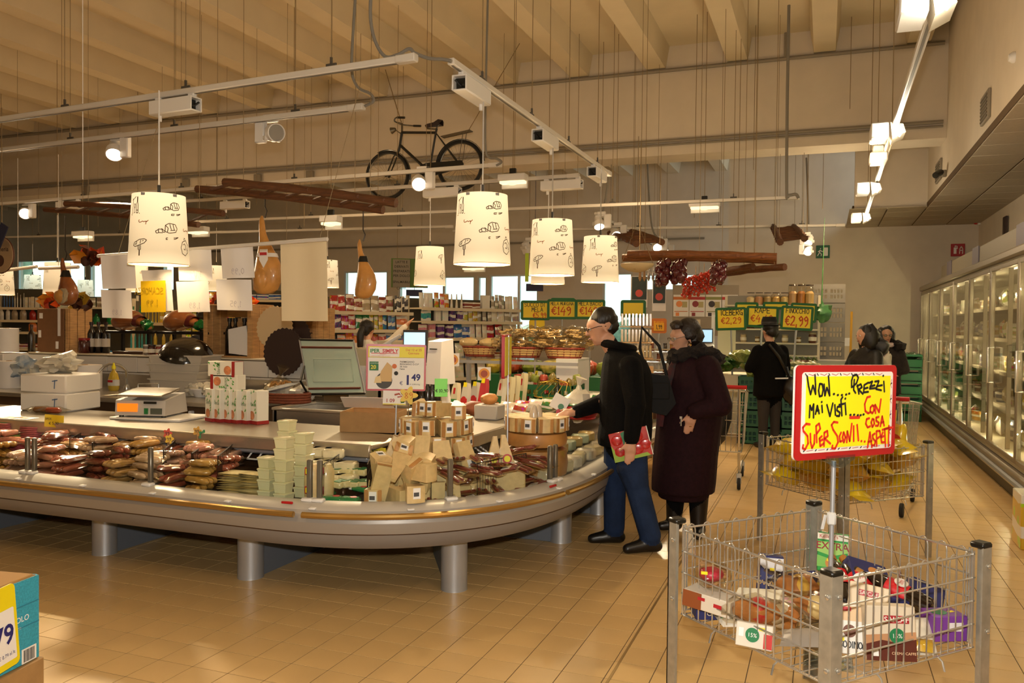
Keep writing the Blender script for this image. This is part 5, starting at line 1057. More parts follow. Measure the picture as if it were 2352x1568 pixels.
for(a_,b_,lb)in[((0,622),(84,612),'short white rail left of the dark hanging ham'),((90,616),(180,613),'short white rail behind the dark hanging ham')]:
 A_,B_=PY(*a_,7),PY(*b_,7);O('hanging_rail',MB().tube([A_,B_],.02,8).tube([A_.lerp(B_,.5),A_.lerp(B_,.5)+Vector((0,0,1.3))],.004,4),TRK,lb,'rail')
 #  bicycle
FC,RC=PD(890,403,12.15),PD(1057,380,11.75)
ax=Vector((RC.x-FC.x,RC.y-FC.y,RC.z-FC.z));wb_=ax.length;ex=ax.normalized();ey=Vector((0,0,1)).cross(ex).normalized();ez=ex.cross(ey)
bike=T('bicycle','old black bicycle hung by wires in front of the beam wall','bicycle');bike.matrix_world=Matrix(((ex.x,ey.x,ez.x,FC.x),(ex.y,ey.y,ez.y,FC.y),(ex.z,ey.z,ez.z,FC.z),(0,0,0,1)))
BK=M('black_bike_paint','141410',.35,coat=.3);RUB=M('tyre_rubber','1a1814',.8);SPK=M('dull_steel','6d675a',.35,.8)
B_=wb_;WR=.34;BBp=(B_*.58,0,-.03);SEATT=(B_*.70,0,.52);HT=(B_*.235,0,.60);HB=(B_*.20,0,.42);CR=(B_*.175,0,.33)
def wheel(x):
 w_=P('wheel',MB().tube([(WR*math.cos(2*PI*k/40),0,WR*math.sin(2*PI*k/40))for k in range(40)],.026,8,True),RUB,bike,(x,0,0))
 P('rim',MB().tube([(WR*.93*math.cos(2*PI*k/36),0,WR*.93*math.sin(2*PI*k/36))for k in range(36)],.011,6,True),SPK,w_);P('hub',MB().lathe([(.03,-.045),(.018,-.03),(.018,.03),(.03,.045)],12,axis='y'),BK,w_)
 mb=MB()
 for k in range(28):a=2*PI*k/28;b=a+(.5 if k%2 else-.5);mb.tube([(.025*math.cos(b),.03*(-1)**(k//2),.025*math.sin(b)),(WR*.92*math.cos(a),0,WR*.92*math.sin(a))],.0016,3,cap=False)
 P('spokes',mb,SPK,w_)
wheel(0);wheel(B_)
P('frame',MB().tube([HT,SEATT],.02,8).tube([HB,BBp],.021,8).tube([BBp,SEATT,(SEATT[0]+.02,0,SEATT[2]+.06)],.016,8).tube([HT,HB,CR],.02,8).tube([BBp,(B_,.04,0)],.011,6).tube([BBp,(B_,-.04,0)],.011,6).tube([SEATT,(B_,.04,0)],.009,6).tube([SEATT,(B_,-.04,0)],.009,6),BK,bike)
P('fork',MB().tube([CR,(B_*.12,.045,.25),(.02,.045,.02),(0,.045,0)],.011,6).tube([CR,(B_*.12,-.045,.25),(.02,-.045,.02),(0,-.045,0)],.011,6),BK,bike)
P('handlebar',MB().tube([(HT[0],0,HT[2]-.01),(HT[0]+.01,0,HT[2]+.13),(HT[0]-.05,0,HT[2]+.15)],.013,8).tube(smooth_pts([(HT[0]+.17,-.26,HT[2]+.13),(HT[0]+.05,-.25,HT[2]+.15),(HT[0]-.05,-.12,HT[2]+.15),(HT[0]-.06,0,HT[2]+.15),(HT[0]-.05,.12,HT[2]+.15),(HT[0]+.05,.25,HT[2]+.15),(HT[0]+.17,.26,HT[2]+.13)]),.011,8),SPK,bike)
for s_ in(-.26,.26):P('grip',MB().tube([(HT[0]+.07,s_,HT[2]+.148),(HT[0]+.19,s_,HT[2]+.128)],.017,8),BK,bike)
P('headlamp',MB().tube([(HT[0]-.17,0,HT[2]+.05),(HT[0]-.1,0,HT[2]+.06)],[.05,.025],12).tube([(HT[0]-.1,0,HT[2]+.05),(HT[0]-.01,0,HT[2]-.02)],.008,6),SPK,bike)
P('saddle',MB().add([(-.16,0,.0),(-.12,-.025,.01),(0,-.04,.015),(.1,-.1,.03),(.13,0,.035),(.1,.1,.03),(0,.04,.015),(-.12,.025,.01),(-.14,0,-.04),(0,-.03,-.04),(.1,-.08,-.03),(.1,.08,-.03),(0,.03,-.04)],[(0,1,2,3,4,5,6,7),(0,8,1),(1,8,9,2),(2,9,10,3),(3,10,4),(4,11,5),(5,11,12,6),(6,12,8,7),(7,8,0),(8,12,11,10,9)]),M('saddle_leather','2a1712',.5),bike,(SEATT[0]-.01,0,SEATT[2]+.13));P('saddle_spring',MB().tube([(SEATT[0]+.06,0,SEATT[2]+.11),(SEATT[0]+.0,0,SEATT[2]+.05),(SEATT[0]-.14,0,SEATT[2]+.08)],.012,6),SPK,bike)
def guard(cx,a0,a1,r=WR+.035):P('mudguard',MB().sweep([(Vector((math.cos(a0+(a1-a0)*k/16),math.sin(a0+(a1-a0)*k/16)))*r,Vector((math.cos(a0+(a1-a0)*k/16),math.sin(a0+(a1-a0)*k/16))))for k in range(17)],[(0,-.03),(-.006,0),(0,.03),(.004,0)]).xf((0,0,0),(PI/2,0,0)),BK,bike,(cx,0,0))
guard(0,PI*.02-.35,PI*.62);guard(B_,PI*.02,PI*.98)
P('chain_case',MB().prism([(BBp[0]-.12,-.1),(BBp[0]-.1,.07),(BBp[0]+.02,.085),(B_+.06,.055),(B_+.085,0),(B_+.05,-.055),(BBp[0]+.05,-.12)],.02,'y',(0,-.08,0)),BK,bike);P('crank',MB().tube([BBp,(BBp[0],-.1,-.03),(BBp[0]-.05,-.11,-.19)],.01,6).box((BBp[0]-.05,-.16,-.19),(.09,.08,.025)),SPK,bike)
rk=MB()
for y in(-.06,-.02,.02,.06):rk.tube([(SEATT[0]+.1,y,WR+.1),(B_+.2,y,WR+.13)],.006,5)
rk.tube([(SEATT[0]+.1,-.06,WR+.1),(SEATT[0]+.1,.06,WR+.1)],.006,5).tube([(B_+.2,-.06,WR+.13),(B_+.2,.06,WR+.13)],.006,5).tube([(B_+.1,.06,WR+.12),(B_,.06,0)],.006,5).tube([(B_+.1,-.06,WR+.12),(B_,-.06,0)],.006,5);P('luggage_rack',rk,SPK,bike)
for(q0,e)in(((HT[0],0,HT[2]+.15),PY(885,160,12.3)),((B_+.15,0,WR+.13),PY(1210,72,12.3))):
 e2=bike.matrix_world.inverted()@e;P('suspension_wire',MB().tube([q0,e2],.006,4),WIRE,bike)
 #  wire dump baskets and the sign stand
PL={}
def dump_basket(name_label,centre,yaw,side=.78,top=.80,bot=.43,nhp=9):
 t=T('wire_basket',name_label,'basket',(centre[0],centre[1],0),yaw);h=side/2
 post=MB().box((0,.022,top/2),(.05,.006,top)).box((.022,0,top/2),(.006,.05,top)).mesh('leg',ZINC,.5)
 cap=MB().box((0,0,0),(.056,.056,.022),ch=.006).mesh('cap',BLACK);bolt=MB().lathe([(.009,0),(.009,.004),(.005,.007)],10,axis='x').mesh('bolt',CHROME)
 for k,(sx_,sy_)in enumerate(((1,1),(-1,1),(-1,-1),(1,-1))):
  l=P('leg',post,None,t,(sx_*h,sy_*h,0),(0,0,k*PI/2));P('cap',cap,None,l,(0,0,top+.006))
  for z in(top-.07,bot+.06):P('bolt',bolt,None,l,(.026,.008,z));P('bolt',bolt,None,l,(-.008,.026,z),(0,0,PI/2))
 L=side-.06;pit=L/nhp;r=.0028;zt,zb=top-.015,bot
 hp=MB().tube([(-pit*.25,0,zb)]+[(-pit*.25,0,zt-.03)]+[(-pit*.25*math.cos(a),0,zt-.03+.03*math.sin(a))for a in(.5,1.0,1.57,2.1,2.6)]+[(pit*.25,0,zt-.03),(pit*.25,0,zb)],r,6).mesh('hairpin_wire',CHROME)
 rail=MB().tube([(-L/2,0,0),(L/2,0,0)],r*1.15,6).mesh('rail_wire',CHROME);ev=MB().tube([(0,0,zb),(0,0,zt),(0,-.0,zt)],r*1.1,6).mesh('end_wire',CHROME)
 for k in range(4):
  pn=P('side_panel',MB().tube([(-L/2,0,zt-.012),(L/2,0,zt-.012)],r*1.6,6),CHROME,t,((0,h*.985,0),(-h*.985,0,0),(0,-h*.985,0),(h*.985,0,0))[k],(0,0,k*PI/2))
  for i in range(nhp):P('hairpin_wire',hp,None,pn,(-L/2+pit*(i+.5),0,0))
  for i in range(4):P('rail_wire',rail,None,pn,(0,.004,zb+(zt-zb-.012)*i/4))
  for sx_ in(-1,1):
   P('end_wire',ev,None,pn,(sx_*(L/2),0,0));P('end_wire',ev,None,pn,(sx_*(L/2-.014),.006,0))
   P('hook',MB().tube([(sx_*(L/2-.2),0,zb),(sx_*(L/2-.2),.02,zb-.012),(sx_*(L/2-.2),.03,zb-.045)],r*1.4,6),CHROME,pn)
 fw=MB().tube([(-side/2+.01,0,0),(side/2-.01,0,0)],r,5).mesh('floor_wire',CHROME)
 for i in range(15):P('floor_wire',fw,None,t,(0,-side/2+.03+(side-.06)*i/14,bot-.004))
 for i in range(5):P('floor_wire',fw,None,t,(-side/2+.03+(side-.06)*i/4,0,bot-.009),(0,0,PI/2))
 return t
B1C,B1Y=(0.,3.395),math.radians(48.5)
dump_basket('nearest silver wire dump basket full of marked-down groceries',B1C,B1Y)
B2C,B2Y=(.135,6.38),math.radians(45)
dump_basket('farther silver wire dump basket full of yellow bread bags',B2C,B2Y,nhp=9)
BF=.436
def g(px,py,z=BF):p=PZ(px,py,z);return p
def gbox(px,py,d,label,col,rot=(0,0,0),z=BF,mat=None,cat='carton',name='grocery_carton'):
 p=g(px,py,z);return O(name,MB().box((0,0,d[2]/2),d,ch=.003),mat or COLR,label,cat,None,p,rot,col)
FC0=face((0,3.3))
def panel(o,x,z,w_,h_,y,col,name='printed_panel',mat=None,rot=(0,0,0)):return P(name,MB().box((0,0,0),(w_,.0016,h_)),mat or COLR,o,(x,y,z),rot,col)
def wave(o,pts,y,col,name='printed_shape'):return P(name,MB().add([(x,y,z)for x,z in pts],[tuple(range(len(pts)))]),COLR,o,color=col,smooth=0)
def disc(o,x,z,r,y,col,name='round_sticker',sx=1.):return P(name,MB().lathe([(r,-.0012),(r,0)],22,(0,0,0),'y'),COLR,o,(x,y,z),(0,0,0),col)
def pmat(c):return M('print_'+c,c,.55)
o=gbox(1912,1312,(.125,.05,.165),'green cereal box reading EXTRA standing behind the sign pole','1d9a3e',(-.1,0,FC0-.12),z=BF+.09)
wave(o,[(-.0625,.085),(0,.07),(.0625,.09),(.0625,.13),(-.0625,.13)],-.0258,'9ed06a');wave(o,[(-.0625,.02),(.0625,.02),(.0625,.07),(0,.055),(-.0625,.07)],-.0258,'7cc25a')
panel(o,0,.152,.125,.026,-.0258,'e8e6d8');printed("Kellogg's",.022,pmat('b5202a'),o,(-.055,-.0275,.146));printed('EXTRA',.044,pmat('8e1d2c'),o,(0,-.0275,.098),align='CENTER',bold=.012)
disc(o,.0,.04,.028,-.0265,'c98a3e','food_print');wave(o,[(.0635,.16),(.0635,.09)],0,'ffffff')if 0 else P('side_panel',MB().box((.0632,0,.11),(.0012,.046,.1)),COLR,o,color='e4e4e0')
PLT=MB().box((0,0,0),(.025,.0015,.012)).mesh('yellow_sticker',YEL)
P('yellow_sticker',PLT,None,o,(-.01,-.0275,.05),(0,.4,0))
gbox(1900,1315,(.16,.1,.088),'white and brown carton under the green cereal box','b99b72',(0,0,FC0))
o=gbox(1765,1362,(.105,.06,.165),'navy cocoa box standing upside down with white cup print','1e2360',(-.1,.05,FC0+.1))
wave(o,[(-.05,.13),(-.02,.105),(.03,.095),(.0525,.11),(.0525,.16),(-.0525,.155)],-.0315,'d7d8dc');wave(o,[(-.03,.1),(.0,.085),(.035,.09),(.04,.105),(-.02,.112)],-.032,'3a2016');printed('CACAO',.028,pmat('d9b25a'),o,(.045,-.0325,.06),(PI/2,PI,0),bold=.01);printed('Amaro',.018,pmat('d8d8dc'),o,(.035,-.0325,.078),(PI/2,PI,0));P('yellow_sticker',PLT,None,o,(.01,-.033,.11))
o=gbox(1640,1412,(.17,.12,.055),'navy cocoa box lying flat under the brown and white carton','20265e',(0,0,FC0+.35));printed('CACAO',.026,pmat('d8c7a0'),o,(.05,-.0612,.036),(PI/2,PI,0),bold=.01)
o=gbox(1638,1395,(.2,.13,.065),'brown and white carton lying on the navy cocoa box','d9cfbe',(0,.06,FC0-.35),z=BF+.058);panel(o,-.06,.032,.08,.064,-.0652,'8a4a24');panel(o,-.02,.045,.03,.012,-.0662,'b5202a');panel(o,.05,.035,.035,.014,-.0662,'b5202a')
p=g(1640,1350,BF+.125);o=T('biscuit_bag','clear bag of oat biscuits with red label on the left cartons','bag',p,FC0)
P('film',MB().ball((0,0,.05),(.075,.06,.055),16,10,.25),FILM,o);
for k in range(7):P('biscuit',MB().lathe([(.03,0),(.034,.006),(.03,.014)],12,(0,0,0)),M('oat_biscuit','b98d5a',.8,0,.4,60,.8,60),o,(U(-.03,.03),U(-.02,.02),.015+.011*k),(U(-.4,.4),U(-.4,.4),0))
P('label',MB().ball((-.01,-.012,.06),(.05,.05,.03),12,8),M('bag_label','b5283a',.4),o);P('yellow_sticker',PLT,None,o,(-.03,-.066,.075))
o=gbox(1745,1398,(.18,.11,.06),'white and yellow biscuit carton tilted in the middle of the near basket','e6dfc8',(.25,-.12,FC0-.2),z=BF+.04);panel(o,.0,.03,.17,.03,-.056,'e2c04a');disc(o,.03,.03,.022,-.0565,'a9682e','food_print')
p_=gbox(1745,1425,(.2,.12,.05),'plain pale carton beneath the tilted biscuit carton','c8b48a',(0,0,FC0-.2))
def bread_bag(px,py,z,label,col,rz=0.,s=1.):
 p=g(px,py,z);o=T('bread_bag',label,'bread',p,FC0+rz);P('loaf',MB().ball((0,0,.05*s),(.09*s,.055*s,.045*s),16,10,.3,px),M('soft_bread','b9773a',.6,0,.35,15,.3,30),o)
 P('film',MB().pillow(.25*s,.15*s,.11*s,(0,0,.052*s),seed=px*.01),FILM,o);P('printed_band',MB().ball((.01,-.004,.052*s),(.045*s,.06*s,.05*s),12,8),M('band_'+col,col,.4),o);return o
bread_bag(1735,1432,BF+.045,'clear bag of rolls with red print left of the front post','b5282a',.1);bread_bag(1790,1440,BF+.03,'clear bag of small loaves with white print by the front post','d8cdbc',-.5,.9);bread_bag(1830,1372,BF+.06,'clear bag of long bread behind the front post','d9b04a',.3,.95);bread_bag(1868,1420,BF+.03,'bag of golden buns right behind the front post','e2cf9a',-.2,.9)
o=gbox(1733,1487,(.13,.05,.085),'white crispbread pack with green 15 percent sticker','ddd6c8',(-.25,0,FC0-.15));panel(o,.05,.03,.03,.05,-.026,'c0302a');disc(o,-.005,.045,.025,-.0275,'1c7a4a');printed('15%',.02,pmat('f0f0ea'),o,(-.005,-.0292,.038),align='CENTER');panel(o,-.045,.05,.018,.03,-.0275,'f2f2f2','barcode');P('yellow_sticker',PLT,None,o,(.03,-.028,.07))
p=g(1700,1425,BF+.03);O('rice_pack',MB().pillow(.17,.13,.05),BAG,'pale printed pack under the bread bags by the left wires','pack',None,(p.x,p.y,BF+.03),(0,0,.4),'d5c3a0')
for k,(px,py,col,lb)in enumerate([(1840,1350,'d9a93a','yellow and white bag of snacks behind the front post'),(1870,1395,'c8a86a','gold foil pack beside the front post'),(1815,1385,'e2d6c0','white and brown wafer pack in the middle of the heap'),(1850,1465,'8e8478','grey printed card lying low by the front post')]):
 p=g(px,py,BF+.03+.02*k);O('snack_pack',MB().pillow(.16,.11,.05,seed=k),BAG if k<3 else COLR,lb,'pack',None,p,(U(-.5,.5),U(-.4,.4),FC0+U(-.6,.6)),col)
o=gbox(1950,1500,(.15,.05,.17),'white and cyan carton with upside down brush lettering beside the pole','e4e2dc',(-.22,0,FC0+.05))
wave(o,[(-.075,0),(-.045,0),(-.05,.1),(-.075,.11)],-.0258,'6cc4d6');wave(o,[(.075,.03),(.04,.1),(.075,.11)],-.0258,'6cc4d6');panel(o,.02,.14,.09,.05,-.0258,'d8b88e');disc(o,-.0,.08,.022,-.0262,'6a3a22','food_print');panel(o,-.02,.155,.05,.014,-.0268,'b5202a')
m2=MB();hand(m2,'BUONICOSI',0,0,.022,.0034,.1,.55);m2.v=[(.07-x,y-.0262,.045-z)for x,y,z in m2.v];P('brush_lettering',m2,INKB,o);P('yellow_sticker',PLT,None,o,(-.03,-.0275,.05))
o=gbox(2040,1512,(.17,.07,.185),'brown and cream coffee carton with green 15 percent sticker','d9cbb4',(-.16,0,FC0+.28));wave(o,[(-.085,0),(.085,0),(.085,.075),(.03,.06),(-.03,.07),(-.085,.055)],-.0358,'5a2414');wave(o,[(-.085,.055),(-.03,.07),(.03,.06),(.085,.075),(.085,.1),(-.085,.085)],-.0358,'b98a62')
panel(o,.02,.14,.085,.026,-.0364,'a8202a');printed('SAICAF',.026,pmat('f0ece4'),o,(.02,-.0376,.131),align='CENTER',bold=.01);disc(o,.02,.085,.026,-.0368,'1c7a4a');printed('15%',.021,pmat('f0f0ea'),o,(.02,-.0386,.078),align='CENTER');panel(o,-.055,.028,.022,.026,-.0364,'f2f2f0','barcode');printed('CREMA CAFFE',.013,pmat('e8c8a0'),o,(.0,-.037,.022))
o=gbox(1985,1440,(.14,.05,.16),'cream coffee carton leaning behind the cyan carton','d5c4a6',(-.3,.1,FC0-.1),z=BF+.02);panel(o,.0,.125,.07,.022,-.0258,'a8202a');printed('SAICAF',.021,pmat('f0ece4'),o,(.0,-.0272,.118),align='CENTER');disc(o,.045,.06,.02,-.0268,'1c7a4a')
p=g(2105,1460,BF+.02);O('snack_pack',MB().pillow(.12,.14,.05,seed=5),COLG,'white pack with gold edge between the brown carton and the purple box','pack',None,p,(.9,0,FC0+.3),'e2dccb')
p=g(2112,1480,BF+.02);O('snack_pack',MB().pillow(.09,.06,.035,seed=6),COLG,'small gold foil pack low beside the brown carton','pack',None,p,(.5,0,FC0),'c9a12a')
o=gbox(2165,1462,(.13,.1,.095),'purple carton with green sticker in the right corner of the near basket','7a3fa0',(0,0,FC0+.45));panel(o,.02,.055,.055,.032,-.0508,'eceaf0','barcode');disc(o,0,0,.03,0,'1c7a4a').location=(-.02,0,.0965);bpy.context.view_layer.update()
o2=[c for c in o.children if c.name.startswith('round_sticker')][0];o2.rotation_euler=(PI/2,0,0);printed('PURE',.016,pmat('c9a8dc'),o,(-.055,-.0512,.03));P('yellow_sticker',PLT,None,o,(.03,0,.096),(PI/2,0,.3))
def cola(px,py,z,rot,label):
 p=g(px,py,z);o=O('cola_bottle',MB().lathe([(.025,0),(.042,.012),(.044,.05),(.04,.09),(.043,.13),(.042,.19),(.03,.235),(.015,.265),(.014,.28)],18),M('cola_dark','160804',.08,coat=1),label,'bottle',None,p,rot)
 P('label',MB().lathe([(.0436,.095),(.0446,.13),(.0436,.18)],18,cap=False),M('cola_label','c81420',.35,coat=.4),o);P('cap',MB().lathe([(.016,.275),(.017,.3),(.014,.302)],14),M('amber_cap','a5702a',.4),o)
 P('round_sticker',MB().lathe([(.026,-.05),(.026,-.0455)],18,(0,0,.13),'y'),PAPER,o);printed('20%',.021,pmat('c02020'),o,(0,-.0512,.122),align='CENTER');return o
cola(1950,1392,BF+.06,(-1.15,-.3,FC0+.1),'cola bottle with red label lying tilted, left of three');cola(2015,1400,BF+.06,(-1.1,-.35,FC0+.3),'cola bottle with red label lying tilted, middle of three');cola(2140,1400,BF+.075,(-1.25,-.2,FC0+1.15),'cola bottle with red label lying flat, right of three')
O('grocery_carton',MB().box((0,0,.04),(.24,.2,.08),ch=.004),COLR,'dark brown carton hidden under the cola bottles','carton',None,(.1,3.5,BF),(0,0,.9),'3a2a24')
for(px,py,d,rot,z,lb)in[(1985,1330,(.17,.12,.05),(.5,.3,FC0+.4),BF+.12,'navy cocoa box with coffee cup print behind the cola bottles'),(2035,1385,(.15,.11,.05),(.1,.2,FC0+.2),BF+.07,'navy cocoa box lying between the cola bottles'),(2118,1395,(.14,.05,.1),(-.5,.4,FC0+.3),BF+.05,'navy cocoa box tilted beside the right cola bottle'),(2075,1420,(.15,.1,.045),(0,0,FC0-.2),BF,'navy cocoa box flat under the right cola bottle'),(1845,1345,(.12,.09,.04),(.5,-.3,FC0-.3),BF+.06,'navy cocoa box tipped over beside the standing one')]:
 o=gbox(px,py,d,lb,'22285f',rot,z);disc(o,0,0,.028,0,'c98a4a','food_print').location=(.02,0,d[2]+.001);[c for c in o.children][-1].rotation_euler=(PI/2,0,0);printed('CACAO',.022,pmat('d8c7a0'),o,(-.05,-d[1]/2-.0015,d[2]*.25),bold=.01)
base=g(1902,1522,BF);SD=T('sign_stand','yellow price sign with red frame on a silver pole in the near basket','sign',base)
P('base_plate',MB().box((0,0,.006),(.16,.13,.008),ch=.003),glassmat('acrylic','dfe9ee',.12),SD,rot=(0,0,FC0));P('foot',MB().lathe([(.022,.01),(.02,.03),(.012,.05),(.012,.14),(.009,.15)],14),M('pale_grey_plastic','c4c4c2',.4),SD)
Dm=(Vector(base)-CAM).dot(_f)
topp=PD(1915,1058,Dm);P('pole',MB().tube([(0,0,.05),tuple(Vector(topp)-Vector(base))],.0085,10),ALU,SD)
cl=PD(1910,1190,Dm)-base;P('pole_clip',MB().box(tuple(cl),(.03,.03,.045),ch=.006).tube([cl+Vector((-.02,0,.01)),cl+Vector((-.03,0,-.04))],.006,6),M('pale_grey_plastic'),SD)
c0,c1,c2,c3=PD(1828,838,Dm-.13),PD(2056,838,Dm+.1),PD(2046,1040,Dm+.1),PD(1816,1058,Dm-.13)
bx_=((c1-c0)+(c2-c3)).normalized();nrm=bx_.cross((c0-c3)+(c1-c2)).normalized();bz_=nrm.cross(bx_).normalized()if nrm.cross(bx_).dot(Vector((0,0,1)))>0 else-nrm.cross(bx_).normalized()
cen=(c0+c1+c2+c3)/4;by_=bz_.cross(bx_);BW,BH=((c1-c0).length+(c2-c3).length)/2,((c0-c3).length+(c1-c2).length)/2
Mb=Matrix(((bx_.x,by_.x,bz_.x),(bx_.y,by_.y,bz_.y),(bx_.z,by_.z,bz_.z)))
def onboard(px,py):
 d=ray(px,py);t=(cen-CAM).dot(by_)/d.dot(by_);q=CAM+d*t-cen;return(q.dot(bx_),q.dot(bz_))
def rrect(w_,h_,r,n=5):return[(sx_*(w_/2-r)+r*math.cos(a),sz_*(h_/2-r)+r*math.sin(a))for(sx_,sz_,a0)in((1,1,0),(-1,1,PI/2),(-1,-1,PI),(1,-1,1.5*PI))for a in[a0+PI/2*k/n for k in range(n+1)]]
bd=P('board',MB().prism(rrect(BW,BH,.018),.008,'y',(0,-.004,0)),M('white_board','e8e6e2',.4),SD,cen-base,Mb.to_euler())
P('red_frame',MB().prism(rrect(BW,BH,.018),.006,'y',(0,-.011,0)),M('sign_red','b01018',.35,coat=.3),bd,smooth=.3);P('white_border',MB().prism(rrect(BW-.046,BH-.046,.012),.002,'y',(0,-.014,0)),PAPER,bd,smooth=0);P('yellow_panel',MB().prism(rrect(BW-.078,BH-.075,.002),.0015,'y',(0,-.0165,0)),M('sign_yellow','f4ea12',.5),bd,smooth=0)
mb=MB();mk_=MB()
for k in range(7):strokes(mb,[[(-BW*.4+k*.055,BH/2-.029),(-BW*.4+k*.055+.02,BH/2-.034),(-BW*.4+k*.055+.032,BH/2-.028)],[(-BW*.4+k*.055,-BH/2+.031),(-BW*.4+k*.055+.03,-BH/2+.033)]],.002,.0155);strokes(mk_,[[(-BW*.43+k*.055,BH/2-.028),(-BW*.43+k*.055+.005,BH/2-.034)],[(-BW*.43+k*.055,-BH/2+.03),(-BW*.43+k*.055+.006,-BH/2+.034)]],.004,.0155)
for k in range(5):strokes(mb,[[(BW/2-.031,BH*.34-k*.055),(BW/2-.036,BH*.34-k*.055-.02),(BW/2-.03,BH*.34-k*.055-.03)]],.002,.0155);strokes(mk_,[[(BW/2-.03,BH*.3-k*.055),(BW/2-.036,BH*.3-k*.055-.004)]],.004,.0155)
P('border_script',mb,M('thin_red_ink','a83a44',.6),bd,smooth=0);P('border_mark',mk_,INKB,bd,smooth=0)
BLK=[[(372,152),(384,235),(400,302),(419,228),(441,300),(440,220),(436,145)],[(475,215),(465,270),(473,318),(493,312),(503,260),(495,218),(475,215)],[(510,218),(517,312),(533,245),(556,312),(552,230),(546,150)]]+[[(x-4,y),(x+5,y-3)]for x,y in((590,300),(622,308),(655,308),(690,304),(715,296))]+[[(735,245),(735,190),(747,150),(775,140),(790,165),(775,210),(742,240)],[(757,180),(752,265),(768,290)],[(782,225),(795,298)],[(778,235),(810,218),(820,243),(792,262),(828,298)],[(872,205),(838,225),(833,285),(872,280)],[(838,255),(868,246)],[(878,208),(905,195),(882,255),(930,250)],[(925,197),(958,192),(935,258),(978,268)],[(885,238),(925,226)],[(938,236),(985,226)],[(998,195),(1003,280)],[(991,152),(996,148)],[(390,490),(395,390),(410,430),(425,380),(424,492)],[(440,462),(455,392),(470,458)],[(444,436),(468,430)],[(492,390),(496,448)],[(488,365),(493,361)],[(533,385),(558,480),(582,372)],[(598,385),(603,470)],[(645,400),(620,402),(614,430),(640,450),(634,478),(612,476)],[(662,322),(648,345),(656,475)],[(632,386),(672,377)],[(682,370),(689,466)],[(681,338),(686,333)]]+[[(x-4,y),(x+5,y-3)]for x,y in((725,470),(755,468),(785,472),(808,472),(832,466))]
REDS=[[(888,318),(862,325),(842,380),(847,437),(870,455),(892,445)],[(905,390),(890,405),(887,440),(905,455),(919,430),(915,395),(905,390)],[(930,455),(927,385),(960,447),(975,340)],[(880,495),(858,502),(851,540),(866,570),(888,560)],[(905,500),(895,530),(905,567),(921,540),(916,505),(905,500)],[(958,484),(936,490),(936,515),(958,532),(950,557),(930,556)],[(970,562),(985,478),(1001,556)],[(974,532),(998,525)],[(865,735),(885,608),(901,732)],[(870,688),(900,680)],[(925,620),(906,632),(909,660),(930,682),(921,715),(900,716)],[(940,722),(938,600),(965,598),(972,640),(942,662)],[(990,610),(975,650),(980,692),(1002,690)],[(976,652),(998,640)],[(1005,580),(1012,727)],[(985,590),(1035,575)],[(1040,555),(1035,722)],[(1015,580),(1072,569)],[(395,545),(365,540),(337,570),(342,600),(375,640),(380,700),(355,750),(335,738),(340,712)],[(398,620),(400,690),(412,737),(430,702),(432,630)],[(450,692),(445,558),(470,538),(479,580),(450,622)],[(492,640),(472,660),(479,722),(507,700)],[(476,680),(500,668)],[(510,722),(512,612),(537,598),(541,640),(515,660),(562,702)],[(622,530),(590,525),(571,550),(585,590),(618,640),(625,690),(600,742),(574,740),(580,716)],[(650,610),(636,640),(641,685),(657,680)],[(670,608),(660,650),(672,692),(685,650),(670,608)],[(695,692),(700,600),(720,682),(737,538)],[(752,558),(752,682)],[(780,548),(791,677)],[(812,682),(818,680)],[(839,686),(845,684)]]
cv=lambda ls:[[onboard(1740+u/3.564,820+v/3.564)for u,v in ln]for ln in ls]
mb=MB();strokes(mb,cv(BLK),.0077,.0178);P('black_lettering',mb,INKB,bd,smooth=0);mb=MB();strokes(mb,cv(REDS),.0082,.0178);strokes(mb,cv([[(722,490),(798,488)]]),.011,.0178);P('red_lettering',mb,INKR,bd,smooth=0)
P('clear_holder',MB().prism([(-.07,-BH/2+.008),(.07,-BH/2+.008),(.07,-BH/2-.006),(.012,-BH/2-.035),(-.012,-BH/2-.035),(-.07,-BH/2-.006)],.02,'y',(-.03,-.014,0)),MATS['acrylic'],bd)
for k in range(26):
 ly,q=k//9,k%9;a=B2Y;lx,lyy=(-.26+.26*(q%3)+U(-.04,.04)),(-.26+.26*(q//3)+U(-.04,.04))
 if ly==2 and q>7:continue
 x,y=B2C[0]+lx*math.cos(a)-lyy*math.sin(a),B2C[1]+lx*math.sin(a)+lyy*math.cos(a);z=BF+.02+.105*ly+(.05 if x>.25 and ly else 0)
 o=T('bread_bag','yellow and clear bag of toasted bread heaped in the far wire basket','bread',(x,y,z),(U(-.35,.35),U(-.35,.35),U(0,6.3)),'yellow bread bags')
 P('bag',MB().pillow(.27,.19,.13,(0,0,.05),seed=k),M('yellow_bag','f2d024',.3,0,.1,9,.5,12,coat=.6)if k%2==0 else M('amber_clear_bag','dda24a',.3,0,.4,12,.5,12,coat=.6,rgb2='ecc82a'),o);P('neck',MB().pillow(.09,.13,.015,(.165,0,.05),5,4,seed=k),M('yellow_bag'),o)
 if k%3==0:P('print_spot',MB().ball((0,-.0,.085),(.035,.035,.03),12,7),M('bag_red_print','c23a22',.4),o)
o=T('bread_bag','upright clear bag with round red face print beside the yellow sign','bread',(.40,6.42,BF+.27),(.2,0,.25));P('bag',MB().ball((0,0,.1),(.13,.08,.13),14,9,.35),M('amber_clear_bag'),o);P('round_print',MB().lathe([(.055,-.09),(.055,-.084)],20,(.03,0,.12),'y'),M('bag_red_print','c23a22',.4),o);P('neck',MB().pillow(.14,.12,.02,(0,0,0),5,4).xf((0,0,.26),(PI/2,0,0)),M('yellow_bag'),o);P('yellow_gusset',MB().ball((.12,.02,.08),(.05,.06,.13),10,8,.3),M('yellow_bag'),o)
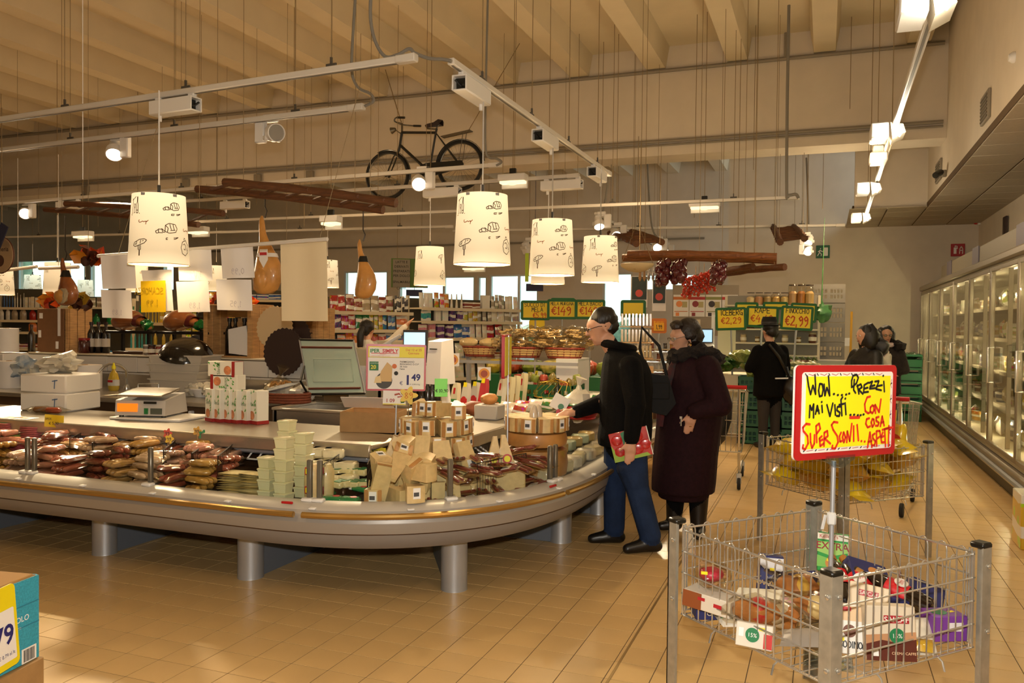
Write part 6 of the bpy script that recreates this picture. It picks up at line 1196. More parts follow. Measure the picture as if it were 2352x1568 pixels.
O('paper_roll',MB().lathe([(.045,0),(.045,.3)],18),PAPER,'white rolled paper standing at the back of the far basket','roll',None,(-.22,6.45,BF))
z0=.30
a,b=PZ(85,1508,z0),PZ(0,1552,z0);dx=(a-b);dx.z=0;L=.62;an=math.atan2(dx.y,dx.x)
t=T('pallet','wooden pallet under the blue cartons','pallet',(a.x,a.y,0),an)
for k in range(3):P('runner',MB().box((-.33,.06+.3*k,.05),(.72,.09,.1),ch=.004),PINE,t)
for k in range(5):P('board',MB().box((-.06-.16*k,.37,.112),(.1,.8,.022),ch=.003),PINE,t)
O('cardboard_tray',MB().box((-L/2,.35,0),(L+.03,.74,.17),ch=.004),CARD,'plain brown carton layer under the blue carton','box',None,(a.x,a.y,.215-.002),(0,0,an))
zt=PD(85,1317,(a-CAM).dot(_f)).z;hB=zt-z0;BLU=M('blue_carton','3aa0bc',.55,0,.25,160,spec=.3)
o=O('milk_carton_box',MB().box((-L/2,.33,hB/2),(L,.66,hB),ch=.004),CARD,'blue printed milk carton box with open brown top at the lower left','box',None,(a.x,a.y,z0),(0,0,an))
P('blue_side',MB().box((-L/2,-.004,hB/2),(L+.006,.008,hB-.002),ch=.002),BLU,o);P('blue_side',MB().box((.003,.33,hB/2),(.006,.66,hB-.002),ch=.002),BLU,o)
printed('GRANAROLO',.03,M('white_print','dfe8ea',.6),o,(-.235,-.0095,hB*.52),bold=.01);printed('g',.06,M('white_print'),o,(-.165,-.0095,hB*.6),bold=.02);printed('Latte\nParzialmente\nScremato',.016,M('white_print'),o,(-.17,-.0095,hB*.49));printed('LO',.055,M('white_print'),o,(-.26,-.0095,hB*.24),bold=.02);P('barcode',MB().box((-.05,-.0095,hB*.1),(.07,.002,.055)),PAPER,o)
mb=MB();[mb.box((-.075+.006*k,-.0108,hB*.1),(.003 if k%3 else .0045,.001,.045))for k in range(9)];P('barcode_bars',mb,M('barcode_ink'),o,kind='stuff');P('handle_slot',MB().box((-.15,-.0095,hB*.82),(.02,.002,.12)),M('deep_blue','14508a',.5),o);P('white_tab',MB().box((-.155,-.0095,hB*.93),(.025,.002,.03)),PAPER,o);P('lower_print',MB().box((-.31,-.0095,hB*.08),(.2,.002,.07)),M('deep_blue'),o)
P('flap_line',MB().box((-L/2,-.0095,hB*.7),(L,.002,.003)).box((-L/2,-.0095,hB*.45),(L,.002,.003)),M('carton_crease','2c7f98',.6),o);P('inner_top',MB().box((-L/2,.33,hB+.002),(L-.02,.64,.004)),M('card_top','b98e52',.8),o)
Lab=(a-b).length;lx_=-(.72*Lab+.1);c=a+Vector((math.cos(an)*lx_+math.sin(an)*.035,math.sin(an)*lx_-math.cos(an)*.035,hB*.56));o=O('price_card',MB().prism(rrect(.2,.3,.02),.004,'y'),M('card_yellow','e8d40a',.5),'yellow and white price card fixed to the blue carton','sign',None,(c.x,c.y,c.z),(-.04,-.05,an+.06));P('white_panel',MB().prism(rrect(.17,.19,.006),.001,'y',(0,-.0015,-.03)),PAPER,o);printed('0,79',.1,M('price_navy','1c1c6a',.6),o,(.078,-.003,-.06),align='RIGHT',bold=.02);printed('€ 0,79 al lt',.018,M('price_navy'),o,(.075,-.003,-.105),align='RIGHT')
#  the freezer wall along the aisle
FX=1.7;DW=1.40;FY1=17.25;ND=8
fz=T('freezer_cabinet','long upright glass door freezer cabinet along the right wall','freezer',(FX,FY1,0))
FM=M('freezer_metal','8f8676',.4,.35);FI=M('freezer_inside','bdb59c',.5);yb=FY1-DW*ND;yc=(FY1+yb)/2;Ln=FY1-yb
def FP(n,mb,mat,**k):return P(n,mb,mat,fz,(-FX,-FY1,0),**k)
FP('kick_panel',MB().box((FX+.42,yc,.06),(.84,Ln,.12)),BLACK);FP('lower_body',MB().box((FX+.40,yc,.2),(.9,Ln,.16),ch=.02),FM);FP('bumper',MB().tube([(FX-.06,yb,.19),(FX-.06,FY1,.19)],.03,8),ALU)
FP('back_wall',MB().box((FX+.86,yc,1.25),(.04,Ln,2.0)),FI);FP('floor_panel',MB().box((FX+.42,yc,.31),(.84,Ln,.04)),FI);FP('top_panel',MB().box((FX+.42,yc,2.27),(.84,Ln,.05)),FI);FP('end_wall',MB().box((FX+.42,FY1-.02,1.3),(.84,.04,1.95)),FM)
FP('end_wall',MB().box((FX+.42,yb+.02,1.3),(.84,.04,1.95)),FM);FP('canopy',MB().box((FX+.36,yc,2.335),(.82,Ln+.02,.09),ch=.02),FM);FP('sign_band',MB().box((FX+.12,yc-1.0,2.50),(.1,Ln-2.2,.24),ch=.01),M('taupe_band','8f8571',.6))
for k,px in enumerate((2180,2240,2345)):
 p=PX(px,610,FX+.06);FP('aisle_label',MB().box((FX+.062,min(p.y,FY1-1.5),2.5),(.012,.45,.26)),M('aisle_label','77707a',.6))
 FP('lamp_bar',MB().box((FX+.1,FY1-.7-DW*(k+1),2.22),(.03,.5,.012)),M('fridge_tube','fff4da',.3,emit=3,ecol=(1,.93,.72)))
for k in range(5,ND):FP('lamp_bar',MB().box((FX+.1,FY1-.7-DW*k,2.22),(.03,.5,.012)),MATS['fridge_tube'])
for k in range(ND*3):lamp('freezer_light','POINT',(FX+.11,FY1-DW*(k//3+.5)+.02,(.55,1.28,2.0)[k%3]),8,(1,.86,.52),.006)
for k in range(ND):
 y=FY1-DW*(k+.5);d=P('door',MB().box((0,0,0),(.03,.02,.01)),FM,fz,(0,y-FY1,0))
 for s_ in(-1,1):P('door_frame',MB().box((.0,s_*(DW/2-.025),1.30),(.045,.045,1.93),ch=.006),FM,d)
 P('door_frame',MB().box((.0,0,2.24),(.045,DW-.095,.05),ch=.006),FM,d);P('door_frame',MB().box((.0,0,.36),(.045,DW-.095,.05),ch=.006),FM,d);P('mullion',MB().box((.05,.02,1.3),(.04,.03,1.84)),FM,d)
 P('pane',MB().box((-.01,0,1.30),(.008,DW-.1,1.84)),glassmat('door_glass','f9f7ef',.09,.03)if 'door_glass' not in MATS else MATS['door_glass'],d)
 hy=.42;P('handle',MB().tube([(-.02,hy,1.4),(-.075,hy,1.4),(-.075,hy,1.03),(-.02,hy,1.03)],.014,8),CHROME,d)
for z in(.72,1.1,1.48,1.84):
 FP('shelf',MB().box((FX+.5,yc,z),(.62,Ln-.04,.02)),FI);FP('price_rail',MB().box((FX+.185,yc,z-.005),(.012,Ln-.04,.04)),M('price_rail','d2c8b0',.5))
bagm=[MB().pillow(.22,.2,.1,seed=k).xf(rot=(PI/2,0,PI/2))for k in range(3)];bagm=[b.xf((0,0,.105)).mesh('frozen_pack',BAG)for b in bagm];cartm=MB().box((0,0,.08),(.1,.24,.16),ch=.004).mesh('frozen_carton',PACK);tubm=MB().lathe([(.06,0),(.075,.12),(.078,.122),(.078,.14),(.02,.142)],14).mesh('frozen_tub',PACK)
cols=['c9b45a','d8cfb0','8a9a4a','b0703a','c8c2a8','3a6a5a','d0a050','7a4a3a','e0dcc8','4a5a7a','b8a880']
wz_={.33:'the freezer floor',.73:'the lowest freezer shelf',1.11:'the second freezer shelf',1.49:'the third freezer shelf',1.85:'the top freezer shelf'}
dn=['farthest','second farthest','third from the far end','fourth from the far end','fifth from the far end','sixth from the far end','second nearest','nearest']
for k in range(ND):
 for zi,z in enumerate((.33,.73,1.11,1.49,1.85)):
  n=5
  for q in range(n):
   y=FY1-DW*k-.12-(DW-.22)*(q+.5)/n;kind=(zi*3+k+q//2)%4;me=bagm[q%3]if kind in(0,1)else(cartm if kind==2 else tubm);nm='frozen_pack' if kind<2 else('frozen_carton' if kind==2 else 'frozen_tub')
   o=tag(P(nm,me,None,None,(FX+.3+U(-.03,.05),y,z+(0.0 if kind>1 else .0)),(0,U(-.15,.1)if kind<2 else 0,U(-.2,.2)),cols[(k*2+zi+q//2)%11]),'frozen %s on %s behind the %s glass door'%(['bag','bag','carton','tub'][kind],wz_[z],dn[k]),'frozen food','frozen %s, %s door, %s'%(['bags','bags','cartons','tubs'][kind],dn[k],wz_[z]))
   o.scale=(1,1,U(.85,1.15))
p=PZ(2343,1215,0);o=O('display_box',MB().box((0,0,.2),(.3,.3,.4),ch=.006),PACK,'yellow printed display box standing at the freezer, cut by the picture edge','box',None,(1.50,7.0,0),(0,0,0),'d9b030')
#  shelving, produce and the right arm of the counter
def hand_label(o,txt,x,z,h,wd,mat,y=-.008,name='lettering',sp=.14,wr=.6):
 mb=MB();hand(mb,txt,x,z,h,wd,sp,wr,-y);return P(name,mb,mat,o,smooth=0)
GF=M('green_sign_frame','125a24',.6);YS=M('yellow_sign_card','e3c617',.55)
def price_board(px0,py0,px1,py1,Y,label,lines,tilt=0.,pole=True,base_z=0.9,frame=None,card=None,z_rot=None):
 c=PY((px0+px1)/2,(py0+py1)/2,Y);w_=abs((PY(px1,py0,Y)-PY(px0,py0,Y)).length);h_=hgt(px0,py0,py1,Y);t=T('price_sign',label,'sign',c,(0,tilt,face(c)if z_rot is None else z_rot))
 P('frame',MB().prism(rrect(w_,h_,.03),.02,'y',(0,-.004,0)),frame or GF,t,smooth=.3);P('card',MB().box((0,-.006,0),(w_-.07,.006,h_-.07)),card or YS,t)
 for(txt,x,z,h,ink)in lines:hh=h*h_;kk=min(1,(w_*(1-x)-.09)/(len(txt)*.70*hh));hand_label(t,txt,-w_/2+.05+x*w_,-h_/2+z*h_,hh,hh*.13,ink,-.011,sp=.14*kk,wr=.6*kk)
 if pole:P('pole',MB().tube([(0,.01,-h_/2),(0,.01,base_z-c.z)],.012,8),ALU,t)
 return t
IK=M('marker_black','2a2a20',.7);IR=M('marker_red','c04a18',.7)
sub=lambda:[('X',0,0,0,IK)]
YA=10.6
price_board(1198,690,1262,735,YA,'yellow green-framed price sign reading SUCCO DI MELA',[('SUCCO DI',.0,.68,.2,IK),('MELA',.25,.44,.2,IK),('€5.99',.3,.12,.26,IR)])
price_board(1258,687,1324,733,YA,'yellow green-framed price sign reading MELA MURGINA',[('MELA MURGINA',.0,.7,.15,IK),('€149',.04,.24,.38,IR)])
price_board(1322,688,1389,733,YA,'yellow green-framed price sign reading MELA BACIO',[('MELA BACIO',.0,.7,.17,IK),('€149',.04,.26,.36,IR)])
price_board(1426,689,1483,729,10.0,'blank yellow green-framed sign behind the man in black',[])
price_board(1266,684,1320,700,YA+.3,'green-framed sign peeping out above the MELA MURGINA sign',[],pole=False);price_board(1392,706,1404,735,YA+.4,'sliver of a yellow sign right of the MELA BACIO sign',[],pole=False)
price_board(1216,734,1250,757,YA+.4,'small yellow card below the SUCCO DI MELA sign',[],pole=True,frame=YS)
YB=12.1
price_board(1643,706,1714,758,YB,'yellow green-framed price sign reading ICEBERG',[('ICEBERG',.06,.66,.23,IK),('€2,29',.08,.3,.26,IR)],-.04)
price_board(1714,703,1788,752,YB+.1,'yellow green-framed price sign reading RAPE',[('RAPE',.15,.68,.24,IK),('€4,49',.04,.28,.3,IR)],.03)
price_board(1793,703,1868,758,YB,'yellow green-framed price sign reading FINOCCHIO',[('FINOCCHIO',.04,.7,.19,IK),('€2,99',.04,.2,.38,IR)],.05)
price_board(1688,694,1742,712,YB+.5,'back of a green-framed sign behind the ICEBERG sign',[],pole=False);price_board(1752,693,1810,710,YB+.5,'back of a green-framed sign behind the RAPE sign',[],pole=False);price_board(1815,696,1876,740,YB+.5,'bright green-framed sign behind the FINOCCHIO sign',[],.05,pole=False)
price_board(1496,731,1531,765,11.4,'orange handwritten sign over the chrome spice rack',[('OFFERTA',.02,.7,.14,IR),('1,99',.1,.3,.26,IK)],frame=M('orange_frame','b5651c',.6),card=M('orange_card','d9a01e',.6),base_z=1.2)
#  gondola shelving
SHF=M('cream_shelving','d9cdb0',.45);SHB=M('shelf_back','55503f',.7)
ME={'bag':MB().pillow(.17,.24,.07).xf(rot=(PI/2-.12,0,0)).xf((0,0,.12)).mesh('snack_bag',BAG),'box':MB().box((0,0,.11),(.14,.06,.22),ch=.004).mesh('carton',PACK),'flat':MB().box((0,0,.05),(.2,.12,.1),ch=.004).mesh('carton',PACK),'bot':bottle_mb(.28,.04,.016).mesh('bottle',COLG),'jug':MB().lathe([(.06,0),(.07,.01),(.07,.15),(.04,.2),(.025,.22),(.025,.25),(.01,.252)],12,sy=.6).mesh('detergent_bottle',COLG),'cone':MB().lathe([(.05,0),(.05,.02),(.03,.15),(.018,.24),(.01,.25)],8,sy=.6).mesh('snack_bag',BAG)}
NM={'bag':('snack_bag','snack bag','bag'),'box':('food_carton','food carton','carton'),'flat':('food_carton','low food carton','carton'),'bot':('bottle','bottle','bottle'),'jug':('detergent_bottle','plastic jug bottle','bottle'),'cone':('snack_bag','gusseted bag','bag')}
COLN={'e8dcc4':'cream','d9772a':'orange','6a3a7a':'purple','c8b03a':'yellow','a89a84':'greyish','b02a22':'red','e8e4d8':'white','3a6ab0':'blue','1d7a40':'green','2a1a14':'dark','8a3a24':'brown','3aa0a0':'teal','d890a0':'pink'}
def gondola(name_label,A,B,shelves,depth=.42,ztop=2.2,where='',w_=.17,backc=None):
 A,B=Vector((A[0],A[1],0)),Vector((B[0],B[1],0));L=(B-A).length;an=math.atan2(B.y-A.y,B.x-A.x);t=T('shelving_unit',name_label,'shelving',A,an)
 P('back_panel',MB().box((L/2,depth,ztop/2),(L,.03,ztop)),backc or SHB,t)
 for x in(.02,L-.02):P('upright',MB().box((x,depth-.03,ztop/2+.02),(.05,.04,ztop+.04)),SHF,t)
 P('plinth',MB().box((L/2,depth/2,.07),(L,depth,.14)),SHF,t)
 for si,(z,items)in enumerate(shelves):
  P('shelf',MB().box((L/2,depth/2,z-.012),(L-.1,depth,.024)),SHF,t);P('price_rail',MB().box((L/2,-.008,z-.02),(L-.1,.014,.05)),SHF,t)
  n=max(1,len(items));x=.06;per=(L-.12)/n
  for(kd,col,cnt)in items:
   for q in range(cnt):
    lx=x+per*(q+.5)/cnt;ly=.1+U(-.02,.03);wp=A+Vector((math.cos(an)*lx-math.sin(an)*ly,math.sin(an)*lx+math.cos(an)*ly,z));nm,wd,ct=NM[kd]
    o=tag(P(nm,ME[kd],None,None,wp,(0,0,an+U(-.15,.15)),col),'%s %s on the %s shelf of the %s'%(COLN.get(col,'printed'),wd,['lowest','second','third','fourth','fifth'][si]if len(shelves)>1 else 'only',where),ct,'%s %ss on the %s, shelf %s'%(COLN.get(col,'printed'),wd,where,'abcde'[si]))
    k_=min(1.15,per/cnt/(w_+.01));o.scale=(k_,k_,U(.95,1.1))
   x+=per
 return t
cr_,og,pu,ye,gy,rd,wh,bl,gr,dk,br,te,pk=COLN.keys()
gA,gB=PD(962,700,13.2),PD(1204,700,14.6)
def zs(px,py,D):return PD(px,py,D).z
zq=[zs(1000,829,13.2),zs(1000,777,13.2),zs(1000,737,13.2),zs(1000,706,13.2)]
gondola('cream shelving with bags and sweets under the far windows',gA,gB,[(zq[0]-.3,[('bag',gy,3),('bag',cr_,3),('bag',rd,2)]),(zq[0]+.02,[('bag',gy,3),('bag',cr_,3),('flat',br,2)]),(zq[1],[('box',pk,2),('box',pu,2),('bag',bl,2),('bag',cr_,3),('bag',rd,2),('bag',wh,2)]),(zq[2],[('box',te,1),('box',wh,2),('box',pu,2),('bag',ye,3),('bag',gy,3),('bag',cr_,2),('bag',gy,2)]),(zq[3],[('bag',wh,3),('bag',og,3),('cone',cr_,3),('flat',br,2),('box',wh,1),('bag',gy,4),('bag',cr_,3)])],.4,zq[3]+.16,'sweets shelving')
gA,gB=PD(716,700,11.6),PD(955,700,12.8)
zq=[zs(800,804,12),zs(800,757,12),zs(800,715,12)]
gondola('dark backed shelving of snacks behind the girl in white',gA,gB,[(zq[0]-.35,[('bag',rd,4),('bag',ye,4)]),(zq[0]+.0,[('bot',dk,4),('bag',og,3),('bag',rd,3),('bag',bl,3)]),(zq[1],[('bag',wh,2),('bag',pu,2),('bag',rd,2),('bag',gr,2),('bag',ye,3),('bag',bl,3),('bag',og,1)]),(zq[2],[('bag',wh,1),('bag',rd,2),('bag',br,2),('bag',gy,2),('bag',br,2),('bag',dk,6)])],.4,zq[2]+.22,'snack shelving')
gA,gB=PD(-30,700,17),PD(105,700,17)
zq=[zs(50,800,17),zs(50,762,17),zs(50,735,17),zs(50,706,17)]
gondola('cream shelving of bottles at the far left edge',gA,gB,[(zq[0],[('flat',br,4)]),(zq[1],[('flat',dk,3),('jug',og,1)]),(zq[2],[('jug',wh,3),('jug',gy,2),('jug',rd,2)]),(zq[3],[('bot',dk,4),('bot',bl,4),('bot',wh,4),('box',cr_,3),('box',wh,2)])],.45,zq[3]+.4,'far left shelving')
gA,gB=PD(100,700,20),PD(300,700,20)
gondola('dim shelving behind the dark hanging ham',gA,gB,[(zs(200,815,20),[('flat',bl,5)]),(zs(200,745,20),[('flat',bl,6),('jug',gr,3)]),(zs(200,705,20),[('box',cr_,4),('box',gy,4),('flat',br,3)])],.45,zs(200,680,20),'shelving behind the ham')
gA,gB=PD(282,700,14),PD(405,700,14)
gondola('cream shelving of yellow tins and bottles behind the yellow sheet',gA,gB,[(zs(340,800,14),[('bot',te,6),('bot',ye,3)]),(zs(340,741,14),[('bot',gr,2),('bot',ye,5),('box',ye,3)])],.4,zs(340,690,14),'yellow tins shelving')
gA,gB=PD(395,700,15),PD(545,700,15)
gondola('dark shelving of pasta packs behind the second ham stand',gA,gB,[(zs(450,775,15),[('box',ye,4),('box',cr_,2)]),(zs(450,730,15),[('box',ye,4),('box',og,2),('bag',ye,2)]),(zs(450,700,15),[('bag',og,2),('bag',ye,3)])],.4,zs(450,670,15),'pasta shelving')
gA,gB=PD(552,700,15.5),PD(735,700,15.5)
gondola('dark shelving of blue packs behind the pine crate',gA,gB,[(zs(600,770,15.5),[('flat',bl,5)]),(zs(600,720,15.5),[('flat',bl,4),('flat',dk,3),('jug',wh,2),('bag',ye,2)]),(zs(600,688,15.5),[('flat',bl,3),('box',dk,3)])],.4,zs(600,665,15.5),'blue packs shelving')
p=PY(937,628,13.6);t=T('department_sign','hanging grey department sign reading LATTE E DERIVATI','sign',p,face(p));w_=.58
P('panel',MB().box((0,0,0),(w_*.55,.02,.52),ch=.004).xf((-.12,0,0)),M('sign_grey','8f8572',.6),t);P('panel',MB().box((.24,.01,-.01),(.22,.02,.46)),M('sign_grey2','9a917e',.6),t);P('green_back',MB().box((.03,.03,.01),(w_+.1,.015,.54)),M('sign_olive','5c7a2a',.6),t)
for k,tx_ in enumerate(('LATTE E','DERIVATI','PREPARATI','PER DOLCI','SPALMABILI','CAFFE')):printed(tx_,.062,M('sign_dark','2c2a24',.7),t,(-.12,-.0115,.19-.085*k-(.03 if k>3 else 0)-(.03 if k>4 else 0)),align='CENTER',bold=.01)
for k,tx_ in enumerate(('ME','C','BI')):printed(tx_,.055,M('sign_dark'),t,(.15,-.0015,.14-.15*k))
P('cord',MB().tube([(-.2,0,.26),(-.2,0,3.6)],.004,4).tube([(.25,0,.26),(.25,0,3.6)],.004,4),WIRE,t);P('blue_tag',MB().box((.12,-.01,-.36),(.3,.012,.12)).tube([(.12,0,-.26),(.12,0,-.3)],.004,4),M('navy_tag','24244a',.6),t)
p=PY(1228,660,13.6);o=O('promo_tag',MB().box((0,0,0),(.3,.012,.13)).tube([(0,0,.06),(0,0,3.7)],.004,4),M('navy_tag'),'small navy hanging tag below the second drum lamp','sign',None,p,(0,0,face(p)));P('green_strip',MB().box((-.14,.01,.35),(.06,.012,.5)),M('lime_strip','b8d42a',.6),o)
for(px,py,w_,h_,lb)in[(1468,670,.22,.42,'hanging photo card of a tomato plant, left one'),(1514,678,.18,.42,'hanging photo card of a tomato plant, right one')]:
 p=PY(px,py,11);o=O('photo_card',MB().box((0,0,0),(w_,.006,h_)),PAPER,lb,'card',None,p,(0,0,face(p)));P('photo',MB().box((0,-.005,.05),(w_-.02,.003,h_-.11)),M('dark_leaf_photo','26301c',.5,0,.5,20),o);P('photo_fruit',MB().lathe([(.05,-.009),(.05,-.0075)],16,(0,0,-.02),'y'),M('photo_red','c0402a',.5),o);P('cord',MB().tube([(0,0,h_/2),(0,0,2.0)],.003,4),WIRE,o)
p=PY(1620,702,14.5);t=T('poster_board','board with four recipe posters over the produce desk','board',p,face(p));W4=1.1;H4=.38
P('board',MB().box((0,.02,-.08),(W4+.02,.02,H4+.5)),M('board_grey','9c8f7c',.7),t)
for x in(-.5,.5):P('post',MB().box((x,.05,-p.z/2-.1),(.04,.03,p.z-.22)),SHF,t)
for k,(cc,c2)in enumerate([('c8702a','e08a4a'),('b02a2c','8a2a2a'),('8a8a4a','3a3030'),('b8342c','c84a3a')]):
 x=-W4/2+W4*(k+.5)/4;q=P('poster',MB().box((x,0,0),(W4/4-.012,.008,H4)),PAPER,t);P('poster_header',MB().box((x,-.006,H4*.34),(W4/4-.012,.003,.05)),pmat(cc),q);P('poster_picture',MB().lathe([(.055,-.009),(.055,-.0075)],14,(x-.03,0,.03),'y'),pmat(c2),q);P('poster_text',MB().box((x+.06,-.006,.02),(.09,.003,.1)),M('print_olive','b5a878',.7),q);P('poster_strip',MB().box((x,-.006,-.1),(W4/4-.05,.003,.012)),pmat(cc),q);P('poster_picture',MB().box((x-.06,-.006,-.15),(.06,.003,.06)),pmat(c2),q)
for k,(px,py,ww,hh,lb)in enumerate([(1588,752,.3,.28,'white notice pinned below the recipe posters')]):
 q=PY(px,py,14.3);O('notice',MB().box((0,0,0),(ww,.006,hh)),M('notice_cream','d5c6ac',.7),lb,'notice',None,q,(0,0,face(q)))
p=PY(1622,770,12.6);t=T('produce_scale','produce scale with small lit screen behind the woman in the burgundy coat','scale',(p.x,p.y,.92),face(p));P('stand',MB().box((0,.05,.2),(.25,.2,.4),ch=.02),WHITE,t);P('post',MB().box((.1,.08,.6),(.05,.04,.5)),WHITE,t);P('screen',MB().box((0,0,.53),(.2,.03,.22),ch=.006),BLACK,t);P('display',MB().box((0,-.018,.53),(.17,.006,.18)),MATS['lit_screen'],t);P('leaflet',MB().box((.3,0,.45),(.26,.01,.4)),M('leaflet','d8d4b8',.6),t);P('leaflet',MB().box((.34,-.01,.2),(.26,.01,.2)),M('leaflet'),t)
O('scale_table',MB().box((0,0,.45),(.9,.6,.9),ch=.01),SHF,'cream table under the produce scale','table',None,(p.x+.15,p.y+.1,0),(0,0,face(p)))
#  produce stand with green crates
CRG=M('dark_green_crate','0e5a30',.45,coat=.15)
def crate_mb(w_=.55,d_=.38,h_=.22):
 mb=MB();t_=.012
 mb.box((0,0,t_/2),(w_,d_,t_));
 for sy_ in(-1,1):
  mb.box((0,sy_*(d_/2-t_/2),h_*.12),(w_,t_,h_*.24)).box((0,sy_*(d_/2-t_/2),h_*.88),(w_,t_,h_*.24)).box((0,sy_*(d_/2-t_/2),h_*.5),(w_*.1,t_,h_*.52))
  for k in(-1,1):
   mb.box((k*w_*.46,sy_*(d_/2-t_/2),h_*.5),(w_*.08,t_,h_*.52))
   for q in range(3):mb.box((k*w_*(.14+.1*q),sy_*(d_/2-t_/2),h_*.5),(w_*.03,t_,h_*.52))
   mb.box((k*w_*.24,sy_*(d_/2-t_/2+.004),h_*.5),(w_*.38,.006,.02))
 for sx_ in(-1,1):mb.box((sx_*(w_/2-t_/2),0,h_*.3),(t_,d_,h_*.6)).box((sx_*(w_/2-t_/2),0,h_*.92),(t_,d_,h_*.16))
 return mb
cm=crate_mb().mesh('produce_crate',CRG,.3)
c0=PZ(1690,1018,0);rows=['bottom','second','third','top']
for c in range(3):
 for r_ in range(4):
  x=c0.x+.29+.565*c;
  if c>3 and r_>3:continue
  tag(P('produce_crate',cm,None,None,(x,c0.y+.2,.232*r_)),'dark green plastic crate, %s row of the produce stand, %s from the trolley'%(rows[r_],['first','second','third','fourth','fifth','sixth'][c]),'crate','green crates under the produce')
PT=.932
O('produce_table',MB().box((0,0,.45),(1.5,1.5,.86),ch=.01),CRG,'dark green table behind the produce crates','table',None,(c0.x+.77,c0.y+1.2,0))
def leafy(name,label,cat,loc,r,col,group,n=9,seed=0):
 t=T(name,label,cat,loc,0,group);P('heart',MB().ball((0,0,r*.75),(r*.8,r*.8,r*.75),12,8,.25,seed),VEG,t,color=col)
 lf=MB().add([(-.3*r,0,0),(.3*r,0,0),(.75*r,-.1*r,r*.7),(.5*r,-.25*r,r*1.15),(0,-.2*r,r*1.3),(-.5*r,-.25*r,r*1.15),(-.75*r,-.1*r,r*.7),(0,.12*r,r*.6)],[(0,1,7),(1,2,7),(2,3,7),(3,4,7),(4,5,7),(5,6,7),(6,0,7)])
 me=PL.get(('leaf',round(r,2)))or lf.mesh('leaf',VEG);PL[('leaf',round(r,2))]=me
 for k in range(n):a=2*PI*k/n+seed;P('leaf',me,None,t,(math.cos(a)*r*.55,math.sin(a)*r*.55,.02),(.5+.2*(k%2),0,a+PI/2),color=col)
 return t
for k,(px,py)in enumerate([(1704,868),(1722,858),(1738,872),(1712,846),(1730,842),(1748,850),(1752,868)]):
 p=PZ(px,py,PT+.05);leafy('lettuce','pale green lettuce head piled left of the man in the hat','lettuce',(p.x,c0.y+.2+.12*(k>2),PT+.02+.14*(k>2)),.12,['b9c27a','a8b868','c4cc88'][k%3],'lettuces left of the hat',7,k)
for k,px in enumerate((1698,1714,1730,1746)):
 p=PZ(px,886,PT);t=T('broccoli','green romanesco head in the front row of the produce stand','vegetable',(p.x,c0.y+.1,PT-.06),0,'romanesco heads');P('head',MB().ball((0,0,.07),(.09,.09,.08),14,10,.9,k),VEG,t,color='8fa03e')
 [P('floret',MB().ball((0,0,0),(.035,.035,.04),8,6,.5),VEG,t,(.06*math.cos(a),.06*math.sin(a),.1),color='9aab4a')for a in(0,1.3,2.6,3.9,5.2)]
for k,(px,py)in enumerate([(1700,812),(1680,818)]):
 p=PZ(px,py,1.2);t=T('striped_gourd','striped pale green gourd on the produce, %s'%['right one','left one'][k],'vegetable',(p.x,c0.y+.75,1.05),.4);P('body',MB().ball((0,0,.1),(.17,.12,.11),14,9,.1),VEG,t,color='b4b66a')
 for q in range(6):P('stripe',MB().tube([(.16*math.cos(a),.0+.115*math.sin(a)*math.cos(q*.52),.1+.1*math.sin(a)*math.sin(q*.52))for a in[PI*i/7 for i in range(8)]],.008,5),VEG,t,color='5a7030')
for k in range(12):
 p=PZ(1668+9*(k%4),835+9*(k//4),1.0);leafy('leaf_bunch','dark green leafy bunch at the left end of the produce stand','vegetable',(p.x,c0.y+.35+.15*(k//4),PT+.02+.05*(k//4)),.1,['3f6a2a','4f7a34','2f5a24'][k%3],'leafy bunches by the trolley',6,k)
for k in range(6):
 p=PZ(1690+6*k,832,1.0);t=T('tomato','small red tomato among the green bunches','tomato',(p.x,c0.y+.62,PT+.06),0,'tomatoes in the greens');P('fruit',MB().ball((0,0,.03),(.035,.035,.03),10,7),VEG,t,color='c03a20');P('calyx',MB().lathe([(.014,.058),(.004,.064)],5),VEG,t,color='3f6a2a')
for k in range(18):
 p=PZ(1815+11*(k%6),830+12*(k//6),1.0);kind=k//6
 if kind==1:leafy('cauliflower','white fennel head right of the man in the hat','vegetable',(p.x,c0.y+.5,PT+.06),.085,'d0cfa0','fennel heads',5,k)
 elif kind==0:
  t=T('turnip','purple and white turnip in the back row right of the hat','vegetable',(p.x,c0.y+.85,PT+.1),0,'turnips');P('root',MB().ball((0,0,.05),(.07,.07,.055),10,7,.2,k),VEG,t,color=['c8a088','9a6a5a','b8b07a'][k%3]);P('greens',MB().tube([(0,0,.09),(.03,-.05,.13),(.08,-.12,.1)],[.012,.02,.004],5),VEG,t,color='4f6a34')
 else:leafy('cabbage','pale round cabbage in the front row right of the hat','cabbage',(p.x,c0.y+.22,PT),.085,'c2c28c','cabbages by the hat man',5,k)
jy=13.6
t=T('white_shelves','white wall shelves with jars behind the price signs','shelving',(PY(1768,850,jy).x,jy,0));jw=abs(PY(1872,800,jy).x-PY(1655,800,jy).x)
P('back_board',MB().box((0,.3,1.05),(jw,.03,2.1)),M('shelf_grey','8f8a80',.7),t)
jz=[PY(1800,y,jy).z for y in(815,787,755,700)]
for z in jz:P('shelf',MB().box((0,.14,z-.012),(jw,.34,.024)),SHF,t)
for x in(-jw/2,0,jw/2):P('upright',MB().box((x,.29,1.05),(.04,.04,2.1)),SHF,t)
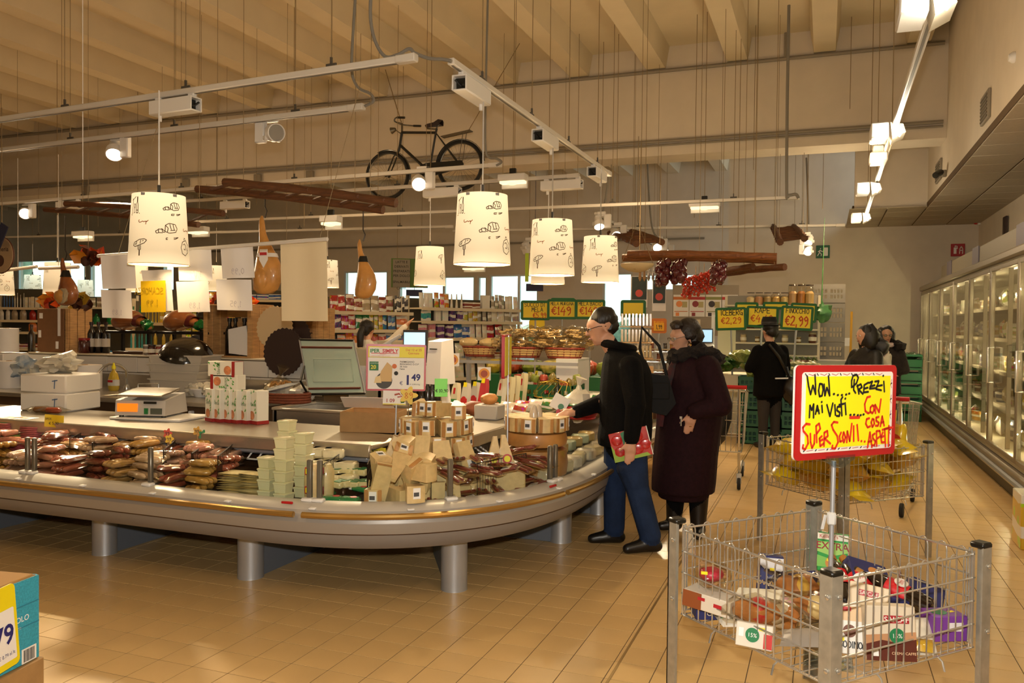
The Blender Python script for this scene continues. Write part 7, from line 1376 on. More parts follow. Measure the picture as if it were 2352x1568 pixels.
me_cj=MB().lathe([(.5,0),(.5,.9),(.4,.98),(.4,1)],18,cap=False).mesh('glass',FILM);me_cf=MB().lathe([(.47,.03),(.48,.6),(.3,.72)],16).mesh('contents',M('pasta_grain',ocol=True,rough=.7,var=.4,vscale=60));me_cl=MB().lathe([(.42,1),(.42,1.06)],16).mesh('lid',M('lid_brown','4a3a2c',.5))
for k,(px,y0,y1,col,lb)in enumerate([(1724,669,698,'d8c090','squat jar mostly empty, first of the low jars'),(1743,669,698,'d09a6a','squat jar of orange lentils, second of the low jars'),(1763,669,698,'b8a068','squat jar of dull grain, third of the low jars'),(1782,669,698,'d8b060','squat jar of golden grain, fourth of the low jars'),(1802,669,698,'e0c884','squat jar of pale grain, fifth of the low jars'),(1820,651,698,'c8a070','tall jar of pale pasta, left of three tall jars'),(1840,651,698,'b87a30','tall jar of brown pasta, middle of three tall jars'),(1859,651,698,'d8b878','tall jar of twisted pasta, right of three tall jars')]):
 p=PY(px,698,jy+.1);h=hgt(px,y0,y1,jy+.1);r=.137;t=T('storage_jar',lb,'jar',(p.x,jy+.14,jz[3]));
 for nm,me in(('glass',me_cj),('contents',me_cf),('lid',me_cl)):q=P(nm,me,None,t,color=col);q.scale=(r,r,h/1.06)
 t.children[1].scale=(r,r,h*[.25,.85,.85,.9,.75,1.05,1.05,.9][k])
for k in range(12):jar((PY(1690+16*k,787,jy).x,jy+.1,jz[1 if k%2 else 2]),'small jar on the white shelves behind the hat man','small jars on the white shelves',['8a6a3a','c8b48a','5a2a1a'][k%3],'9a8a6a',.9+.3*(k%3))
cg=crate_mb(.5,.36,.3).mesh('grey_crate',M('grey_crate','7d776c',.5),.3)
for k,py in enumerate((812,785,758,731)):
 p=PY(1901,812,14.2);tag(P('grey_crate',cg,None,None,(p.x,14.3,1.06+.31*k-.0)),'grey plastic crate in the stack by the back wall, %s of four'%['lowest','second','third','topmost'][k],'crate','grey crates by the wall')
O('crate_stand',MB().box((0,0,.52),(.7,.5,1.05),ch=.01),SHF,'cream stand under the grey crates','stand',None,(PY(1901,812,14.2).x,14.3,0))
p=PY(1890,718,13.9);O('green_net_bag',MB().ball((0,0,0),(.17,.12,.12),14,9,.7).tube([(0,0,.05),(-.02,0,.2),(0,0,1.5)],[.05,.01,.003],6),M('green_net','4a8a4a',.4,0,.4,12,coat=.4,alpha=.85),'crumpled green bag hanging beside the FINOCCHIO sign','bag',None,p)
p=PY(1915,832,13.7);tray('foam_tray','clear tilted tray left of the hooded woman',(p.x,13.7,.95),.7,.4,.14,TUBC);O('tray_stand',MB().box((0,0,.47),(.8,.5,.94),ch=.01),CRG,'green stand under the clear tilted tray','stand',None,(p.x,13.7,0))
p=PY(1936,785,15);O('white_box',MB().box((0,0,0),(.26,.3,.14),ch=.006).box((0,.2,-.02),(.04,.5,.03)),WHITE,'small white box fixed beside the hooded woman','box',None,(p.x,15,p.z));O('box_post',MB().box((0,0,.62),(.05,.05,1.24)),WHITE,'white post holding the small white box','post',None,(p.x,15.2,0));p=PY(1953,728,14);O('broom_handle',MB().tube([(0,0,0),(.02,0,1.85)],.018,8),M('yellow_wood','c9962a',.5),'yellow broom handle standing behind the hooded woman','broom',None,(p.x,14,0))
for c in range(2):
 for r_ in range([4,5][c]):tag(P('produce_crate',cm,None,None,(.95+.42*c,16.4-.6*c,.232*r_),(0,0,PI/2)),'dark green crate in the dim stack at the aisle end, %s stack, %s'%(['left','right'][c],['lowest','second','third','fourth','topmost'][r_]),'crate','crates at the aisle end')
for c,r_ in((0,4),(1,5)):
 for k in range(5):leafy('leaf_bunch','dark leafy bunch in the %s aisle end stack'%['left','right'][c],'vegetable',(.87+.42*c+.04*k,16.25-.6*c+.08*k,.232*r_-.12),.09,'33502a','greens at the aisle end, %s'%'ab'[c],5,k)
 #  onion strings and tomato strings on the lit ladder
ONM=M('red_onion','5e1c22',.25,0,.3,20,coat=.7);TOM=M('cherry_tomato','c8341c',.25,coat=.7)
on_me=MB().lathe([(.006,-.045),(.03,-.035),(.043,0),(.036,.028),(.012,.045),(.005,.07)],10).mesh('onion',ONM);to_me=MB().ball((0,0,0),.022,8,6).mesh('cherry_tomato',TOM)
for k,(px,y0,y1,Y)in enumerate([(1523,598,648,10.3),(1560,598,642,10.3),(1650,602,645,10.1)]):
 a,b=PY(px,y0,Y),PY(px,y1,Y);t=T('onion_string','string of red onions hung from the lit ladder, %s of three'%['left','middle','right'][k],'onions',a);L=a.z-b.z;P('cord',MB().tube([(0,0,.08),(0,0,-L)],.006,5),PINE,t)
 for q in range(13):an=q*2.4;P('onion',on_me,None,t,(.055*math.cos(an),.055*math.sin(an),-.03-L*q/13),(U(-.5,.5),U(-.5,.5),0),).scale=(1.25,)*3
for k,px in enumerate((1577,1598,1617,1634)):
 a=PY(px,628+(3-k)*6,10.6);t=T('tomato_string','string of small red tomatoes hung under the ladders, %s of four'%['leftmost','second from left','third from left','rightmost'][k],'tomatoes',a);P('cord',MB().tube([(0,0,.16),(0,0,-.22)],.004,4),PINE,t)
 for q in range(30):an=q*2.4;r_=.05*U(.6,1.1);P('cherry_tomato',to_me,None,t,(r_*math.cos(an),r_*math.sin(an),.04-.0085*q))
p=PY(1463,606,9.6);t=T('hanging_scale','cream hanging scale pan with brass hook under the lit ladder','scale',p);P('pan',MB().lathe([(.02,-.1),(.1,-.085),(.19,-.03),(.2,.0),(.195,.002),(.1,-.075)],24),M('cream_pan','d8c498',.4,coat=.3),t);P('hook',MB().tube([(.06*math.cos(a),-.12,.0+.06*math.sin(a))for a in[PI+.4+i*.4 for i in range(7)]],.013,7),M('brass','a9772c',.3,.8),t);P('cords',MB().tube([(-.19,0,0),(0,0,.5),(.19,0,0)],.004,4).tube([(0,0,.5),(0,0,1.5)],.004,4),WIRE,t)
for k in range(8):
 p=PY(1470+10*k,628,10.6);O('wooden_spoon',MB().tube([(0,0,.1),(0,0,.02),(0,0,-.06),(0,0,-.1)],[.006,.012,.022,.004],7),[PINE,CHROME][k>1],['pale wooden spoon hung at the left of the utensil row','pale wooden fork hung second in the utensil row','steel blade hung third in the utensil row','steel blade hung fourth in the utensil row','steel blade hung fifth in the utensil row','steel blade hung sixth in the utensil row','steel blade hung seventh in the utensil row','steel blade hung last in the utensil row'][k],'utensil','hanging utensils',p)
a,b=PY(1466,622,10.6),PY(1546,622,10.6);O('utensil_rail',MB().tube([a,b],.006,6).tube([a,(a.x,a.y,a.z+.25)],.004,4).tube([b,(b.x,b.y,b.z+.25)],.004,4),ALU,'thin rail with hanging utensils under the lit ladder','rail')
p=PY(1462,760,9.8);t=T('packet_rack','clear rack of small golden packets behind the man in black','rack',(p.x,p.y,0),face(p));P('stand',MB().box((0,.1,.55),(.42,.25,1.1),ch=.01),PINE,t)
for r_ in range(3):
 P('rack_shelf',MB().box((0,.0,1.2+.19*r_),(.4,.2,.012)),PINE,t)
 for k in range(9):P('packet',MB().box((0,0,.08),(.03,.1,.15),ch=.004),M('golden_packet','b0924e',.4,0,.3,30,coat=.5),t,(-.17+.042*k,-.02,1.206+.19*r_))
p=PY(1505,815,10.4);t=T('spice_rack','chrome tiered spice rack between the man and the woman','rack',(p.x,p.y,0),face(p));P('stand',MB().box((0,.15,.5),(.5,.3,1.0),ch=.01),M('red_brown_stand','6a2a1c',.5),t)
for r_ in range(6):
 P('rack_tier',MB().box((0,-.02-.02*r_*0,.62+.13*r_),(.48,.16,.01)),CHROME,t);P('rack_edge',MB().tube([(-.24,-.1,.65+.13*r_),(.24,-.1,.65+.13*r_)],.008,6),CHROME,t)
 for k in range(6):P('spice_jar',MB().lathe([(.026,0),(.026,.07),(.02,.08),(.024,.08),(.024,.1)],10),COLG,t,(-.2+.08*k,-.03,.626+.13*r_),color=['c8c0b0','8a4a2a','d8d0c0','3a2a1c','b07a2a','e0dcd0'][(k+r_)%6])
fs=PY(1290,800,10.9);O('fruit_table',MB().box((0,0,.45),(2.4,.8,.9),ch=.01),CRG,'green table under the apple price signs','table',None,(fs.x,11.1,0))
for k in range(16):
 x=fs.x-1.0+.27*(k%8);O('apple_bag',MB().ball((0,0,.09),(.12,.1,.1),12,8,.3,k),VEG,'bag of apples on the green table under the apple signs','fruit','apple bags',(x,10.9+.24*(k//8),.905),color=['c8b03a','b04a2a','8a9a3a','d8c86a'][k%4])
 #  right arm of the counter: cross shelf with baskets, fruit, packs
AZ=.834
gx0,gx1=PY(1055,820,7.7).x,PY(1340,822,7.7).x;gz=PY(1200,821,7.7).z
t=T('glass_shelf','raised glass shelf carrying three baskets above the fruit','shelf',((gx0+gx1)/2,7.75,0));P('shelf_pane',MB().box((0,0,gz-.008),(gx1-gx0,.5,.012)),GREENGLASS,t);P('rail',MB().box((0,-.24,gz-.045),(gx1-gx0,.02,.03)),ALU,t)
for x in(-.62,.62):P('post',MB().box((x,.1,(gz+.834)/2),(.04,.04,gz-.834-.02)),ALU,t)
P('side_panel',MB().box(((gx1-gx0)/2-.12,.0,1.1),(.22,.4,.34)),WHITE,t)
WKR=M('red_wicker','8a3018',.6,0,.4,40);WKC=M('cream_lining','c9a468',.7)
def basket(px,px1,label,yy=7.72):
 a,b=PY(px,818,yy),PY(px1,818,yy);r=(b.x-a.x)/2/.95;t=T('wicker_basket',label,'basket',((a.x+b.x)/2,yy,gz));
 for k in range(5):P('wicker_band',MB().tube([((r*(.78+.05*k))*math.cos(2*PI*i/24),.62*r*(.78+.05*k)*math.sin(2*PI*i/24),.012+.022*k)for i in range(24)],.012,6,True),WKR if k in(0,4)else WKC,t)
 for i in range(18):a_=2*PI*i/18;P('stake',MB().tube([(r*.8*math.cos(a_),.5*r*math.sin(a_),0),(r*1.0*math.cos(a_),.63*r*math.sin(a_),.11)],.006,5),WKR,t)
 P('base',MB().lathe([(r*.75,0),(r*.75,.01)],24,sy=.62),WKR,t);return t,r
t,r=basket(1066,1138,'wicker basket with two yellow cheeses on the glass shelf');
for k in(-1,1):o=O('small_cheese',MB().ball((0,0,0),(.1,.09,.05),14,8,.2),CHE,'pale yellow cheese in the left basket, %s'%['left one','right one'][k>0],'cheese',None,(t.location.x+k*.11,7.7,gz+.14));P('label',MB().lathe([(.035,.048),(.035,.052)],14),M('orange_label','d9962a',.5),o)
PAST=M('dry_pasta_nest','e2c48c',.6,0,.25,30,coat=.3)
def nestbag(c,label,group,s):
 t=T('pasta_bag',label,'pasta',c,U(0,6),group);P('film',MB().ball((0,0,.06),(.1,.09,.07),12,8,.3,s),FILM,t)
 for k in range(4):P('pasta_nest',MB().tube([((.034+.012*math.sin(i*1.9))*math.cos(i*1.1),(.034+.012*math.cos(i*1.3))*math.sin(i*1.1),.008*math.sin(i*2.3))for i in range(22)],.007,4),PAST,t,(U(-.045,.045),U(-.04,.04),.025+.02*k))
for bi,(a,b,lb)in enumerate([(1150,1244,'wicker basket heaped with pasta bags, middle of the glass shelf'),(1253,1340,'wicker basket heaped with pale pasta bags at the right of the glass shelf')]):
 t,r=basket(a,b,lb)
 for k in range(11):q=k%6;lay=k//6;nestbag((t.location.x+(-.2+.08*q if lay==0 else-.15+.1*(k-6)),7.72+.06*((k%3)-1),gz+.09+.1*lay),'clear bag of pasta nests in the %s basket'%['middle','right'][bi],'pasta bags in the %s basket'%['middle','right'][bi],k)
p=PY(1250,905,7.2);t2=P('fruit_crate',crate_mb(.62,.4,.2),CRG);tag(t2,'green crate of pears and red apples under the glass shelf','crate');t2.location=(p.x-.05,7.45,AZ)
O('crate_riser',MB().box((0,0,.0),(.1,.1,.02)),CRG,'x y z w','x')if 0 else None
for k in range(26):
 x,y=p.x-.3+.085*(k%7)+U(-.02,.02),7.34+.1*((k//7)%3);kind=k%3;o=O('fruit',MB().lathe([(.005,0),(.03,.005),(.042,.035),(.034,.065),(.018,.085),(.006,.095)]if kind==1 else[(.01,.006),(.035,.004),(.044,.035),(.036,.066),(.012,.07),(.004,.06)],12),VEG,['red apple in the crate under the glass shelf','brown green pear in the crate under the glass shelf','green apple in the crate under the glass shelf'][kind],'fruit',['red apples in the crate','pears in the crate','green apples in the crate'][kind],(x,y,AZ+.1+.06*(k//10)),(U(-.4,.4),U(-.4,.4),0),['a8402c','8a7a3a','a3ab4a'][kind]);P('stalk',MB().tube([(0,0,.06),(.004,0,.1)],.003,4),WOOD,o)
def lean_pack(px,py,h,label,col,band,kind,rz=0.,z=AZ,tilt=-.18):
 p=PZ(px,py,z);w_=.085;t=O('snack_carton',MB().prism([(-w_/2,0),(w_/2,0),(w_*.36,h*.8),(w_*.2,h),(-w_*.2,h),(-w_*.36,h*.8)],.05,'y',(0,-.025,0)),COLR,label,'carton',None,p,(tilt,0,rz),col)
 P('printed_base',MB().prism([(-w_/2*.98,.006),(w_/2*.98,.006),(w_*.4,h*.45),(-w_*.4,h*.45)],.002,'y',(0,-.0275,0)),COLR,t,color=band)
 if kind==0:P('food_print',MB().lathe([(.022,-.03),(.022,-.0285)],12,(0,0,h*.2),'y'),FOODP,t);P('red_stripe',MB().box((0,-.0275,h*.72),(.02,.002,h*.2)),RED,t)
 if kind==1:P('arch_print',MB().lathe([(.026,-.03),(.026,-.0285)],14,(0,0,h*.42),'y'),M('red_arch','b81e20',.5),t);P('yellow_tag',MB().box((0,-.03,h*.93),(.035,.002,.04)),YEL,t)
 return t
ords=['first','second','third','fourth','fifth','sixth','seventh','eighth','ninth']
for k,(px,py,h,c,b,kd)in enumerate([(1016,948,.24,'d8cfae','2f7a3a',0),(1042,948,.26,'d8cfae','2f7a3a',0),(1066,945,.25,'c8c4b8','b81e20',1),(1088,942,.25,'c0b8ac','b02428',1),(1106,950,.3,'b03034','b81e20',1)]):
 lean_pack(px,py,h,'leaning snack carton right of the dark bottles, %s from left'%ords[k],c,b,kd,-.25)
for k,(px,py,h,c,b,kd)in enumerate([(1146,945,.3,'d5d0bc','2f6a3a',0),(1165,942,.3,'dccfa4','c09a4a',0),(1178,938,.3,'dccfa4','c09a4a',0),(1195,932,.31,'dccfa4','2f7a3a',0),(1212,925,.3,'c8beb0','b81e20',1),(1228,920,.3,'c8beb0','c02a20',1),(1300,893,.22,'d8d4cc','b81e20',1)]):
 lean_pack(px,py,h,'tall leaning carton on the right arm behind the silver pole, %s from left'%ords[k],c,b,kd,-.5)
for k,px in enumerate((952,968,982,992,1003)):p=PZ(px,950,AZ);bottle((-2.52+.075*k,5.02+.03*(k%2),AZ)if 0 else(p.x,p.y,AZ),'dark wine bottle behind the tall cheese tower, %s from left'%ords[k],'dark bottles behind the tower','0c0a08','1c1410','0c0a08',1.0)
p=PZ(912,945,AZ);p=PD(912,880,5.6)
for(px,py,w_,h_,col,txt,ink,lb)in[(1013,890,.085,.12,'7ee060','€ 10,90',IK,'bright green note pinned among the leaning cartons'),(938,908,.1,.1,'d8b83a','89',IR,'yellow flower-shaped price card left of the dark bottles')]:
 q=PD(px,py,5.45 if px>1000 else 5.3);o=O('price_note',MB().box((0,0,0),(w_,.004,h_),ch=.001)if px>1000 else MB().prism([((.04+.012*math.cos(5*a))*math.cos(a)*1.2,(.04+.012*math.cos(5*a))*math.sin(a)*1.2)for a in[2*PI*i/40 for i in range(40)]],.004,'y'),COLR,lb,'sign',None,q,(0,0,face(q)),col);hand_label(o,txt,-.035 if px>1000 else-.025,-.03 if px>1000 else-.02,.02 if px>1000 else .04,.003,ink,-.005);P('pin',MB().tube([(0,.004,-.05),(0,.004,AZ-q.z+.0)],.003,5),WIRE,o)
for(px,py,Y,lb)in[(1040,826,6.9,'white card with orange oval seal beside the till scale'),(1112,858,6.9,'white card with orange oval seal on the right arm')]:
 q=PY(px,py,Y);o=O('seal_card',MB().box((0,0,0),(.12,.005,.12)),PAPER,lb,'card',None,q,(0,0,face(q)));P('seal',MB().lathe([(.05,-.006),(.05,-.0035)],20,(0,0,0),'y',1.).xf(),M('seal_orange','d9901e',.5),o);P('seal_centre',MB().lathe([(.032,-.0085),(.032,-.0065)],18,(0,0,0),'y'),M('seal_brown','9a3f14',.5),o);P('pin',MB().tube([(0,.004,-.05),(0,.004,AZ-q.z)],.004,5),BLACK,o)
q=PZ(1278,935,AZ);t=T('gift_basket','gold wire basket with glittering strands behind the far cheese wheel','basket',(q.x-.02,q.y,AZ));GW=M('gold_strand','b89a3a',.3,.6)
for k in range(16):
 a=2*PI*k/16;P('strand',MB().tube([(.1*math.cos(a),.1*math.sin(a),0),(.2*math.cos(a),.18*math.sin(a),.13),(.14*math.cos(a+.5),.12*math.sin(a+.5),.23),(0,0,.25+U(-.02,.03))],.0028,4),GW,t)
P('basket_rim',MB().tube([(.19*math.cos(2*PI*i/20),.17*math.sin(2*PI*i/20),.1)for i in range(20)],.006,5,True),GW,t);P('base',MB().lathe([(.12,0),(.12,.01)],16),GW,t)
bottle((q.x,q.y+.03,AZ+.012),'dark bottle inside the gold wire basket',None,'10240f','2a3a22','1a1a14',.85);q2=PD(1286,925,5.95);o=O('gift_card',MB().box((0,0,0),(.12,.004,.11)),PAPER,'tilted white card with fruit print before the gold basket','card',None,q2,(0,.5,face(q2)));P('print_spot',MB().lathe([(.022,-.005),(.022,-.0035)],14,(.02,0,-.02),'y'),GRN,o);P('print_spot',MB().lathe([(.026,-.005),(.026,-.0035)],14,(.03,0,-.06),'y'),RED,o);P('pin',MB().tube([(0,.003,0),(0.05,.003,AZ-q2.z+.02)],.003,5),WIRE,o)
q=PD(1090,850,6.9);O('bread_loaf',MB().ball((0,0,.055),(.1,.075,.06),16,10,.2),M('brown_crust','8a4a28',.6,0,.4,12,.3,30),'round brown loaf behind the leaning cartons','bread',None,(q.x,q.y,AZ));q=PD(1125,872,6.6);O('bread_loaf',MB().ball((0,0,.04),(.075,.06,.045),16,10,.2),M('golden_crust','c98a48',.6,0,.4,12,.3,30),'golden round loaf on the grey box','bread',None,(q.x,q.y,AZ+.122))
for k in range(2):q=PD(1226+10*k,940,5.6+.04*k);O('pale_sausage',MB().tube([(0,0,.0),(0,0,.02),(0,0,.16),(.004,0,.2),(0,0,.215)],[.012,.03,.03,.018,.006],10),M('pale_casing','cbbba4',.4,0,.2,20,coat=.4),'pale wrapped sausage standing by the silver pole, %s'%['left','right'][k],'sausage',None,(q.x,q.y,AZ))
q=PD(1330,888,6.7);t=T('red_basket','red basket with green rim at the end of the right arm','basket',(q.x,q.y,AZ))
for k in range(6):P('basket_band',MB().tube([((.13+.012*k)*math.cos(2*PI*i/20),(.1+.009*k)*math.sin(2*PI*i/20),.012+.022*k)for i in range(20)],.012,6,True),M('red_basket','b31a22',.5)if k<5 else GRN,t)
P('base',MB().lathe([(.13,0),(.13,.01)],18,sy=.78),M('red_basket'),t);O('snack_bag',MB().ball((0,0,.1),(.12,.09,.12),12,8,.5).tube([(0,0,.2),(0,0,.26),(.02,0,.32)],[.04,.015,.05],7),BAGW,'knotted clear bag in the red basket','bag',None,(q.x,q.y,AZ+.012))
for k in range(8):q=PD(1318+4*(k%3),900+6*(k//3),6.0);O('food_pack',MB().pillow(.16,.12,.06,seed=k).xf(rot=(1.0,0,0)),BAG,'printed food bag at the right arm beside the man\'s sleeve','bag','food bags by the sleeve',(-2.45+.06*k,6.3+.18*k,AZ+.07),(0,0,-.4),['d8c8b0','b84a2a','e0d8c4','3a7a3a'][k%4])
O('white_tray',MB().box((0,0,.06),(.2,.18,.12),ch=.01),M('grey_white','b0aaa0',.5),'grey box carrying the golden loaf','box',None,(PD(1125,890,6.6).x,PD(1125,890,6.6).y,AZ))
bp_=PZ(906,1100,DZ);Dp=(bp_-CAM).dot(_f)-.02;bp_=PD(906,1100,Dp)
t=T('promo_sign','price sign with red frame on a silver pole left of the cheese tower','sign',bp_);tp_=PD(911,897,Dp)
P('pole',MB().tube([(0,0,0),tuple(tp_-bp_)],.006,8),ALU,t);P('foot',MB().lathe([(.03,-.02),(.03,0),(.01,.02)],12),GLASS,t)
c=PD(910,844,Dp);wB,hB_=136*Dp/FPX,107*Dp/FPX;b=P('board',MB().prism(rrect(wB,hB_,.012),.008,'y',(0,0,0)),M('sign_red'),t,c-bp_,(0,.01,face(c)));b.data.materials.append(None)if 0 else None
P('white_panel',MB().box((0,-.002,-hB_*.12),(wB-.025,.003,hB_*.68)),PAPER,b);P('yellow_panel',MB().box((0,-.002,hB_*.33),(wB-.025,.003,hB_*.24)),M('promo_yellow','e2d21e',.5),b);P('logo_plate',MB().box((-wB*.2,-.0035,hB_*.33),(wB*.5,.003,hB_*.2),ch=.001),PAPER,b)
gg,rr_=pmat('1e7a3a'),pmat('c02026');printed('IPER',.034,gg,b,(-wB*.44,-.0055,hB_*.32),bold=.03);printed('SIMPLY',.034,rr_,b,(-wB*.235,-.0055,hB_*.32),bold=.03);printed('MARKET',.012,rr_,b,(-wB*.28,-.0055,hB_*.275));P('logo_bar',MB().box((-wB*.2,-.0055,hB_*.305),(wB*.44,.0012,.004)),rr_,b);printed('Dal 12 al 25\nGennaio',.022,rr_,b,(wB*.29,-.0045,hB_*.36),align='CENTER');printed("l'operazione da PREZZI BASSI tutti i giorni",.0075,rr_,b,(-wB*.43,-.0055,hB_*.24))
nv=M('price_navy','1c1c6a',.6);tk=M('text_dark','22221e',.7);printed('PARMIGIANO\nREGGIANO D.O.P\n36 mesi\nl\'etto',.016,tk,b,(wB*.06,-.0045,hB_*.11),bold=.01);printed('1',.09,nv,b,(wB*.14,-.0045,-hB_*.36),bold=.03);printed('49',.06,nv,b,(wB*.26,-.0045,-hB_*.27),bold=.03);printed('€',.035,nv,b,(wB*.06,-.0045,-hB_*.37));printed('€ 14,90 al kg',.013,tk,b,(wB*.23,-.0045,-hB_*.37))
P('offer_badge',MB().box((-wB*.37,-.0045,hB_*.03),(wB*.15,.0015,hB_*.19)),pmat('1a6a30'),b);printed('20',.036,M('promo_yellow'),b,(-wB*.425,-.006,-hB_*.03),bold=.02);printed('SCONTO DEL',.01,pmat('f0f0ea'),b,(-wB*.43,-.006,hB_*.08));P('plate_print',MB().lathe([(.055,-.0055),(.055,-.0045)],24,(0,0,0),'y').xf((-wB*.2,0,-hB_*.28)),pmat('3a3630'),b).scale=(1,1,1)
P('cheese_print',MB().prism([(-.04,0),(.05,0),(.055,.1),(.02,.13),(-.02,.07)],.001,'y',(-wB*.2,-.0068,-hB_*.3)),pmat('c9a468'),b);P('cheese_print',MB().prism([(-.05,0),(.0,0),(-.01,.05),(-.04,.04)],.001,'y',(-wB*.24,-.0082,-hB_*.33)),pmat('dcc088'),b);P('seal_print',MB().lathe([(.016,-.006),(.016,-.0045)],16,(-wB*.03,0,hB_*.03),'y'),pmat('c8641e'),b);P('seal_print',MB().lathe([(.014,-.006),(.014,-.0045)],16,(0,0,-hB_*.12),'y'),tk,b)
c2=PD(906,913,Dp-.01);w2,h2=52*Dp/FPX,32*Dp/FPX;b2=P('small_card',MB().box((0,0,0),(w2,.003,h2)),PAPER,t,c2-bp_,(0,.03,face(c2)));printed('1 09',.034,pmat('a0281e'),b2,(-w2*.38,-.0025,-h2*.33),bold=.02);P('sausage_print',MB().tube([(-.0,-.002,.02),(.03,-.002,.028),(.05,-.002,.01),(.02,-.002,.005)],.006,5),pmat('b0584a'),b2);P('green_print',MB().box((w2*.36,-.0025,-h2*.25),(.022,.001,.02)),gg,b2);P('yellow_edge',MB().box((0,-.0025,-h2*.46),(w2,.001,.006)),M('promo_yellow'),b2)
bq=PZ(1166,1012,.55);Dq=(bq-CAM).dot(_f);bq=PZ(1166,1015,.62);Dq=5.35;bq=PD(1165,1050,Dq);tq=PD(1168,770,Dq)
t=T('promo_sign','price sign on a silver pole seen edge-on before the baskets','sign',bq);P('pole',MB().tube([(0,0,-.12),tuple(tq-bq)],.006,8),ALU,t);c=PD(1167,817,Dq);hh=98*Dq/FPX;rz=face(c)+PI/2-.12
b=P('board',MB().prism(rrect(.36,hh,.012),.02,'y',(0,0,0)),M('sign_red'),t,c-bq,(0,0,rz));P('clear_sleeve',MB().box((0,.03,0),(.37,.004,hh+.01)),MATS['acrylic'],b);P('yellow_panel',MB().box((0,-.002,0),(.33,.003,hh-.03)),M('promo_yellow'),b)
for(px,py,zb,col,lb,yb_)in[(385,995,.5,'c8401c','small red flower price flag over the sausages',1065),(389,1008,.5,'e0b81c','small yellow flower price flag below the red one',1065),(453,990,.5,'c9971c','small orange flower price flag beside the green one',1060),(466,998,.5,'1d7a34','small green flower price flag over the sausages',1060)]:
 b0=PZ(px+3,yb_+18,DZ+.05);Dv=(b0-CAM).dot(_f);c=PD(px,py,Dv);t=T('price_flag',lb,'sign',b0);P('stick',MB().tube([(0,0,0),tuple(c-b0)],.0025,5),PINE,t);h_=P('flower_card',MB().prism([((.024+.006*math.cos(5*a))*math.cos(a),(.024+.006*math.cos(5*a))*math.sin(a)*1.2)for a in[2*PI*i/30 for i in range(30)]],.002,'y'),COLR,t,c-b0,(0,0,face(c)),col);hand_label(h_,'99',-.016,-.01,.02,.0025,IK,-.002)
for(px,py,Y,lb,txt)in[(862,1040,4.58,'yellow curled price card hanging from the shelf edge left of the tower','GORGONZOLA'),(125,965,4.42,'yellow price card stuck on the shelf edge at the left','SPECK')]:
 c=PY(px,py,Y);o=O('price_card',MB().add([(-.07+.14*i/5,.01*math.sin(i*1.1),.045-.09*j-.012*i/5)for j in range(2)for i in range(6)],[(i,i+6,i+7,i+1)for i in range(5)]),M('yellow_card2','dcc022',.6),lb,'sign',None,c,(-.1,0,face(c)*.5));hand_label(o,txt,-.06,.005,.014,.0022,IK,-.014,sp=.08);hand_label(o,'€ 5,90',-.03,-.03,.018,.0026,IK,-.014)
for k,px in enumerate((12,42)):
 c=PY(px,953,4.5);o=O('leaflet',MB().box((0,0,0),(.17,.12,.003)),PAPER,'white printed leaflet lying on the shelf edge at the far left, %s one'%['first','second'][k],'leaflet',None,(c.x,4.55,AZ+.002),(0,0,.1));P('leaflet_print',MB().box((0,0,.002),(.09,.05,.001)),FOODP,o)
for(px,col,lb)in[(180,'8a5a34','wrapped bread roll pack in front of the foam boxes'),(222,'a03a20','small salami pack in clear film on the shelf')]:
 c=PZ(px,940,AZ);o=T('snack_pack',lb,'pack',(c.x,4.85,AZ),.2);P('content',MB().tube([(-.07,0,.03),(-.05,0,.032),(.05,0,.032),(.07,0,.03)],[.01,.025,.025,.01],8),COLG,o,color=col);P('film',MB().pillow(.24,.12,.06,(0,0,.032)),FILM,o)
p0=PZ(1655,1112,0);t=T('shopping_trolley','steel shopping trolley behind the woman in the burgundy coat','trolley',(-1.03,8.6,0),.05)
bz=[(-.27,-.42,.38),(.27,-.42,.38),(.27,.42,.45),(-.27,.42,.45)];tz2=[(-.3,-.5,1.0),(.3,-.5,1.0),(.3,.5,.9),(-.3,.5,.9)]
for k in range(4):
 A_,B2=[Vector(v)for v in(bz[k],bz[(k+1)%4])];C2,D2=[Vector(v)for v in(tz2[k],tz2[(k+1)%4])];P('rim',MB().tube([C2,D2],.011,6),CHROME,t);P('rim',MB().tube([A_,B2],.008,6),CHROME,t)
 for i in range(1,11):P('wire',MB().tube([A_.lerp(B2,i/11),C2.lerp(D2,i/11)],.0035,4),CHROME,t)
 for i in range(1,4):P('wire',MB().tube([A_.lerp(C2,i/4),B2.lerp(D2,i/4)],.0035,4),CHROME,t)
P('side_panel',MB().add([(.285,-.44,.42),(.285,.1,.42),(.3,.1,.8),(.3,-.48,.9)],[(0,1,2,3)]),M('grey_bag_panel','b9b6b0',.4),t);P('handle',MB().tube([(-.32,-.56,1.02),(.32,-.56,1.02)],.018,8),RED,t)
for sx_ in(-.25,.25):P('frame_tube',MB().tube([(sx_,-.55,1.02),(sx_,-.38,.3),(sx_,-.3,.16),(sx_,.45,.16)],.013,8),CHROME,t)
for sx_ in(-.25,.25):
 for y in(-.33,.42):w_=P('wheel',MB().lathe([(.055,-.016),(.06,-.01),(.06,.01),(.055,.016)],16,(sx_,y,.061),'x'),RUB,t);P('fork',MB().box((sx_,y,.11),(.05,.03,.1),ch=.005),ZINC,t)
O('shopping_bag',MB().ball((0,0,.28),(.2,.32,.3),14,9,.3),M('black_fabric','121214',.6),'black cloth bag inside the steel trolley','bag',None,(-1.03,8.4,.42))
p=PZ(2050,1000,0);t=T('shopping_trolley','steel trolley with red handle behind the yellow sign','trolley',(.45,8.0,0),-.2)
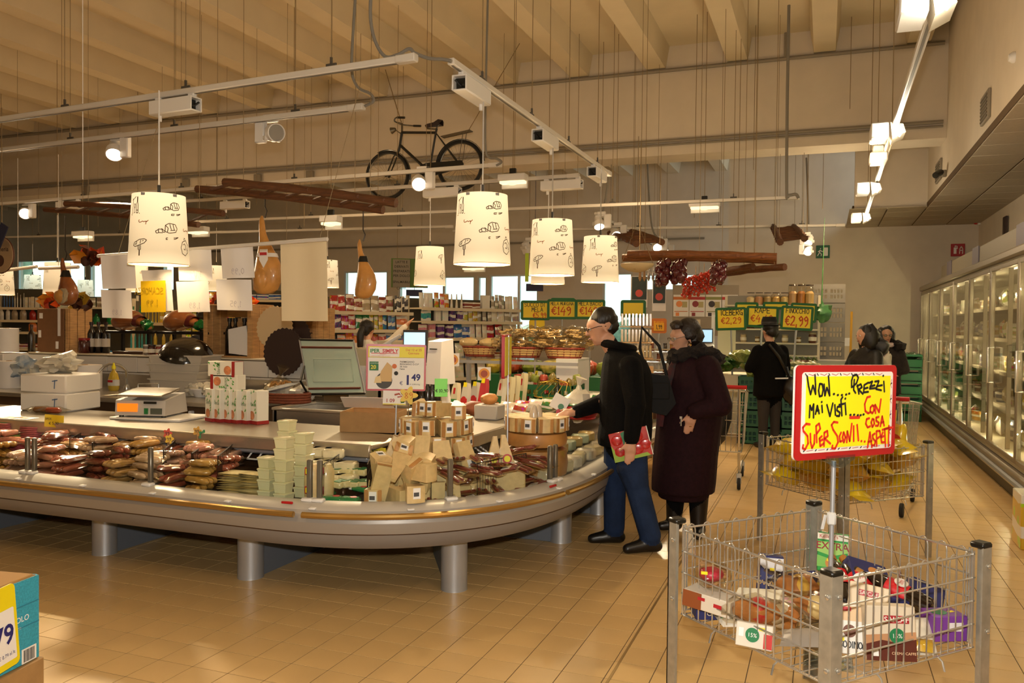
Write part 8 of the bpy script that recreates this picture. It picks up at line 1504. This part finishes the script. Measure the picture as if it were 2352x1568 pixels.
for k in range(4):
 A_,B2=[Vector(v)for v in(bz[k],bz[(k+1)%4])];C2,D2=[Vector(v)for v in(tz2[k],tz2[(k+1)%4])];P('rim',MB().tube([C2,D2],.011,6),CHROME,t)
 for i in range(1,9):P('wire',MB().tube([A_.lerp(B2,i/9),C2.lerp(D2,i/9)],.0035,4),CHROME,t)
P('handle',MB().tube([(-.32,-.56,1.02),(.32,-.56,1.02)],.018,8),RED,t)
for sx_ in(-.25,.25):
 P('frame_tube',MB().tube([(sx_,-.55,1.02),(sx_,-.38,.3),(sx_,-.3,.16),(sx_,.45,.16)],.013,8),CHROME,t)
 for y in(-.33,.42):P('wheel',MB().lathe([(.055,-.016),(.06,-.01),(.06,.01),(.055,.016)],14,(sx_,y,.061),'x'),RUB,t)
 #  people
SKIN=M('skin','c59478',.5,0,.1,12,sss=.1);BLKC=M('black_coat_cloth','0b0a0a',.9,0,.3,40,.25,90,spec=.12);JEAN=M('blue_jeans','1f3050',.85,0,.35,9,.3,120,spec=.2);SHOE=M('black_leather','14110f',.35);BAGL=M('soft_black_bag','121110',.7,bump=.3,bscale=30,spec=.2)
BURG=M('burgundy_coat','240c12',.85,0,.3,40,.3,80,spec=.2);HAIRM=M('dark_hair','17120f',.45,0,.5,30,.6,60,stretch=(1,1,.2));GREYT=M('charcoal_trousers','2b2624',.85);SWEAT=M('cream_sweater','d9d0c2',.9,bump=.4,bscale=20)
def person(label,D,px,spec,mats,fdir=None,vox=.011,it=6):
 """one continuous body: limbs and torso joined by a voxel skin, coloured by the limb each face is nearest to.
    spec: ('cap', p, q, r0, r1, mat) or ('loft', [(f, l, z, rf, rl)...], mat); coordinates forward, right-hand side, up"""
 b=PD(px,760,D);F=fdir if fdir else Vector((-_r0.x,-_r0.y,0));F=Vector((F[0],F[1],0)).normalized();R=Vector((-F.y,F.x,0))*-1
 t=T('person',label,'person',(b.x,b.y,0),math.atan2(F.y,F.x)-PI/2)
 mb=MB();info=[]
 for s in spec:
  if s[0]=='cap':
   p,q=Vector((s[1][1],s[1][0],s[1][2])),Vector((s[2][1],s[2][0],s[2][2]));r0,r1=s[3],s[4];d=(q-p).normalized()
   pts=[p-d*r0*.94,p-d*r0*.7,p-d*r0*.3]+[p.lerp(q,k/4)for k in range(5)]+[q+d*r1*.3,q+d*r1*.7,q+d*r1*.94]
   mb.tube(pts,[r0*.3,r0*.7,r0*.95]+[r0+(r1-r0)*k/4 for k in range(5)]+[r1*.95,r1*.7,r1*.3],12);info.append((p,q,r0,r1,s[5],None))
  else:
   vs=[];n=20;rg=s[1]
   for(f,l,z,rf,rl)in rg:vs+=[(l+rl*math.cos(2*PI*k/n),f+rf*math.sin(2*PI*k/n),z)for k in range(n)]
   mb.add(vs,[tuple(reversed(range(n))),tuple(range((len(rg)-1)*n,len(rg)*n))]+[(i*n+k,i*n+(k+1)%n,(i+1)*n+(k+1)%n,(i+1)*n+k)for i in range(len(rg)-1)for k in range(n)]);info.append((None,None,0,0,s[2],rg))
 me=mb.mesh('body',mats,0);o=bpy.data.objects.new('body',me);COL.objects.link(o)
 m=o.modifiers.new('r','REMESH');m.mode='VOXEL';m.voxel_size=vox;m2=o.modifiers.new('s','SMOOTH');m2.iterations=it;m2.factor=.5
 dg=bpy.context.evaluated_depsgraph_get();me2=bpy.data.meshes.new_from_object(o.evaluated_get(dg));bpy.data.objects.remove(o)
 me2.materials.clear()
 for x in mats:me2.materials.append(x)
 nf=len(me2.polygons);co=np.empty(nf*3);me2.polygons.foreach_get('center',co);co=co.reshape(-1,3);best=np.full(nf,1e9);idx=np.zeros(nf,int)
 for(p,q,r0,r1,mi,rg)in info:
  if rg is None:
   p,q=np.array(p),np.array(q);d=q-p;u=np.clip(((co-p)@d)/max(1e-9,d@d),0,1);dist=np.linalg.norm(co-p-u[:,None]*d,axis=1)-(r0+(r1-r0)*u)
  else:
   zz=np.array([g_[2]for g_ in rg]);o_=np.argsort(zz);A=np.array(rg)[o_];zc=np.clip(co[:,2],A[0,2],A[-1,2]);I=[np.interp(zc,A[:,2],A[:,k])for k in(0,1,3,4)]
   e=np.sqrt(((co[:,1]-I[0])/I[2])**2+((co[:,0]-I[1])/I[3])**2);dist=(e-1)*np.minimum(I[2],I[3])+np.abs(co[:,2]-zc)
  k=dist<best;best[k]=dist[k];idx[k]=mi
 me2.polygons.foreach_set('material_index',idx.astype(np.int32));me2.polygons.foreach_set('use_smooth',[True]*nf)
 P('body',me2,None,t);return t
def fing(wr,tip,spread,mi,r=.009,curl=(0,0,0),thumb=None):
 """palm from wrist to knuckles, four fingers of unequal length and a thumb"""
 w_,k=Vector(wr),Vector(tip);d=(k-w_);s=Vector(spread).normalized();c=Vector(curl);out=[('cap',tuple(w_),tuple(w_+d*.42+s*.018),.026,.022,mi),('cap',tuple(w_),tuple(w_+d*.42-s*.018),.026,.022,mi)]
 for i,ln in enumerate((.46,.56,.52,.4)):
  a=w_+d*.45+s*(.03-.02*i);m_=a+d*ln*.55+c*.35;e=m_+d*ln*.45+c*.65;out+=[('cap',tuple(a),tuple(m_),r*1.1,r,mi),('cap',tuple(m_),tuple(e),r,r*.85,mi)]
 th=Vector(thumb)if thumb else s*.05+d*.35;a=w_+d*.12+s*.025;out+=[('cap',tuple(a),tuple(a+th*.55),r*1.35,r*1.15,mi),('cap',tuple(a+th*.55),tuple(a+th+c*.4),r*1.15,r,mi)];return out
def head(f,l,z,mi,s=1.,yaw=0.,nod=0.):
 """skull, jaw, nose, brow, chin and ears; yaw turns towards +right, nod tips forward"""
 cy,sy=math.cos(yaw),math.sin(yaw);cn,sn=math.cos(nod),math.sin(nod)
 def q(a,b,c):a2,c2=a*cn+c*sn,-a*sn+c*cn;return(f+s*(a2*cy-b*sy),l+s*(a2*sy+b*cy),z+s*c2)
 return[('cap',q(-.025,0,.035),q(.015,0,.03),.088*s,.082*s,mi),('cap',q(.03,0,-.01),q(.045,0,-.065),.066*s,.045*s,mi),('cap',q(.05,0,-.08),q(.062,0,-.088),.03*s,.026*s,mi),('cap',q(.085,0,.035),q(.112,0,-.012),.011*s,.015*s,mi),('cap',q(.078,-.03,.045),q(.078,.03,.045),.016*s,.016*s,mi),('cap',q(.092,-.014,-.05),q(.092,.014,-.05),.009*s,.009*s,mi),('cap',q(-.0,.083,.012),q(-.012,.088,-.03),.013*s,.009*s,mi),('cap',q(-.0,-.083,.012),q(-.012,-.088,-.03),.013*s,.009*s,mi)],q
def face_bits(t,q,glasses=None,hair=None,hs=(.1,.098,.095),hc=(-.035,0,.055),hair_m=None,extra=()):
 W=lambda p:(p[1],p[0],p[2])
 for sd in(-1,1):e=P('eye',MB().ball(W(q(.083,sd*.03,.02)),.012,8,6),M('eye_white','d0c8be',.3),t);P('iris',MB().ball(W(q(.093,sd*.03,.02)),.006,6,4),M('iris_dark','1c120c',.3),e)
 P('lips',MB().tube([W(q(.097,-.022,-.05)),W(q(.104,0,-.048)),W(q(.097,.022,-.05))],[.004,.007,.004],6),M('lip','8a4a42',.5),t)
 if glasses:
  gm=M('glasses_'+glasses,glasses,.3,.5)
  for sd in(-1,1):
   g_=P('spectacle_frame',MB().tube([W(q(.106,sd*.034+.024*math.cos(a),.018+.016*math.sin(a)))for a in[2*PI*k/12 for k in range(12)]],.0022,5,True).tube([W(q(.104,sd*.058,.022)),W(q(.03,sd*.086,.025)),W(q(-.02,sd*.088,.01))],.0022,5).tube([W(q(.107,0,.022)),W(q(.106,sd*.012,.02))],.002,5),gm,t)
   P('lens',MB().add([W(q(.106,sd*.034+.024*math.cos(a),.018+.016*math.sin(a)))for a in[2*PI*k/12 for k in range(12)]],[tuple(range(12))]),GLASS,g_)
 if hair is not None:
  mb=MB();mb.ball(W(q(*hc)),(hs[1],hs[0],hs[2]),18,12,.18,3)
  for c,r in extra:mb.ball(W(q(*c)),r,12,8,.25,5)
  P('hair',mb,hair_m or HAIRM,t)
  #  man in black reaching for cheese
hd,q=head(.185,.0,1.575,0,1.,-.12,.30)
sp=hd+[('cap',(.07,0,1.38),(.14,0,1.49),.065,.06,0),('loft',[(.012,0,.74,.185,.215),(.008,0,.80,.195,.23),(0,0,.9,.19,.23),(0,0,1.02,.185,.225),(.0,0,1.15,.19,.235),(.002,0,1.27,.178,.235),(.015,0,1.35,.155,.2),(.04,0,1.41,.11,.13),(.08,0,1.46,.078,.085)],1),('cap',(.0,-.2,1.31),(-.025,-.29,1.05),.085,.072,1),('cap',(-.025,-.29,1.05),(.0,-.29,.83),.07,.055,1),('cap',(.05,.19,1.30),(.11,.13,1.05),.085,.072,1),('cap',(.11,.13,1.05),(.36,-.10,.985),.07,.05,1),('cap',(-.02,-.1,.82),(-.07,-.115,.46),.115,.085,2),('cap',(-.07,-.115,.46),(-.165,-.13,.12),.085,.078,2),('cap',(.03,.1,.82),(.06,.1,.46),.115,.085,2),('cap',(.06,.1,.46),(.06,.1,.12),.085,.078,2),('cap',(-.02,-.12,.6),(-.06,-.12,.5),.1,.09,2),('cap',(-.21,-.13,.05),(-.12,-.14,.055),.045,.05,3),('cap',(-.12,-.14,.055),(.0,-.165,.035),.05,.036,3),('cap',(.02,.1,.05),(.1,.1,.055),.045,.05,3),('cap',(.1,.1,.055),(.22,.1,.035),.05,.036,3)]
sp+=fing((.0,-.30,.82),(.02,-.325,.655),(1,0,0),0,curl=(0,.012,0));sp+=fing((.37,-.11,.985),(.52,-.2,.97),(.4,.6,.3),0,curl=(0,0,-.03))
man=person('person in black jacket and blue jeans with glasses leaning over the cheese',5.88,1440,sp,[SKIN,BLKC,JEAN,SHOE],vox=.0095,it=3)
face_bits(man,q,'1a1410',True,(.102,.095,.092),(-.034,0,.054),None,[((-.07,0,.0),(.075,.06,.07))])
P('collar',MB().tube([(.11*math.cos(a),.06+.105*math.sin(a),1.45+.02*math.sin(a))for a in[2*PI*k/18 for k in range(18)]],.03,8,True),BLKC,man)
P('pocket_flap',MB().box((-.245,.02,.93),(.012,.16,.05),ch=.005),BLKC,man,rot=(0,.1,0));P('button',MB().lathe([(.01,0),(.01,.006)],10,(0,0,0),'y'),M('button_brown','5a3a22',.4),man,(-.09,.2,1.06));P('button',MB().lathe([(.01,0),(.01,.006)],10,(0,0,0),'y'),M('button_brown'),man,(-.09,.2,.9))
ms=PD(1448,1020,5.645);o=O('strawberry_pack',MB().box((0,0,0),(.265,.02,.2),ch=.004),M('strawberry_print','a3161a',.3,0,.6,12,coat=.8,rgb2='c83a2e'),'red strawberry printed bag held by the person in black','pack',None,ms,(.0,-.26,face(ms)))
P('leaf_print',MB().add([(-.05,-.0115,.09),(-.02,-.0115,.1),(.005,-.0115,.02),(.0,-.0115,-.04),(-.035,-.0115,-.05),(-.045,-.0115,.0)],[(0,1,2,3,4,5)]),M('leaf_green_print','14703a',.4),o);P('green_print',MB().add([(-.132,-.0112,-.1),(.12,-.0112,-.1),(.1,-.0112,-.075),(-.02,-.0112,-.08),(-.1,-.0112,-.05),(-.132,-.0112,.02)],[(0,1,2,3,4,5)]),M('lime_print','8fae2a',.4),o);P('white_edge',MB().box((.134,0,0),(.006,.022,.2)),PAPER,o)
for k,(x,z)in enumerate([(-.085,.045),(.06,.045),(.1,-.02),(-.08,-.035),(.045,-.04)]):P('strawberry_print',MB().ball((x,-.008,z),(.042,.007,.038),12,8),M('berry_red','c41c20',.25,0,.35,60,coat=.8),o)
ms=PD(1512,905,6.12);t=T('shoulder_bag','black leather shoulder bag hanging between the man and the woman','bag',ms,face(ms));P('bag_body',MB().add([(-.1,-.06,.16),(.07,-.06,.14),(.13,-.07,-.06),(.06,-.08,-.15),(-.1,-.07,-.12),(-.12,-.06,.0),(-.1,.06,.16),(.07,.06,.14),(.13,.05,-.06),(.06,.05,-.15),(-.1,.05,-.12),(-.12,.05,.0)],[(0,1,2,3,4,5),(11,10,9,8,7,6)]+[(k,(k+1)%6,6+(k+1)%6,6+k)for k in range(6)]),BAGL,t);P('strap',MB().tube([(-.09,0,.16),(-.14,0,.34),(-.13,.02,.5),(.0,.02,.36),(.06,0,.14)],.012,6),BAGL,t);P('flap',MB().box((.0,-.075,.03),(.16,.01,.12),ch=.004),BAGL,t)
#  woman in the burgundy coat
hd,q=head(.065,0,1.50,0,1.,-.25,.22)
sp=hd+[('cap',(.0,0,1.34),(.04,0,1.43),.062,.058,0),('loft',[(.055,0,.33,.24,.25),(.05,0,.42,.245,.26),(.04,0,.6,.245,.265),(.01,0,.9,.25,.275),(-.02,0,1.08,.245,.27),(-.025,0,1.2,.225,.26),(-.02,0,1.3,.19,.235),(-.01,0,1.37,.14,.17),(0,0,1.42,.085,.095)],1),('loft',[(.05,0,.275,.19,.2),(.05,0,.34,.2,.21),(.05,0,.4,.2,.2)],2),('cap',(-.07,-.21,1.29),(-.15,-.3,1.02),.1,.088,1),('cap',(-.15,-.3,1.02),(.04,-.3,.975),.085,.06,1),('cap',(-.07,.21,1.29),(-.02,.29,1.0),.1,.085,1),('cap',(-.02,.29,1.0),(.12,.2,.93),.08,.06,1),('cap',(.09,.09,.3),(.1,.09,.1),.078,.062,3),('cap',(-.05,-.08,.3),(-.05,-.08,.1),.078,.062,3),('cap',(.08,.09,.05),(.2,.08,.035),.05,.036,3),('cap',(-.06,-.08,.05),(-.02,-.2,.035),.05,.036,3)]
sp+=fing((.055,-.3,.965),(.09,-.3,.80),(1,0,0),0,curl=(.0,.012,0))
wom=person('person in long burgundy coat with fur collar and red scarf behind the man',6.3,1590,sp,[SKIN,BURG,BLKC,SHOE],vox=.0105,it=3)
face_bits(wom,q,'8a8078',True,(.105,.105,.1),(-.045,0,.05),M('brown_hair','20150f',.5,0,.5,30,.6,60),[((-.085,0,.0),(.095,.075,.085)),((.03,0,.11),(.08,.06,.04)),((-.02,-.08,.03),(.03,.05,.05))])
FUR=M('brown_fur','1c120e',.95,0,.6,60,1.,90);mb=MB()
for k in range(16):a=2*PI*k/16;mb.ball((.17*math.cos(a),-.03+.16*math.sin(a),1.375+.03*math.cos(a*2)),(.065,.065,.05),9,7,.9,k)
P('fur_collar',mb,FUR,wom);P('scarf',MB().tube([(.085*math.cos(a),.03+.08*math.sin(a),1.385)for a in[2*PI*k/14 for k in range(14)]],.034,8,True).tube([(-.06,.11,1.36),(-.09,.19,1.2),(-.1,.24,1.0),(-.09,.25,.84)],[.035,.045,.045,.035],8),M('red_plaid_scarf','5a1616',.9,0,.8,14,rgb2='1c2426'),wom)
P('earring',MB().tube([(-.092,.0+.0+.04+.012*math.cos(a),1.455+.014*math.sin(a))for a in[2*PI*k/10 for k in range(10)]],.0035,5,True),M('gold','b8862a',.25,.9),wom);P('ring',MB().lathe([(.011,0),(.011,.005)],10,(-.3,.07,.86)),M('gold'),wom)
ms=PD(1564,970,5.99);O('key',MB().tube([(0,0,.03),(.0,0,-.025)],.006,6).box((0,0,.035),(.018,.008,.02)),CHROME,'small silver key held by the person in the burgundy coat','key',None,ms)
#  figures farther back, same builder
def figure(label,px,D,H,fdir,coat,legs,hair=True,coat_len=.5,gl=None,arms=None,vox=.017,hm=None,sk_=SKIN,nod=.15,yaw=0.,w_=1.):
 k=H/1.7;hd,q=head(.03*k,0,1.565*k,0,k,yaw,nod);zb=(1.36-coat_len*1.36*.98)*k if coat_len<1 else .3*k
 sp=hd+[('cap',(0,0,1.38*k),(.015,0,1.47*k),.058*k,.054*k,0),('loft',[(0,0,.70*k,.15*w_*k,.2*w_*k),(0,0,.9*k,.145*w_*k,.19*w_*k),(0,0,1.1*k,.145*w_*k,.195*w_*k),(0,0,1.26*k,.14*w_*k,.2*w_*k),(0,0,1.36*k,.1*k,.15*k),(0,0,1.42*k,.07*k,.075*k)],1)]
 for s in(-1,1):
  sp+=[('cap',(0,s*.09*k,.78*k),(.01*s,s*.1*k,.44*k),.1*k,.075*k,2),('cap',(.01*s,s*.1*k,.44*k),(0,s*.1*k,.09*k),.07*k,.06*k,2),('cap',(-.03,s*.1*k,.045),(.14*k,s*.11*k,.035),.042,.034,3)]
  e,h_=(arms or{}).get(s,((.03,s*.27,1.06),(.16,s*.22,.86)));e,h_=tuple(v*k for v in e),tuple(v*k for v in h_)
  sp+=[('cap',(0,s*.19*k,1.31*k),e,.072*k*w_,.06*k*w_,1),('cap',e,h_,.058*k*w_,.045*k,1)];d=(Vector(h_)-Vector(e)).normalized();sp+=fing(tuple(Vector(h_)+d*.03),tuple(Vector(h_)+d*.19*k),d.cross(Vector((0,0,1)))if abs(d.z)<.9 else(1,0,0),0,.011,curl=(0,0,-.01))
 t=person(label,D,px,sp,[sk_,coat,legs,SHOE],fdir,vox,3);face_bits(t,q,gl,hair,tuple(v*k for v in(.103,.1,.098)),(-.035,0,.05),hm,[((-.07,0,-.0),tuple(v*k for v in(.085,.06,.08)))]);return t,q,k
AWAY=Vector((_f.x,_f.y,0));LEFTW=Vector((-_r0.x,-_r0.y,0));TOC=-AWAY
t,q,k=figure('person in black hat and coat with shoulder strap seen from behind at the produce',1770,10.8,1.66,AWAY+LEFTW*.35,BLKC,GREYT,arms={-1:((.05,-.29,1.08),(.22,-.14,1.06)),1:((.05,.29,1.08),(.2,.16,1.0))},w_=1.2)
Hm=M('black_felt','0f0d0d',.9);P('hat',MB().lathe([(.15,1.585),(.155,1.592),(.102,1.6),(.1,1.66),(.085,1.7),(.03,1.695)],22,(0,.03,.03)),Hm,t);P('hat_band',MB().lathe([(.104,1.605),(.103,1.635)],22,(0,.03,.03),cap=False),M('band_grey','2c2826',.6),t)
P('reflective_strip',MB().box((.05,-.18,.93),(.2,.012,.018)),M('silver_strip','e6e6e6',.3),t);P('strap',MB().tube([(-.1,-.1,1.37),(.0,-.19,1.2),(.14,-.18,.98),(.26,-.1,.8)],.02,6),SHOE,t)
o=O('handbag',MB().ball((0,0,0),(.12,.08,.17),12,9,.3),SHOE,'dark bag at the hip of the person in the hat','bag',None,PD(1818,895,10.7));P('strap',MB().tube([(-.02,0,.15),(-.06,.02,.3)],.012,5),SHOE,o)
t,q,k=figure('person in black hooded jacket with long dark hair behind the yellow sign',1990,10.2,1.62,LEFTW+TOC*.25,M('black_down_jacket','100e0e',.5,0,.2,12,.5,14),GREYT,arms={-1:((.08,-.3,1.05),(.26,-.2,.92)),1:((.08,.28,1.05),(.24,.2,.9))},w_=1.3)
W=lambda p:(p[1],p[0],p[2]);P('long_hair',MB().ball(W(q(-.06,0,-.04)),(.13,.12,.19),14,10,.2),HAIRM,t);P('hood',MB().ball((0,-.14,1.36),(.18,.12,.13),14,9,.3),MATS['black_down_jacket'],t)
t,q,k=figure('person with dark bob, glasses and pale scarf standing by the freezers',2035,11.6,1.62,TOC+LEFTW*.2,M('dark_fur_coat','241b18',.9,0,.4,30,.5,50),GREYT,gl='3a2a22',arms={-1:((.06,-.26,1.06),(.22,-.05,1.02)),1:((.06,.26,1.06),(.22,.05,1.02))},w_=1.15)
P('bob',MB().ball(W(q(-.03,.08,-.02)),(.05,.08,.12),10,8,.2).ball(W(q(-.03,-.08,-.02)),(.05,.08,.12),10,8,.2),HAIRM,t);P('scarf',MB().tube([(.08*math.cos(a),.02+.075*math.sin(a),1.36)for a in[2*PI*i/12 for i in range(12)]],.034,8,True).tube([(.02,.1,1.33),(.03,.16,1.15),(.03,.17,1.0)],.035,8),M('pale_pink_scarf','cdb6b4',.9),t);P('fur_collar',MB().ball((.15,.02,1.34),(.1,.1,.08),10,8,.8).ball((-.15,.02,1.34),(.1,.1,.08),10,8,.8),FUR,t)
o=O('plastic_bag',MB().ball((0,0,0),(.06,.05,.1),10,8,.7).tube([(0,0,.08),(0,0,.14)],.015,6),BAGW,'small clear bag held by the person with the pale scarf','bag',None,PD(2040,830,11.35))
t,q,k=figure('child in pale hooded top just above the yellow sign',2000,9.6,1.15,TOC*.3+LEFTW,M('pale_top','b9bcc4',.9),GREYT,vox=.015);P('hood',MB().ball((0,-.09,.9),(.12,.08,.09),12,8,.2),MATS['pale_top'],t)
t,q,k=figure('person in cream sweater with dark ponytail reaching up to the snack shelf',842,10.9,1.62,AWAY+Vector((_r0.x,_r0.y,0))*.5,SWEAT,GREYT,arms={1:((.1,.34,1.42),(.2,.5,1.62)),-1:((.05,-.27,1.05),(.15,-.22,.9))});P('ponytail',MB().tube([W(q(-.12,0,.03)),W(q(-.16,0,-.08)),W(q(-.14,0,-.24)),W(q(-.12,0,-.3))],[.04,.05,.04,.01],9),HAIRM,t)
t,q,k=figure('person in navy jacket with short hair half hidden behind the pine crate',468,12.0,1.72,LEFTW+AWAY*.3,M('navy_jacket','151722',.8),GREYT)
#  labels: tell repeats apart by their place in the row
bpy.context.view_layer.update()
def ordinal(i,n):
 o_=['first','second','third','fourth','fifth','sixth','seventh','eighth','ninth','tenth','eleventh','twelfth','thirteenth','fourteenth','fifteenth','sixteenth','seventeenth','eighteenth','nineteenth','twentieth']
 return 'last' if i==n-1 and n>2 else o_[i]
by={}
for o in S.objects:
 if o.parent is None and o.get('label'):by.setdefault(o['label'],[]).append(o)
for lb,os_ in by.items():
 n=len(os_)
 if 2<=n<=20 and len(lb.split())<=13:
  pts=[proj(o.matrix_world.translation)for o in os_];sx_,sy_=np.ptp([p[0]for p in pts]),np.ptp([p[1]for p in pts]);ax_=0 if sx_>=sy_*.8 else 1
  for i,(p,o)in enumerate(sorted(zip(pts,os_),key=lambda e:e[0][ax_])):o['label']='%s, %s from %s'%(lb,ordinal(i,n),['left','top'][ax_])
 if n>1:
  for o in os_:
   if not o.get('group'):o['group']=' '.join(lb.split()[:6])
